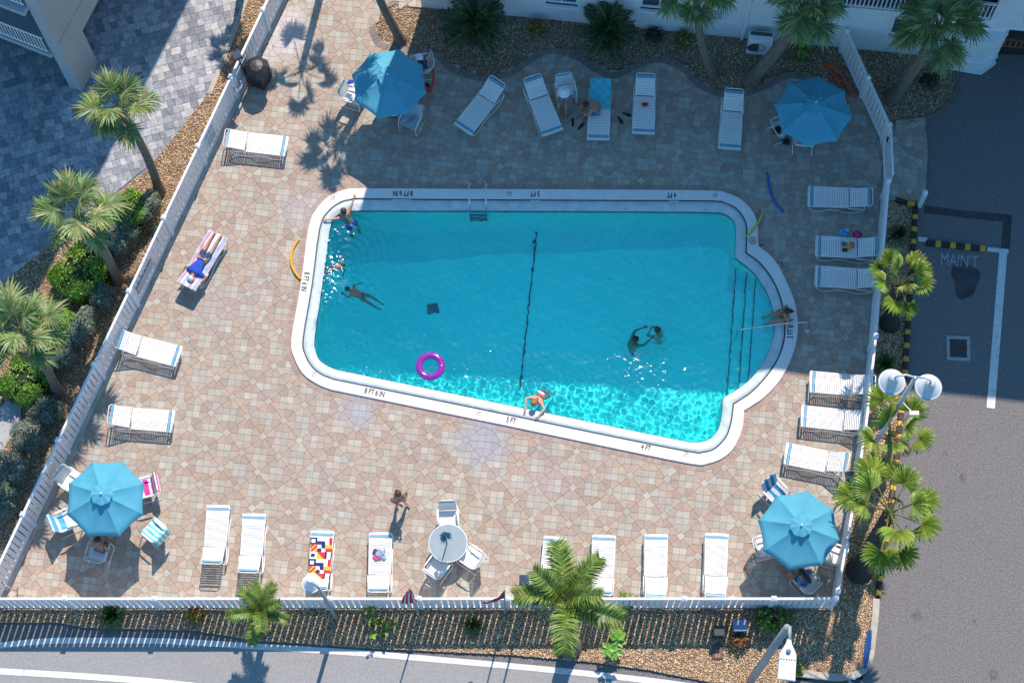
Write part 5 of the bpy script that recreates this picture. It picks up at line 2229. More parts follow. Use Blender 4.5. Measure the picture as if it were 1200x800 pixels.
NAVY, WHT, RED, YEL, AQ, SKY_, PNK = (0.02, 0.03, 0.13), (0.75, 0.75, 0.75), (0.60, 0.03, 0.04), (0.75, 0.45, 0.03), (0.10, 0.45, 0.52), (0.12, 0.35, 0.60), (0.62, 0.03, 0.22)


def flagcol(u, v):
    r_, c = min(5, int(u * 6)), min(2, int(v * 3))
    fu, fv = u * 6 - r_, v * 3 - c
    k = (r_ * 3 + c) % 9
    ctr = .25 < fu < .75 and .25 < fv < .75
    return [NAVY if not ctr else WHT, WHT if fu < .5 else NAVY, RED if fv > .5 else WHT, YEL if (fu + fv) % .66 < .33 else RED, NAVY if (fu > .5) != (fv > .5) else WHT,
            RED if fu > .5 else YEL, WHT if not ctr else NAVY, YEL if fu > fv else RED, NAVY if fv < .3 or fv > .7 else WHT][k]


towel_on('r', .20, 1.45, .34, flagcol, 'beach towel printed with red, yellow, navy and white signal flags', nx=48, ny=24)
towel_on('m', 1.02, 1.96, .36, lambda u, v: (0.06, 0.42, 0.50) if (math.sin(u * 20) * math.sin(v * 14)) > 0.0 else (0.09, 0.50, 0.57), 'turquoise patterned towel over the head of a shaded lounger')
sc_ = [(0.70, 0.70, 0.72), (0.30, 0.45, 0.65), (0.65, 0.20, 0.28), (0.75, 0.72, 0.72), (0.20, 0.45, 0.55), (0.55, 0.35, 0.55), (0.72, 0.72, 0.74)]
towel_on('man', .03, 1.93, .36, lambda u, v: sc_[int(v * 14) % 7], 'striped multicoloured towel under the man in the blue shirt', ny=28)


# ---- chairs
def chair_parts():
    """strap patio chair, front towards +x"""
    out = []
    f = MB()
    for s_ in (-1, 1):
        y = .25 * s_
        f.tube([(.24, y, .42), (-.20, y, .40), (-.36, y, .86)], .014, n=6)
    f.tube([(.24, -.25, .42), (.24, .25, .42)], .014, n=6)
    f.tube([(-.20, -.25, .40), (-.20, .25, .40)], .014, n=6)
    f.tube([(-.36, -.25, .86), (-.385, -.18, .90), (-.385, .18, .90), (-.36, .25, .86)], .014, n=6)
    out.append(('frame', f.mesh('frame', frame_w, smooth=True)))
    for s_ in (-1, 1):
        y = .29 * s_
        l = MB()
        l.tube([(-.30, y * .9, .66), (-.22, y, .66), (.20, y, .64), (.29, y, .58), (.30, y, .06), (.24, y, .015), (-.34, y, .015)], .014, n=6)
        out.append(('leg', l.mesh('leg', frame_w, smooth=True)))
        a = MB()
        a.bbox((-.02, y, .672), (.36, .05, .02), b=.006)
        out.append(('armrest', a.mesh('armrest', frame_w)))
    for nm, n, fn in (('seat_straps', 8, lambda t: ((-.19 + .42 * t), .41 + .02 * t)), ('back_straps', 8, lambda t: (-.215 - .15 * t, .44 + .43 * t))):
        b = MB()
        for k in range(n):
            t0, t1 = (k + .08) / n, (k + .92) / n
            p, q = fn(t0), fn(t1)
            rows = [[(p[0], y, p[1] + .012 - .008 * (1 - (y / .25) ** 2)), (q[0], y, q[1] + .012 - .008 * (1 - (y / .25) ** 2))] for y in (-.25, -.12, 0, .12, .25)]
            b.sheet([r_[::-1] for r_ in rows])
            b.sheet([[(v[0] - .004, v[1], v[2] - .006) for v in r_] for r_ in rows])
        out.append((nm, b.mesh(nm, strap_w)))
    b = MB()
    p, q = (-.345, .81), (-.368, .87)
    rows = [[(p[0] + .008, y, p[1] + .012), (q[0] + .008, y, q[1] + .012)] for y in (-.25, 0, .25)]
    b.sheet([r_[::-1] for r_ in rows])
    b.sheet([[(v[0] - .004, v[1], v[2] - .004) for v in r_] for r_ in rows])
    out.append(('blue_strap', b.mesh('blue_strap', strap_b)))
    return out


CP = chair_parts()
CH = {}


def chair(key, px, py, deg, label):
    p = at(px, py, .42)
    t = thing('patio_chair', (p.x, p.y, .006), label, 'chair', rz=R(deg), group='white strap chairs at the tables')
    for nm, me in CP:
        o = link(nm, me, t)
        if nm.endswith('straps'):
            stuff(o)
    CH[key] = t
    return t


for a_ in [
    ('A', 84, 564, -35, 'white chair with a blue stripe behind the lower left umbrella, at the fence'),
    ('B', 78, 611, 25, 'chair with a blue striped towel, left below the lower left umbrella'),
    ('C', 171, 573, 195, 'chair with a pink and white striped towel right of the lower left umbrella'),
    ('D', 181, 622, 140, 'chair with an aqua striped towel right below the lower left umbrella'),
    ('E', 116, 646, 75, 'chair of the bare-backed man under the lower left umbrella'),
    ('F', 482, 141, 245, 'shaded empty chair with a towel on it, below the half-lit umbrella'),
    ('G', 414, 112, -20, 'sunlit chair left of the half-lit umbrella, mostly under its rim'),
    ('H', 494, 78, 190, 'chair of the person in the pale cap, right of the half-lit umbrella'),
    ('I', 525, 606, -88, 'chair above the round glass table'),
    ('J', 513, 664, 55, 'chair at the lower left of the round glass table'),
    ('K', 552, 653, 145, 'chair at the right of the round glass table'),
    ('L', 908, 577, -50, 'chair with a dark blue towel above the lower right umbrella'),
    ('M', 897, 640, 15, 'chair left of the lower right umbrella, casting a striped shadow'),
    ('N', 944, 681, 130, 'chair of the dark-haired woman below the lower right umbrella'),
    ('O', 974, 650, 160, 'chair between the lower right umbrella and the corner of the fence'),
    ('P', 663, 107, -80, 'shaded small chair on which the woman in the white hat sits'),
    ('Q', 917, 150, 20, 'chair with dark bags left below the upper right umbrella'),
    ('S', 942, 164, 85, 'chair at the lower edge of the upper right umbrella')]:
    chair(*a_)


def chair_towel(key, c1, c2, stripes, label, along=True):
    """towel over the back and seat of a chair"""
    path = [(.26, .44), (.05, .46), (-.17, .45), (-.24, .55), (-.33, .80), (-.375, .925), (-.40, .90), (-.415, .70), (-.43, .52)]
    b = MB()
    ny = 16
    pts = smooth_line(path, 3)
    for i in range(len(pts) - 1):
        for j in range(ny):
            v0, v1 = -.27 + .54 * j / ny, -.27 + .54 * (j + 1) / ny
            (x0, z0), (x1, z1) = pts[i], pts[i + 1]
            w = lambda x, y: .012 * math.sin(y * 25 + x * 11)
            s_ = (j / ny if along else i / len(pts)) * stripes
            b.col = c1 if int(s_) % 2 else c2
            b.add([(x0, v0, z0 + .02 + w(x0, v0)), (x1, v0, z1 + .02 + w(x1, v0)), (x1, v1, z1 + .02 + w(x1, v1)), (x0, v1, z0 + .02 + w(x0, v1))], [(0, 3, 2, 1)])
    o = link('towel', b.mesh('towel', cloth_m), None, CH[key].location, CH[key].rotation_euler.z)
    so = o.modifiers.new('thickness', 'SOLIDIFY')
    so.thickness = .014
    so.offset = 1
    return tag(o, label, 'towel')


chair_towel('B', (0.10, 0.40, 0.66), (0.65, 0.70, 0.75), 8, 'blue and white striped towel hung over a chair at the lower left', along=False)
chair_towel('C', (0.70, 0.05, 0.28), (0.80, 0.70, 0.74), 10, 'pink and white striped towel hung over a chair', along=False)
chair_towel('D', (0.16, 0.55, 0.56), (0.60, 0.76, 0.74), 8, 'aqua and white striped towel hung over a chair', along=True)
chair_towel('F', (0.30, 0.36, 0.45), (0.36, 0.42, 0.50), 3, 'grey-blue towel hung over the shaded chair below the half-lit umbrella')
chair_towel('L', (0.02, 0.20, 0.38), (0.50, 0.55, 0.62), 5, 'dark blue and grey towel hung over a chair above the lower right umbrella', along=True)


# ---- umbrellas and tables
glass_t = mat('frosted_glass_top', (0.30, 0.36, 0.38), 0.12, spec=.7, var=.05, scale=4)
pole_m = mat('umbrella_pole', (0.6, 0.6, 0.6), 0.3, metal=.8)
dark_m = mat('dark_metal', (0.05, 0.05, 0.055), 0.4)


def table(loc, label, r=.55):
    t = thing('patio_table', (loc[0], loc[1], .006), label, 'table')
    b = MB()
    b.lathe([(r - .01, .700), (r, .708), (r, .716), (r - .012, .722), (.03, .722)], n=36)
    b.build('table_top', glass_t, t, smooth=False)
    b = MB()
    b.tube([(math.cos(q) * (r + .005), math.sin(q) * (r + .005), .705) for q in [2 * math.pi * k / 36 for k in range(37)]], .016, n=6)
    b.build('rim', frame_w, t, smooth=True)
    for k in range(4):
        a = k * math.pi / 2 + .5
        d = Vector((math.cos(a), math.sin(a), 0))
        b = MB()
        b.tube([d * (r * .85) + Vector((0, 0, .70)), d * (r * .55) + Vector((0, 0, .35)), d * (r * .8) + Vector((0, 0, 0))], .015, n=6)
        b.build('leg', frame_w, t, smooth=True)
    return t


def umbrella(px, py, rot, label, R_=1.16, hr=1.95, hp=2.5):
    p = at(px, py, hp + .12)
    t = thing('patio_umbrella', (p.x, p.y, .006), label, 'umbrella', rz=R(rot), group='blue octagonal umbrellas over the tables')
    ro, ri = R_, .27
    for k in range(8):
        a0, a1 = R(22.5 + 45 * k), R(22.5 + 45 * (k + 1))
        b = MB()
        rows = []
        n = 7
        for i in range(n + 1):
            t_ = i / n
            row = []
            for j in range(7):
                s_ = j / 6
                r0 = ri * .5 + (ro - ri * .5) * t_
                A = Vector((math.cos(a0), math.sin(a0), 0)) * r0
                B = Vector((math.cos(a1), math.sin(a1), 0)) * r0
                q = lerp(A, B, s_)
                mid = 1 - (2 * s_ - 1) ** 2
                q *= 1 - .035 * mid * t_
                z = hp - (hp - hr) * t_ ** .95 - .045 * mid * math.sin(math.pi * min(1, t_ * 1.05)) + .004 * math.sin(19 * t_ + k * 2 + j)
                row.append((q.x, q.y, z))
            rows.append(row)
        # valance
        rows.append([(x * 1.0, y * 1.0, z - .05) for x, y, z in rows[-1]])
        b.sheet(rows)
        o = b.build('canopy_panel', teal_c, t, smooth=True)
    b = MB()
    rows = []
    for i in range(4):
        r0 = .02 + (.30 - .02) * i / 3
        rows.append([(r0 * math.cos(q) * (1 + .05 * math.cos(8 * q) * i / 3), r0 * math.sin(q) * (1 + .05 * math.cos(8 * q) * i / 3), hp + .075 - .085 * i / 3 + .012 * math.cos(8 * q) * i / 3) for q in [2 * math.pi * k / 48 for k in range(49)]])
    b.sheet(rows)
    b.build('vent_cap', teal_c, t, smooth=True)
    for k in range(8):
        a = R(22.5 + 45 * k)
        d = Vector((math.cos(a), math.sin(a), 0))
        b = MB()
        b.tube([d * .04 + Vector((0, 0, hp - .03)), d * (ro * .5) + Vector((0, 0, hp - (hp - hr) * .5 - .03)), d * (ro - .02) + Vector((0, 0, hr - .012))], .009, n=5)
        b.build('rib', pole_m, t)
    b = MB()
    b.tube([(0, 0, .05), (0, 0, hp + .04)], .019, n=10)
    b.build('pole', pole_m, t, smooth=True)
    b = MB()
    b.lathe([(.26, 0), (.26, .04), (.22, .07), (.06, .09), (.04, .25)], n=24)
    b.build('base', dark_m, t)
    b = MB()
    b.ball((0, 0, hp + .12), (.030, .030, .035), 10, 6)
    b.build('finial', frame_w, t, smooth=True)
    return t


UM = {}
for key, px, py, rot, lab in [('ul', 454, 87, 8, 'blue octagonal umbrella half in sun, half in the building shadow'),
                              ('ur', 956.5, 119.5, 12, 'blue octagonal umbrella wholly in shade, near the slanting fence'),
                              ('ll', 118, 578, 0, 'sunlit blue octagonal umbrella in the lower left corner of the deck'),
                              ('lr', 939.5, 615, 8, 'sunlit blue octagonal umbrella in the lower right corner of the deck')]:
    UM[key] = umbrella(px, py, rot, lab)
    table(UM[key].location, 'round table hidden under the %s umbrella' % {'ul': 'half-lit', 'ur': 'fully shaded', 'll': 'lower left', 'lr': 'lower right'}[key], r=.5)
pt_ = at(525, 636, .72)
tb = table(pt_, 'round frosted glass table standing without an open umbrella', r=.54)
# furled umbrella in the open table
t = thing('furled_umbrella', (pt_.x - .03, pt_.y - .02, .006), 'closed blue umbrella standing in the middle of the glass table', 'umbrella')
b = MB()
b.tube([(0, 0, .05), (0, 0, 2.25)], .019, n=8)
b.build('pole', dark_m, t)
b = MB()
g = random.Random(5)
for k in range(8):
    a0 = 2 * math.pi * k / 8
    for s_ in (0, 1):
        d = Vector((math.cos(a0 + s_ * .4), math.sin(a0 + s_ * .4), 0))
        e = Vector((math.cos(a0 + .39 + s_ * .4), math.sin(a0 + .39 + s_ * .4), 0))
        r1, r2 = .17 + .06 * g.random(), .10
        b.add([(0, 0, 2.28), d * .05 + Vector((0, 0, 2.1)), d * r1 + Vector((0, 0, 1.45 + .1 * g.random())), e * r2 * .5 + Vector((0, 0, 1.5)), e * .04 + Vector((0, 0, 2.1))], [(0, 1, 4), (1, 2, 3, 4)])
b.build('folded_canopy', teal_c, t)
b = MB()
b.lathe([(.22, 0), (.22, .05), (.05, .09)], n=20)
b.build('base', dark_m, t)

# ---- bags, clothes, shoes, toys
def heap(name, p, items, label, cat, seed=1):
    """crumpled cloth or bags: lumpy blobs, one part each"""
    t = thing(name, p, label, cat)
    g = np.random.default_rng(seed)
    for k, (dx, dy, r_, h, col) in enumerate(items):
        b = MB()
        b.ball((dx, dy, h * .5), (r_, r_ * .8, h * .55), 14, 8)
        ph = g.uniform(0, 6, 3)
        b.v = [(x + .14 * r_ * math.sin(9 * y / r_ * .6 + ph[0]), y + .14 * r_ * math.sin(8 * x / r_ * .6 + ph[1]), max(0.002, z + .18 * h * math.sin(7 * (x + y) / r_ * .5 + ph[2]))) for x, y, z in b.v]
        b.col = col
        b.c = [tuple(c_ * g.uniform(.85, 1.15) for c_ in col)] * len(b.f)
        b.build('fold', cloth_m, t, smooth=True)
    return t


heap('clothes_heap', on_lounger('s', .62, 0, -.02), [(0, 0, .14, .10, (0.25, 0.38, 0.42)), (.05, .12, .11, .08, (0.5, 0.52, 0.55)), (-.08, -.1, .12, .07, (0.55, 0.08, 0.25)), (-.12, .06, .10, .06, (0.05, 0.06, 0.12)), (.10, -.12, .08, .06, (0.15, 0.5, 0.5))], 'heap of grey, pink and dark clothes on a sunlit lounger', 'clothes', 3)
heap('towel_heap', on_lounger('i', .95, .02, -.02), [(0, .0, .13, .12, (0.55, 0.35, 0.05)), (-.10, -.10, .09, .08, (0.03, 0.03, 0.04)), (.10, .05, .11, .10, (0.60, 0.10, 0.30)), (-.02, .14, .10, .1, (0.65, 0.65, 0.5)), (-.1, .08, .10, .1, (0.04, 0.15, 0.4))], 'heap of yellow, black and pink beach things on a shaded lounger', 'clothes', 4)
heap('beach_bag', at(989, 274, .3), [(0, 0, .16, .28, (0.05, 0.33, 0.62)), (.05, .02, .08, .3, (0.45, 0.6, 0.7))], 'bright blue beach bag behind the piled lounger on the right', 'bag', 5)
heap('beach_bag', at(1004, 276, .3), [(0, 0, .15, .22, (0.55, 0.02, 0.12)), (.06, -.03, .08, .2, (0.2, 0.02, 0.25))], 'red and purple bag behind the piled lounger on the right', 'bag', 6)
heap('beach_bag', on_lounger('n', .93, 0, -.01), [(0, 0, .09, .10, (0.60, 0.02, 0.03)), (.07, .02, .05, .08, (0.55, 0.02, 0.03))], 'small red bag lying on a shaded lounger', 'bag', 7)
heap('towel_heap', at(496, 107, .25), [(0, 0, .22, .3, (0.42, 0.02, 0.04)), (-.12, -.18, .15, .25, (0.35, 0.02, 0.05)), (.12, .1, .10, .25, (0.03, 0.03, 0.06))], 'dark red towels between the half-lit umbrella and the shaded chair', 'towel', 8)
heap('beach_bag', at(910, 155, .3), [(0, 0, .14, .3, (0.02, 0.03, 0.03)), (.16, -.12, .13, .25, (0.35, 0.42, 0.5))], 'dark and pale bags left of the wholly shaded umbrella', 'bag', 9)
heap('beach_bag', at(921, 168, .15), [(0, 0, .13, .2, (0.02, 0.02, 0.025))], 'black bag on the paving below the wholly shaded umbrella', 'bag', 10)
heap('towel_heap', at(411, 97, .75), [(0, 0, .10, .10, (0.02, 0.08, 0.35)), (.04, -.12, .09, .08, (0.6, 0.6, 0.65))], 'small blue and white cloth left of the half-lit umbrella', 'towel', 11)


def flipflops(px, py, deg, label, col=(0.02, 0.02, 0.022), spread=.28):
    p = at(px, py, 0)
    t = thing('flip_flops', (p.x, p.y, .006), label, 'sandals', rz=R(deg))
    m_ = mat('sole_%d' % (col[0] * 100), col, .8)
    for s_ in (-1, 1):
        b = MB()
        sh_ = [(-.13, -.035), (-.05, -.03), (.05, -.045), (.12, -.035), (.14, 0), (.12, .035), (.05, .05), (-.05, .032), (-.13, .035), (-.15, 0)]
        a = .35 * s_
        sh2 = [(x * math.cos(a) - y * math.sin(a) + s_ * .02, x * math.sin(a) + y * math.cos(a) + s_ * spread * .5) for x, y in sh_]
        b.prism(sh2, 0, .022)
        o = b.build('sandal', m_, t)
        b = MB()
        c = Vector((s_ * .02 + .04, s_ * spread * .5, .02))
        b.tube([c + Vector((-.06, -.045, 0)), c + Vector((.0, -.02, .03)), c + Vector((.05, 0, .0)), c + Vector((0, .02, .03)), c + Vector((-.06, .045, 0))], .007, n=5)
        b.build('strap', dark_m, o)
    return t


flipflops(676, 146, 70, 'black sandals on the paving left of the bare-backed man')
flipflops(731, 138, -40, 'black sandals between the two straight shaded loungers')
flipflops(917, 312, 60, 'pale and black sandals on the paving beside the pool steps', (0.35, 0.35, 0.35), .2)


def noodle(pts, h, col, label, r=.035):
    P = [at(x, y, h + r) for x, y in smooth_line(pts, 5)]
    t = thing('pool_noodle', P[0], label, 'pool noodle')
    b = MB()
    b.tube([p - P[0] for p in P], r, n=10)
    b.build('foam', mat('foam_%d_%d' % (col[0] * 100, col[2] * 100), col, .7), t, smooth=True)
    e = MB()
    d = (P[1] - P[0]).normalized()
    e.tube([-d * .002, -d * .004], r * .35, n=8)
    e.build('hole', dark_m, t)
    return t


noodle([(350, 280), (342.5, 293), (341, 307), (345, 318), (352, 327)], .01, (0.80, 0.36, 0.02), 'orange-yellow foam noodle on the paving left of the pool', .038)
noodle([(894, 249), (889, 260), (882, 270), (875, 277)], CT, (0.65, 0.50, 0.02), 'yellow foam noodle lying across the pool coping by the steps')
noodle([(899, 202), (902, 221), (908, 236), (918, 248)], .01, (0.02, 0.10, 0.45), 'blue foam noodle on the shaded paving at upper right', .034)
noodle([(965, 74), (975, 85), (985, 100), (994, 121)], .02, (0.62, 0.06, 0.03), 'red foam noodle, the straighter of the pair beside the slanting fence', .033)
noodle([(966, 74), (978, 80), (990, 93), (996, 107), (1004, 114)], .09, (0.66, 0.07, 0.03), 'red foam noodle, the bent one of the pair beside the slanting fence', .033)
noodle([(500, 66), (506, 76), (508, 90), (505, 108)], .35, (0.62, 0.10, 0.03), 'orange-red foam noodle right of the half-lit umbrella', .035)

# ring float
t = thing('ring_float', at(504.5, 429.5, WZ), 'shiny purple swim ring floating in the pool', 'swim ring')
b = MB()
n1, n2, Rr, rr = 48, 16, .335, .105
vs = [((Rr + rr * math.cos(q)) * math.cos(p), (Rr + rr * math.cos(q)) * math.sin(p), .05 + rr * .8 * math.sin(q) + .004 * math.sin(24 * p)) for p in [2 * math.pi * i / n1 for i in range(n1)] for q in [2 * math.pi * j / n2 for j in range(n2)]]
fs = [(i * n2 + j, ((i + 1) % n1) * n2 + j, ((i + 1) % n1) * n2 + (j + 1) % n2, i * n2 + (j + 1) % n2) for i in range(n1) for j in range(n2)]
b.add(vs, fs)
ringm = mat('purple_vinyl', (0.25, 0.012, 0.32), 0.12, var=.35, scale=22, spec=.8, coat=.8)
b.build('tube', ringm, t, smooth=True)
b = MB()
b.lathe([(.018, .12), (.018, .15), (.010, .15)], c=(Rr, 0, 0), n=10)
b.build('valve', frame_w, t)

# ladder
chrome = mat('brushed_steel', (0.62, 0.64, 0.66), 0.22, metal=1.0)
t = thing('pool_ladder', at(560, 226, CT), 'steel pool ladder on the shaded upper side of the pool', 'ladder')
for px in (550.5, 570):
    a, c = at(px, 216, CT), at(px, 233, CT)
    w = at(px + .3, 250, WZ)
    b = MB()
    b.tube([a, a + Vector((0, 0, .45)), a + Vector((0, -.10, .72)), lerp(a, w, .5) + Vector((0, 0, .80)), w + Vector((0, .10, .68)), w + Vector((0, 0, .4)), w + Vector((0, 0, -.95))], .022, n=8)
    b.build('rail', chrome, t, world=True, smooth=True)
    b = MB()
    b.lathe([(.05, 0), (.05, .012), (.03, .02)], c=a, n=14)
    b.build('flange', chrome, t, world=True)
for k in range(3):
    w0, w1 = at(550.8, 250, WZ), at(570.3, 250, WZ)
    b = MB()
    b.bbox((w0 + w1) / 2 + Vector((0, 0, -.20 - .30 * k)), ((w1 - w0).length, .06, .025), b=.006)
    o = b.build('tread', mat('tread_dark', (0.10, 0.16, 0.20), .6), t, world=True)

# handrail at the steps
t = thing('handrail', at(944, 387, 0), 'slim steel handrail crossing the pool edge at the bay of steps', 'handrail')
a, w = at(946, 388, 0), at(864, 390, WZ)
b = MB()
b.tube([a, a + Vector((0, 0, .55)), a + Vector((-.12, .02, .80)), lerp(a, w, .3) + Vector((0, 0, .86)), lerp(a, w, .75) + Vector((0, 0, .55)), w + Vector((.14, .0, .38)), w + Vector((0, 0, .2)), w + Vector((0, 0, -.8))], .021, n=8)
b.build('rail', chrome, t, world=True, smooth=True)
b = MB()
b.lathe([(.06, 0), (.06, .012), (.03, .02)], c=a, n=14)
b.build('flange', chrome, t, world=True)

# depth markings, printed on the coping
ink = mat('black_lettering', (0.02, 0.02, 0.025), .6)
inkr = mat('faded_red_print', (0.45, 0.25, 0.22), .7)
for s_, px, py, rot in (('8 FT 6 IN', 472, 226.5, 180), ('5 FT', 627, 227, 180), ('4 FT', 787, 228.5, 180), ('8 FT 6 IN', 357.5, 330, -81 - 90 + 72), ('3 FT 6 IN', 926.5, 385, 87), ('8 FT 6 IN', 439, 460, -12.5), ('5 FT', 599, 492.5, -12.5), ('4 FT', 757, 524.5, -12.5)):
    text('depth_marking', s_, 0.235, at(px, py, CT) + Vector((0, 0, .003)), R(rot), ink, pool, sx=.66, bold=.007)
for px, py, rot in ((368, 438, -30), (561, 484, -12), (804, 532, -12), (390, 232, 150), (838, 229, 180), (597, 227, 180)):
    b = MB()
    c = at(px, py, CT + .003)
    b.tube([c + Vector((.07 * math.cos(q), .07 * math.sin(q), 0)) for q in [2 * math.pi * k / 16 for k in range(17)]], .007, n=4)
    b.tube([c + Vector((-.05, -.05, 0)), c + Vector((.05, .05, 0))], .007, n=4)
    b.tube([c + Vector((-.03, .03, 0)), c + Vector((.035, -.01, 0))], .009, n=4)
    b.build('no_diving_mark', inkr, pool, world=True)
for px, py in ((470, 233.4), (627, 234.6), (790, 235.2)):
    c = at(px, py, CT)
    for k in range(8 if px == 470 else 4):
        b = MB()
        b.bbox((c.x + (k - (3.5 if px == 470 else 1.5)) * .075, c.y - .02, CT - .03), (.066, .045, .03), b=.004)
        b.build('number_tile', mat('pale_tile', (.6, .66, .68), .3), pool, world=True)
t = thing('skimmer_lid', at(882, 282, CT), 'round beige skimmer lid set in the coping at the notch beside the steps', 'lid')
b = MB()
b.lathe([(.135, .001), (.135, .008), (.12, .010), (.115, .006), (.02, .006)], n=24)
b.build('cover', mat('beige_plastic', (.42, .40, .34), .6, var=.1), t)
b = MB()
b.box((0, 0, .010), (.08, .018, .006), rz=.6)
b.build('handle', mat('beige_dark', (.25, .23, .2), .6), t)
# ------------------------------------------------------------------ lamps, signs, kerbs
lamp_g = mat('lamp_grey', (0.50, 0.54, 0.57), 0.4, var=.05)
pole_g = mat('galvanised_pole', (0.28, 0.30, 0.32), 0.5, var=.1, scale=4)


def vline(px, py, h, foot):
    """pole foot at a ground pixel"""
    f = at(foot[0], foot[1], 0)
    return f


def dish(t, c, r, m=None):
    """deep bell-shaped lamp dish with a neck, seen from above"""
    b = MB()
    b.lathe([(r, -.16), (r + .01, -.14), (r * .98, -.11), (r * .93, -.12), (r * .86, -.09), (r * .60, .0), (r * .42, .06), (r * .36, .12), (r * .36, .22), (r * .22, .27), (.04, .30)], c=c, n=28)
    o = b.build('shade', m or lamp_g, t, world=False, smooth=True)
    b = MB()
    b.lathe([(r * .30, -.30), (r * .42, -.22), (r * .40, -.12), (r * .2, -.10)], c=c, n=18)
    b.build('lens', mat('milky_lens', (.7, .72, .72), .3), o)
    return o


foot = at(1024, 522, 0)
t = thing('double_street_lamp', foot, 'double street lamp with two pale grey dishes, at the parking lot edge', 'street lamp')
HP = 7.0
top = Vector((0, 0, HP))
b = MB()
b.tube([(0, 0, -.1), (0, 0, .1), (0, 0, HP)], [.09, .085, .055], n=10)
b.build('pole', lamp_g, t, smooth=True)
for (px, py, s_) in ((1046, 446, -1), (1089, 452, 1)):
    c = at(px, py, HP - .15) - foot
    b = MB()
    d = Vector((c.x, c.y, 0))
    b.tube([top + Vector((0, 0, -.25)), top + d * .12 + Vector((0, 0, .10)), top + d * .5 + Vector((0, 0, .32)), top + d * .85 + Vector((0, 0, .30)), Vector((c.x, c.y, c.z + .26))], .03, n=8)
    b.build('arm', lamp_g, t, smooth=True)
    dish(t, c, .35)
b = MB()
b.bbox((.32, -.35, HP - 2.2), (.26, .12, .12), b=.01)
b.tube([(0, 0, HP - 2.2), (.3, -.35, HP - 2.2)], .02, n=5)
b.build('camera', mat('cream_plastic', (.7, .68, .55), .5), t)

foot = at(394, 724, 0)
t = thing('garden_lamp', foot, 'pale dome lamp on a grey pole, rising over the signal flag towel', 'lamp')
HP = 4.6
b = MB()
b.tube([(0, 0, -.1), (0, 0, HP)], [.065, .045], n=10)
b.build('pole', pole_g, t, smooth=True)
c = at(364, 682, HP) - foot
b = MB()
b.tube([(0, 0, HP - .02), Vector((c.x * .5, c.y * .5, HP + .18)), (c.x, c.y, HP + .2)], .028, n=8)
b.build('arm', pole_g, t, smooth=True)
dish(t, Vector((c.x, c.y, HP - .05)), .25, mat('white_dome', (.70, .74, .76), .35))

# tall street lamp
foot = at(880, 797, 0)
t = thing('tall_street_lamp', foot, 'tall grey street lamp whose long white head points down the photograph', 'street lamp')
HP = 9.0
b = MB()
b.tube([(0, 0, -.2), (0, 0, HP)], [.12, .085], n=12)
b.build('pole', pole_g, t, smooth=True)
c = at(925.5, 734, HP) - foot
e = at(925, 752, HP) - foot
b = MB()
b.tube([(0, 0, HP - .06), Vector((c.x * .6, c.y * .6, HP + .01)), (c.x, c.y, HP + .03), (e.x, e.y, HP + .04)], .045, n=8)
b.build('arm', pole_g, t, smooth=True)
hd = at(921, 797, HP) - foot
hb = at(924.5, 749, HP) - foot
ax_ = (hd - hb)
Lh = ax_.length
ax_.normalize()
sdv = Vector((-ax_.y, ax_.x, 0))
prof = [(0, .05), (.10, .07), (.22, .13), (.34, .19), (.42, .205), (1.0, .215), (1.0, .21)]
b = MB()
P0 = []
for z_, sc__ in ((0.0, 1.0), (.05, 1.0), (.085, .9)):
    ring_ = []
    for s_ in (1, -1):
        seq = prof if s_ == 1 else prof[::-1]
        for (u, w) in seq:
            uu_ = .5 + (u - .5) * (1 if sc__ == 1 else .97)
            q = hb + ax_ * (uu_ * Lh) + sdv * s_ * w * sc__
            ring_.append(Vector((q.x, q.y, HP + .0 + z_)))
    P0.append(ring_)
n = len(P0[0])
b.add([p for r_ in P0 for p in r_], [tuple(range(2 * n, 3 * n)), tuple(reversed(range(n)))] + [(l * n + i, l * n + (i + 1) % n, (l + 1) * n + (i + 1) % n, (l + 1) * n + i) for l in (0, 1) for i in range(n)])
hm = mat('white_lamp_head', (.78, .78, .78), .4)
b.build('lamp_head', hm, t)
b = MB()
q = hb + ax_ * (.30 * Lh)
b.lathe([(.06, .085), (.06, .14), (.045, .16), (.01, .165)], c=(q.x, q.y, HP), n=16)
b.build('photocell', mat('blue_grey_cell', (.10, .16, .22), .4), t)
b = MB()
a_h = math.atan2(ax_.y, ax_.x)
for k in range(6):
    q = hb + ax_ * (.50 * Lh) + sdv * (-.16 + .064 * k)
    b.box((q.x, q.y, HP + .088), (.03, .035, .012), rz=a_h)
b.build('slot', dark_m, t)
for k in range(9):
    b = MB()
    q = hb + ax_ * (.76 * Lh) + sdv * (-.16 + .04 * k)
    b.box((q.x, q.y, HP + .10), (Lh * .42, .012, .03), rz=a_h)
    b.build('cooling_fin', mat('fin_grey', (.55, .55, .55), .5), t)


def floodlight(headpx, footpx, HP, label, tilt=0.0, col=None):
    foot = at(footpx[0], footpx[1], 0)
    t = thing('floodlight', foot, label, 'floodlight')
    h = at(headpx[0], headpx[1], HP) - foot
    b = MB()
    b.tube([(0, 0, 0), (h.x * .15, h.y * .15, HP * .5), (h.x, h.y, HP - .08)], .028, n=8)
    b.build('pole', dark_m, t)
    b = MB()
    b.bbox((h.x, h.y, HP), (.26, .26, .09), rz=tilt, b=.015)
    o = b.build('head', mat('dark_blue_housing', (.035, .05, .07), .35), t)
    b = MB()
    for k in range(3):
        b.box((h.x + (-.07 + .07 * k) * math.cos(tilt), h.y + (-.07 + .07 * k) * math.sin(tilt), HP + .05), (.04, .20, .012), rz=tilt)
    b.build('panel', mat('solar_panel', (.03, .06, .12), .2), o)
    b = MB()
    b.box((h.x, h.y - .14, HP - .06), (.5, .025, .03), rz=tilt)
    b.build('bracket', dark_m, t)
    return t


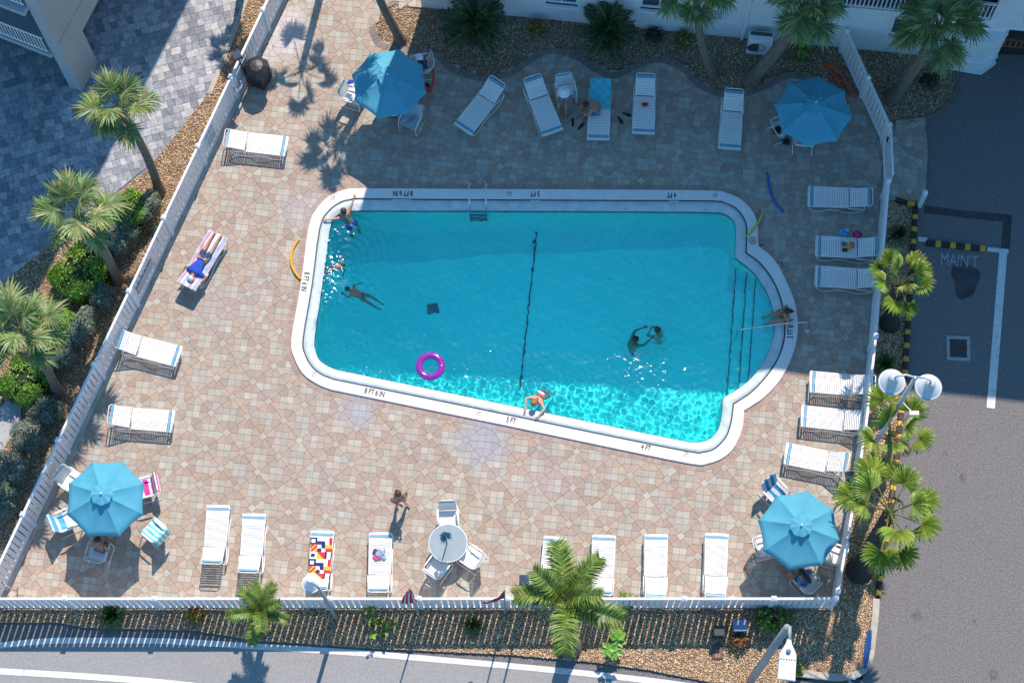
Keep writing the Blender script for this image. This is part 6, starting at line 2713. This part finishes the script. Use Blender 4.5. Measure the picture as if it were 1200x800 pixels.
floodlight((277.5, 65), (292, 101), 1.9, 'black floodlight on a thin pole beside the bin at the left fence', .5)
floodlight((996, 557.5), (977, 598), 3.2, 'dark square floodlight on a leaning pole above the lower right umbrella', .1)
floodlight((614, 679), (613.5, 709), 3.2, 'small dark floodlight behind the road fence left of the plumed palm', 0)

# flags
def flag(footpx, HP, toppx, cloth_pts, cols, label):
    foot = at(footpx[0], footpx[1], 0)
    t = thing('flagpole', foot, label, 'flag')
    h = at(toppx[0], toppx[1], HP) - foot
    b = MB()
    b.tube([(0, 0, -.1), (h.x, h.y, HP)], [.03, .018], n=8)
    b.build('pole', pole_g, t)
    P = [[at(x, y, z) - foot for x, y, z in row] for row in cloth_pts]
    b = MB()
    nr, nc = len(P), len(P[0])
    K = 5
    for i in range(nr - 1):
        for j in range(nc - 1):
            for a in range(K):
                for c_ in range(K):
                    u0, u1, v0, v1 = a / K, (a + 1) / K, c_ / K, (c_ + 1) / K
                    f = lambda u, v: lerp(lerp(P[i][j], P[i + 1][j], u), lerp(P[i][j + 1], P[i + 1][j + 1], u), v) + Vector((0, 0, .05 * math.sin((i + u) * 4 + (j + v) * 5)))
                    s_ = (i + u0) / (nr - 1)
                    b.col = cols[int((s_ * 7.001)) % len(cols)]
                    b.add([f(u0, v0), f(u1, v0), f(u1, v1), f(u0, v1)], [(0, 1, 2, 3)])
    b.build('cloth', cloth_m, t)
    return t


RW_ = [(0.55, 0.03, 0.06), (0.65, 0.62, 0.64)]
flag((492, 723), 4.0, (479, 688), [[(479, 691, 3.8), (473, 697, 3.5), (470, 706, 3.1)], [(482, 690, 3.8), (478, 698, 3.4), (478, 708, 3.0)], [(484, 694, 3.8), (486, 701, 3.4), (490, 704, 3.1)]], RW_, 'furled red and white striped flag over the road fence left of the glass table')
flag((592, 718), 3.2, (591, 690), [[(591, 692, 3.1), (584, 699, 2.8), (574, 704, 2.5), (565, 706, 2.3)], [(591, 700, 2.5), (585, 703, 2.4), (576, 706, 2.3), (567, 707, 2.2)]], [(0.50, 0.03, 0.05), (0.06, 0.03, 0.12), (0.52, 0.03, 0.05)], 'red flag stretched along the top of the road fence near the plumed palm')

# black and yellow kerbs
blk = mat('black_paint', (0.018, 0.018, 0.02), .6, var=.3, scale=9)
ylw = mat('yellow_paint', (0.62, 0.33, 0.03), .6, var=.25, scale=9)


def striped(name, pts, w, h, label, cat, z=-.12, seg=.42, group=None):
    P = [at(x, y, 0) for x, y in pts]
    P = [Vector((p.x, p.y, z)) for p in P]
    t = thing(name, P[0], label, cat, group=group)
    for p, q in zip(P, P[1:]):
        L = (q - p).length
        n = max(1, round(L / seg))
        d = (q - p).normalized()
        a = math.atan2(d.y, d.x)
        for k in range(n):
            s0 = L * k / n
            l = L / n
            b = MB()
            b.bbox(p + d * (s0 + l * .30) - t.location + Vector((0, 0, h / 2)), (l * .60 - .002, w, h), rz=a, b=.02)
            b.build('black_band', blk, t)
            b = MB()
            b.bbox(p + d * (s0 + l * .80) - t.location + Vector((0, 0, h / 2)), (l * .40 - .002, w - .004, h - .002), rz=a, b=.02)
            b.build('yellow_band', ylw, t)
    return t


striped('striped_kerb', [(1073, 243), (1067, 330), (1060, 440), (1050, 545), (1040, 620), (1029, 697)], .16, .2, 'long black and yellow kerb between the gravel strip and the parking lot', 'kerb')
striped('striped_kerb', [(1050, 234), (1072, 240)], .14, .18, 'short black and yellow kerb piece at the top of the gravel strip', 'kerb')
striped('wheel_stop', [(1086, 283.5), (1155, 290.5)], .17, .12, "black and yellow wheel stop above the word MAIN'T", 'wheel stop', z=-.118, seg=.42)
f_ = at(1077.5, 240, 0)
t = thing('bollard', (f_.x, f_.y, -.12), 'white square bollard at the corner of the black and yellow kerb', 'bollard')
b = MB()
b.bbox((0, 0, .55), (.13, .13, 1.1), b=.01)
b.build('post', vinyl, t)
b = MB()
b.lathe([(.105, 1.10), (.105, 1.13), (.02, 1.18)], n=4, M=Matrix.Rotation(math.pi / 4, 3, 'Z'))
b.build('cap', vinyl, t)

# bin by the left fence
f_ = at(306, 95, 0)
t = thing('litter_bin', (f_.x, f_.y, .006), 'black lidded bin standing against the left fence near the top', 'bin', rz=R(-24))
b = MB()
b.bbox((0, 0, .42), (.52, .52, .82), b=.02)
b.build('body', mat('black_plastic', (.02, .022, .025), .45), t)
b = MB()
b.lathe([(.40, .84), (.41, .90), (.36, 1.02), (.2, 1.12), (.03, 1.14)], n=8, M=Matrix.Rotation(R(22.5), 3, 'Z'))
b.build('lid', mat('black_plastic', (0, 0, 0)), t)
b = MB()
b.box((.262, 0, .72), (.01, .34, .14))
b.build('flap', mat('grey_flap', (.10, .10, .10), .5), t)

# things on the left fence
def fence_panel(px, py, w, h, z, col, label, name='notice_board', cat='notice', frame=True):
    q = at(px, py, z)
    u = (q - A).dot(fl) if False else (q - FL0).dot(fl)
    nrm = Vector((-fl.y, fl.x, 0))
    if nrm.x < 0:
        nrm = -nrm
    p = FL0 + fl * u + nrm * .045
    t = thing(name, (p.x, p.y, 0), label, cat, rz=math.atan2(fl.y, fl.x))
    b = MB()
    b.bbox((0, 0, z), (w, .02, h), b=.003)
    b.build('board', mat('board_%s' % name + str(int(col[0] * 100)), col, .5, var=.08), t)
    if frame:
        for (dx, dz, ww, hh) in ((0, h / 2, w + .05, .035), (0, -h / 2, w + .05, .035), (-w / 2, 0, .035, h - .035), (w / 2, 0, .035, h - .035)):
            b = MB()
            b.box((dx, 0, z + dz), (ww, .035, hh))
            b.build('frame', frame_w, t)
    return t


FLN = FL0
fence_panel(283, 84, .75, .8, .8, (.35, .42, .48), 'grey notice board with a white frame on the left fence beside the bin')
fence_panel(247, 160, .5, .6, .8, (.35, .50, .58), 'small blue-grey notice with a white frame on the left fence by the first lounger')
fence_panel(166, 322, 1.0, .45, .75, (.40, .42, .46), 'plain grey panel fixed to the left fence near the man in the blue shirt', frame=False)
# hanging bag and hose on the fence
q = at(184, 278, .9)
t = thing('hose_bag', (q.x, q.y, .75), 'black bag with a green hose hung on the left fence', 'bag')
b = MB()
b.ball((0, 0, 0), (.11, .09, .22), 12, 8)
b.build('bag', dark_m, t, smooth=True)
b = MB()
b.tube([(.0, .1, .25), (.08, .16, .38), (.03, .25, .42), (-.05, .2, .3), (-.02, .08, .2)], .018, n=6)
b.build('hose', mat('green_hose', (.03, .35, .12), .5), t, smooth=True)
q = at(275, 102, .6)
t = thing('coiled_hose', (q.x, q.y, .55), 'coil of clear shiny hose hung on the left fence below the floodlight', 'hose')
b = MB()
for k in range(5):
    b.tube([(.16 * math.cos(a) + .02 * k, .16 * math.sin(a), .05 * k + .03 * math.sin(3 * a)) for a in [2 * math.pi * i / 18 for i in range(19)]], .016, n=6)
b.build('coil', mat('clear_vinyl', (.55, .6, .66), .05, spec=1, coat=1), t, smooth=True)

# gate-end hose loop in the lower left corner
q = at(12, 690, .4)
t = thing('rail_loop', (q.x, q.y, .006), 'small grey tubular rail in the lower left corner of the deck', 'rail')
b = MB()
b.tube([(-.5, .35, 0), (-.5, .35, .45), (-.2, .15, .5), (.12, -.05, .5), (.22, -.02, .42), (.18, .06, .3), (.1, .05, 0)], .02, n=6)
b.build('tube', mat('grey_tube', (.3, .3, .3), .4, metal=.5), t, smooth=True)

# boxes in the front bed
q = at(866, 736, 0)
t = thing('electrical_box', (q.x, q.y, -.07), 'pale blue flat-topped utility box behind the road fence', 'utility box')
b = MB()
b.bbox((0, 0, .28), (.36, .28, .58), b=.01)
b.build('body', mat('blue_box', (.16, .22, .36), .5), t)
b = MB()
b.bbox((0, 0, .585), (.40, .32, .03), b=.008)
b.build('lid', mat('blue_box', (0, 0, 0)), t)
q = at(841, 763, 0)
t = thing('valve_box', (q.x, q.y, -.07), 'brick-red valve cover in a dark frame on the sunlit gravel', 'valve cover')
b = MB()
b.bbox((0, 0, .03), (.30, .40, .07), b=.01)
b.build('frame', mat('box_frame', (.10, .085, .085), .8), t)
b = MB()
b.bbox((0, -.05, .055), (.16, .24, .04), b=.006)
b.build('cover', mat('brick_red', (.34, .15, .10), .8, var=.2, scale=20), t)
q = at(841, 742, 0)
t = thing('transformer_box', (q.x, q.y, -.07), 'dark upright box behind the brick-red valve cover', 'utility box')
b = MB()
b.bbox((0, 0, .3), (.26, .26, .6), b=.01)
b.build('body', mat('dark_green_box', (.03, .04, .045), .5), t)
b = MB()
b.bbox((0, 0, .61), (.29, .29, .03), b=.006)
b.build('lid', mat('dark_green_box', (0, 0, 0)), t)
q = at(996, 806, 0)
t = thing('waste_container', (q.x, q.y, -.1), 'dark blue container with a small white cap at the lower right kerb', 'container')
b = MB()
b.bbox((0, -.05, .5), (.36, .36, 1.0), b=.02)
b.build('body', mat('dark_blue_paint', (.02, .04, .07), .4), t)
b = MB()
b.lathe([(.06, 1.0), (.07, 1.06), (.05, 1.1), (.01, 1.12)], c=(-.02, .17, 0), n=12)
b.build('cap', frame_w, t)
q0, q1 = at(1018, 738, 0), at(1012, 783, 0)
t = thing('blue_panel', ((q0.x + q1.x) / 2, (q0.y + q1.y) / 2, -.07), 'narrow bright blue board standing on edge inside the curved kerb', 'board', rz=math.atan2(q1.y - q0.y, q1.x - q0.x))
b = MB()
b.sheet([[(-.55, -.03, .02), (-.3, -.05, .02), (0, -.06, .02), (.3, -.05, .02), (.55, -.02, .02)], [(-.55, .06, .24), (-.3, .08, .32), (0, .09, .34), (.3, .08, .32), (.55, .05, .24)]])
b.sheet([[(-.55, .06, .24), (-.3, .08, .32), (0, .09, .34), (.3, .08, .32), (.55, .05, .24)], [(-.55, .00, .02), (-.3, -.02, .02), (0, -.03, .02), (.3, -.02, .02), (.55, .01, .02)]])
b.build('board', mat('bright_blue', (.01, .13, .42), .4), t)
b = MB()
b.box((0, .09, .17), (.03, .03, .34))
b.build('stake', dark_m, t)
# ------------------------------------------------------------------ people
def skin_m(c):
    return mat('skin_%d' % int(c[0] * 1000), c, 0.5, var=.05, scale=12)


TAN, PALE, BROWN = (0.42, 0.22, 0.14), (0.52, 0.31, 0.22), (0.30, 0.15, 0.09)


def grow(name, verts, edges, radii, m, parent, sub=1, root=0, caustic=False):
    """a continuous surface grown round a skeleton (skin modifier, applied)"""
    me = bpy.data.meshes.new(name)
    me.from_pydata([tuple(v) for v in verts], edges, [])
    o = bpy.data.objects.new(name, me)
    COL.objects.link(o)
    o.modifiers.new('skin', 'SKIN').use_smooth_shade = True
    sv = me.skin_vertices[0].data
    for i, r_ in enumerate(radii):
        sv[i].radius = (r_, r_) if not isinstance(r_, tuple) else r_
        sv[i].use_root = (i == root)
    s_ = o.modifiers.new('sub', 'SUBSURF')
    s_.levels = s_.render_levels = sub
    dg = bpy.context.evaluated_depsgraph_get()
    me2 = bpy.data.meshes.new_from_object(o.evaluated_get(dg))
    bpy.data.objects.remove(o)
    me2.name = name
    me2.materials.clear()
    me2.materials.append(m)
    me2.polygons.foreach_set('use_smooth', [True] * len(me2.polygons))
    o2 = link(name, me2, parent)
    if caustic:
        o2.cycles.is_caustics_receiver = True
    return o2


def person(px, py, h, deg, label, pose, skin=TAN, hair=(0.05, 0.03, 0.02), hair_len=0.0, top=None, bottom=None, hat=None, s=1.0, caustic=False, loc=None):
    """pose: dict of joints in metres, x forward, y to the person's left, z up, relative to the pelvis"""
    p = loc if loc is not None else at(px, py, h)
    t = thing('person', p, label, 'person', rz=R(deg))
    V = lambda k: Vector(pose[k]) * s
    pel, wai, che, nec, hea = V('pelvis'), V('waist'), V('chest'), V('neck'), V('head')
    up = (hea - nec).normalized()
    fwd = Vector(pose.get('face', (1, 0, 0))).normalized()
    side = Vector(pose.get('side', (0, 1, 0))).normalized()
    vs, es, rs = [], [], []

    def add(v, r_, prev=None):
        vs.append(v)
        rs.append(r_ * s)
        if prev is not None:
            es.append((prev, len(vs) - 1))
        return len(vs) - 1
    a = add(pel, .125)
    b_ = add(wai, .118, a)
    c = add(che, .142, b_)
    n0 = add(lerp(che, nec, .7), .075, c)
    n1 = add(nec, .052, n0)
    j = add(lerp(nec, hea, .45) + fwd * .015 * s, .066, n1)
    k = add(hea, .092, j)
    add(hea + up * .075 * s, .066, k)
    add(lerp(nec, hea, .75) + fwd * .095 * s, .014, k)      # nose
    for sg, sd in ((1, 'L'), (-1, 'R')):
        sh = che + side * sg * .165 * s + (nec - che) * .45
        si = add(sh, .062, c)
        e = add(lerp(sh, V('elbow' + sd), .5), .050, si)
        e = add(V('elbow' + sd), .042, e)
        w0, w1 = V('elbow' + sd), V('wrist' + sd)
        e = add(lerp(w0, w1, .45), .034, e)
        e = add(w1, .024, e)
        hd = (w1 - w0).normalized()
        pd = hd.cross(side if abs(hd.dot(side)) < .9 else Vector((1, 0, 0))).normalized()
        sp = hd.cross(pd).normalized()
        palm_ = add(w1 + hd * .055 * s, .030, e)
        for q, (off, ln) in enumerate(((-.030, .062), (-.010, .075), (.011, .070), (.030, .055))):
            f1 = add(w1 + hd * (.095) * s + sp * off * s, .010, palm_)
            add(w1 + hd * (.095 + ln) * s + sp * off * 1.15 * s + pd * .02 * s, .008, f1)
        f1 = add(w1 + hd * .04 * s + sp * -.045 * s, .011, palm_)
        add(w1 + hd * .085 * s + sp * -.070 * s, .009, f1)
        hp = pel + side * sg * .09 * s + (V('knee' + sd) - pel).normalized() * .04 * s
        g_ = add(hp, .100, a)
        g_ = add(lerp(hp, V('knee' + sd), .5), .082, g_)
        g_ = add(V('knee' + sd), .058, g_)
        kn, an = V('knee' + sd), V('ankle' + sd)
        g_ = add(lerp(kn, an, .35), .050, g_)
        g_ = add(an, .032, g_)
        toe = Vector(pose.get('toe' + sd, tuple(pose['ankle' + sd][q] + (.14, 0, -.03)[q] for q in range(3)))) * s
        g_ = add(lerp(an, toe, .5), .036, g_)
        add(toe, .024, g_)
    grow('body', vs, es, rs, skin_m(skin), t, caustic=caustic)
    # hair
    b = MB()
    b.ball(tuple(hea + up * .025 * s - fwd * .022 * s), (.102 * s, .102 * s, .098 * s), 14, 9)
    if hair_len:
        back = -fwd * .75 - up * .8
        q = hea - fwd * .05 * s
        b.tube([q, q + back * hair_len * .5 * s, q + back * hair_len * s], [.075 * s, .065 * s, .025 * s], n=10)
    hm = mat('hair_%d_%d' % (hair[0] * 1000, hair[1] * 1000), hair, .6, var=.35, scale=30, bump=.004, bscale=80)
    if not hat:
        b.build('hair', hm, t, smooth=True)
    # face
    b = MB()
    for sg in (1, -1):
        b.ball(tuple(lerp(nec, hea, .92) + fwd * .083 * s + side * sg * .033 * s), .013 * s, 8, 5)
    b.build('eyes', dark_m, t, smooth=True)
    b = MB()
    q = lerp(nec, hea, .48) + fwd * .078 * s
    b.ball(tuple(q), (.018 * s, .024 * s, .008 * s), 8, 5)
    b.build('mouth', mat('lips', (.35, .08, .07), .5), t, smooth=True)
    for sg in (1, -1):
        b = MB()
        b.ball(tuple(lerp(nec, hea, .85) + side * sg * .092 * s), (.012 * s, .012 * s, .026 * s), 8, 5)
        b.build('ear', skin_m(skin), t, smooth=True)
    if hat:
        b = MB()
        q = hea + up * .05 * s
        kind, hc = hat
        M = up.to_track_quat('Z', 'Y').to_matrix()
        if kind == 'brim':
            b.lathe([(.19, -.02), (.195, -.012), (.11, .005), (.105, .05), (.08, .085), (.01, .095)], c=tuple(q), n=24, M=M)
        else:
            b.lathe([(.108, -.03), (.11, 0), (.10, .04), (.07, .075), (.01, .085)], c=tuple(q), n=20, M=M)
            pk = fwd * .15 * s
            b.add([q + side * .08, q - side * .08, q + pk - side * .05 - up * .02, q + pk + side * .05 - up * .02], [(0, 1, 2, 3)])
        b.build('hat', mat('hat_%d' % int(hc[2] * 100), hc, .8), t, smooth=True)
    # clothes
    if top:
        kind, tc = top
        m_ = mat('cloth_%d_%d_%d' % tuple(int(x * 100) for x in tc), tc, .9, var=.08, scale=14, bump=.003, bscale=50)
        if kind == 'shirt':
            vv, ee, rr = [lerp(pel, wai, .4), wai, che, lerp(che, nec, .62)], [(0, 1), (1, 2), (2, 3)], [.140, .136, .162, .096]
            for sg, sd in ((1, 'L'), (-1, 'R')):
                sh = che + side * sg * .165 * s + (nec - che) * .45
                vv += [sh, lerp(sh, V('elbow' + sd), .7)]
                rr += [.078, .066]
                ee += [(2, len(vv) - 2), (len(vv) - 2, len(vv) - 1)]
            grow('shirt', vv, ee, [x * s for x in rr], m_, t, root=1, caustic=caustic)
        elif kind == 'bikini':
            q = lerp(wai, che, .75)
            b = MB()
            n_ = 18
            ax1, ax2 = side, (fwd - side * fwd.dot(side)).normalized()
            upv = (che - wai).normalized()
            ax2 = (ax2 - upv * ax2.dot(upv))
            ax2 = ax2.normalized() if ax2.length > .2 else upv.cross(side)
            rows = [[q + upv * z + (ax1 * math.cos(w) + ax2 * math.sin(w)) * .150 * s for w in [2 * math.pi * i / n_ for i in range(n_ + 1)]] for z in (-.035 * s, .035 * s)]
            b.sheet(rows)
            o = b.build('top', m_, t, smooth=True)
    if bottom:
        kind, tc = bottom
        m_ = mat('cloth_%d_%d_%d' % tuple(int(x * 100) for x in tc), tc, .9, var=.08, scale=14, bump=.003, bscale=50)
        vv, ee, rr = [lerp(pel, wai, .55), pel], [(0, 1)], [.130, .142]
        for sg, sd in ((1, 'L'), (-1, 'R')):
            hp = pel + side * sg * .09 * s
            f_ = .72 if kind == 'shorts' else .12
            vv += [lerp(hp, V('knee' + sd), .1), lerp(hp, V('knee' + sd), f_)]
            rr += [.112, .098]
            ee += [(1, len(vv) - 2), (len(vv) - 2, len(vv) - 1)]
        grow('shorts' if kind == 'shorts' else 'swimwear', vv, ee, [x * s for x in rr], m_, t, root=1, caustic=caustic)
    return t


STAND = dict(pelvis=(0, 0, .88), waist=(.01, 0, 1.02), chest=(0, 0, 1.22), neck=(.0, 0, 1.42), head=(.03, 0, 1.55),
             elbowL=(.0, .25, 1.10), elbowR=(.0, -.25, 1.10), wristL=(.20, .12, 1.06), wristR=(.18, -.10, 1.0),
             kneeL=(.07, .12, .48), kneeR=(.0, -.10, .48), ankleL=(.04, .15, .08), ankleR=(-.08, -.12, .09), toeL=(.20, .17, .03), toeR=(.08, -.14, .03))
SIT = dict(pelvis=(0, 0, .0), waist=(-.03, 0, .14), chest=(-.06, 0, .33), neck=(-.03, 0, .54), head=(.02, 0, .67),
           elbowL=(.0, .28, .22), elbowR=(.0, -.28, .22), wristL=(.24, .22, .18), wristR=(.24, -.20, .16),
           kneeL=(.44, .13, .04), kneeR=(.44, -.13, .02), ankleL=(.50, .14, -.36), ankleR=(.52, -.14, -.38), toeL=(.64, .15, -.42), toeR=(.66, -.15, -.42))
# lying face down, head towards +x
PRONE = dict(pelvis=(0, 0, .09), waist=(.15, 0, .10), chest=(.36, 0, .12), neck=(.56, 0, .14), head=(.69, .02, .16), face=(.35, .2, -.8), side=(0, 1, 0),
             elbowL=(.42, .36, .05), elbowR=(.40, -.34, .05), wristL=(.64, .30, .06), wristR=(.60, -.36, .0),
             kneeL=(-.42, .12, .08), kneeR=(-.42, -.10, .08), ankleL=(-.80, .12, .10), ankleR=(-.80, -.10, .09), toeL=(-.93, .13, .05), toeR=(-.93, -.10, .05))
person(470, 594, 0, -62, 'woman in a purple bikini walking alone on the sunlit deck, long shadow ahead of her', STAND, TAN, (0.06, 0.03, 0.02), .12, ('bikini', (0.22, 0.06, 0.35)), ('brief', (0.45, 0.06, 0.12)), loc=at(470.5, 592, 0))
# man on the striped towel
q = on_lounger('man', .93, 0, .0)
tm = person(0, 0, 0, 0, 'grey-haired man in a blue shirt and dark shorts lying face down on a striped towel', PRONE, TAN, (0.48, 0.47, 0.45), 0, ('shirt', (0.02, 0.07, 0.45)), ('shorts', (0.03, 0.07, 0.14)), loc=q, s=1.02)
tm.rotation_euler.z = LG['man'].rotation_euler.z
# seated people
SITL = dict(SIT, waist=(.03, 0, .14), chest=(.10, 0, .32), neck=(.16, 0, .50), head=(.22, 0, .61), kneeL=(.42, .12, .06), kneeR=(.44, -.10, .05))
person(663, 110, .45, -105, 'woman in a white hat and pale blue shirt on a small shaded chair', SITL, TAN, hat=('brim', (0.72, 0.74, 0.78)), top=('shirt', (0.30, 0.48, 0.68)), bottom=('shorts', (0.25, 0.32, 0.45)))
BENT = dict(SIT, waist=(.05, 0, .12), chest=(.16, 0, .26), neck=(.30, 0, .36), head=(.40, .02, .42), face=(.7, 0, -.6), elbowL=(.34, .22, .12), elbowR=(.36, -.22, .10), wristL=(.52, .10, .0), wristR=(.55, -.10, .0), kneeL=(.42, .16, .05), kneeR=(.42, -.14, .04))
person(702, 129, .45, 178, 'bare-backed man with dark hair bending forward on the lounger with the turquoise towel', BENT, TAN, (0.03, 0.025, 0.02), bottom=('shorts', (0.04, 0.16, 0.28)))
person(495, 78, .45, 200, 'person in a pale cap and dark top seated right of the half-lit umbrella', SIT, TAN, hat=('cap', (0.60, 0.66, 0.80)), top=('shirt', (0.03, 0.04, 0.09)), bottom=('shorts', (0.35, 0.05, 0.05)))
person(117, 645, .45, 75, 'bare-backed man with dark hair seated half under the lower left umbrella', SITL, TAN, (0.03, 0.025, 0.02), bottom=('shorts', (0.05, 0.06, 0.12)))
person(943, 681, .45, 135, 'woman with long dark hair in a blue top seated below the lower right umbrella', SITL, TAN, (0.025, 0.018, 0.015), .30, ('shirt', (0.05, 0.18, 0.42)), ('shorts', (0.03, 0.08, 0.2)))
# on the coping by the steps, feet in the water
EDGE = dict(SIT, waist=(.02, 0, .14), chest=(.03, 0, .32), neck=(.03, .0, .50), head=(.05, .02, .62), elbowL=(-.08, .28, .20), elbowR=(-.02, -.28, .20), wristL=(-.05, .30, .02), wristR=(.14, -.22, .06),
            kneeL=(.42, .10, -.02), kneeR=(.42, -.10, -.02), ankleL=(.54, .11, -.38), ankleR=(.54, -.12, -.38), toeL=(.68, .12, -.42), toeR=(.68, -.12, -.42))
person(921, 371, .14, 182, 'dark-haired woman in a black bikini sitting on the pool edge by the handrail', EDGE, TAN, (0.04, 0.025, 0.02), .2, ('bikini', (0.015, 0.015, 0.02)), ('brief', (0.015, 0.015, 0.02)), caustic=True)
# swimmers
HANG = dict(pelvis=(.22, 0, -.38), waist=(.12, 0, -.26), chest=(.03, 0, -.08), neck=(-.02, 0, .08), head=(-.01, 0, .20), elbowL=(-.06, .32, .05), elbowR=(-.06, -.32, .05), wristL=(-.16, .50, .09), wristR=(-.16, -.50, .09),
            kneeL=(.40, .12, -.72), kneeR=(.34, -.12, -.76), ankleL=(.40, .13, -1.12), ankleR=(.36, -.12, -1.15), toeL=(.48, .14, -1.22), toeR=(.44, -.13, -1.25))
person(405, 249, 0, -48, 'swimmer in blue trunks hanging by both arms in the upper left pool corner', HANG, TAN, (0.04, 0.03, 0.025), bottom=('shorts', (0.02, 0.08, 0.55)), caustic=True, loc=at(404, 251, -.02))
SWIM = dict(pelvis=(-.38, 0, -.12), waist=(-.24, 0, -.09), chest=(-.04, 0, -.03), neck=(.13, 0, .03), head=(.24, 0, .09), face=(.8, 0, -.5), elbowL=(.16, .34, -.12), elbowR=(.20, -.30, -.10), wristL=(.40, .44, -.05), wristR=(.02, -.52, -.16),
            kneeL=(-.76, .16, -.22), kneeR=(-.78, -.10, -.18), ankleL=(-1.12, .20, -.30), ankleR=(-1.14, -.02, -.22), toeL=(-1.26, .22, -.30), toeR=(-1.28, .0, -.22))
person(413, 341, WZ, 158, 'swimmer near the left end of the pool, legs trailing to the lower right', dict(SWIM, elbowL=(.10, .26, -.12), elbowR=(.12, -.26, -.12), wristL=(.30, .20, -.06), wristR=(-.02, -.40, -.16)), TAN, (0.10, 0.05, 0.03), bottom=('brief', (0.02, 0.05, 0.12)), caustic=True, s=.78, loc=at(414, 342, WZ))
person(398, 310, WZ, 20, 'submerged swimmer between the sparkles near the left pool wall', dict(SWIM, head=(.24, 0, -.04), neck=(.13, 0, -.06), chest=(-.04, 0, -.10)), BROWN, (0.20, 0.10, 0.05), bottom=('brief', (0.03, 0.10, 0.16)), caustic=True, s=.55, loc=at(398, 311, WZ))
TREAD = dict(pelvis=(-.10, 0, -.52), waist=(-.07, 0, -.38), chest=(-.02, 0, -.17), neck=(0, 0, .03), head=(.03, 0, .14), elbowL=(.16, .30, -.10), elbowR=(.20, -.22, -.10), wristL=(.40, .26, -.05), wristR=(.46, -.14, -.05),
             kneeL=(.02, .12, -.86), kneeR=(-.10, -.12, -.90), ankleL=(-.12, .12, -1.18), ankleR=(-.16, -.13, -1.2), toeL=(-.02, .13, -1.25), toeR=(-.05, -.14, -1.26))
person(745, 397, WZ, 25, 'left swimmer of the dark-haired pair reaching for each other in mid-pool', TREAD, BROWN, (0.03, 0.02, 0.015), bottom=('shorts', (0.02, 0.18, 0.40)), caustic=True, loc=at(744, 399, WZ))
person(770, 388, WZ, 200, 'right swimmer of the pair in mid-pool, with brown hair', dict(TREAD, elbowL=(.12, .22, -.16), elbowR=(.12, -.22, -.16), wristL=(.24, .06, -.10), wristR=(.26, -.05, -.08)), PALE, (0.09, 0.04, 0.025), bottom=('brief', (0.05, 0.05, 0.08)), caustic=True, loc=at(771, 388, WZ))
LEANP = dict(pelvis=(-.34, 0, -.30), waist=(-.24, 0, -.20), chest=(-.08, 0, -.02), neck=(.08, 0, .12), head=(.16, 0, .23), face=(.9, 0, -.3), elbowL=(.10, .34, .06), elbowR=(.12, -.30, .06), wristL=(.34, .30, .08), wristR=(.36, -.16, .08),
             kneeL=(-.50, .12, -.68), kneeR=(-.46, -.12, -.70), ankleL=(-.66, .13, -1.05), ankleR=(-.60, -.12, -1.08), toeL=(-.72, .14, -1.12), toeR=(-.68, -.12, -1.14))
person(629, 471, 0, -125, 'woman with reddish-blonde hair leaning her forearms on the lower pool edge', LEANP, PALE, (0.30, 0.13, 0.05), .15, ('bikini', (0.65, 0.05, 0.15)), ('brief', (0.60, 0.05, 0.14)), caustic=True, loc=at(629, 470, .02))
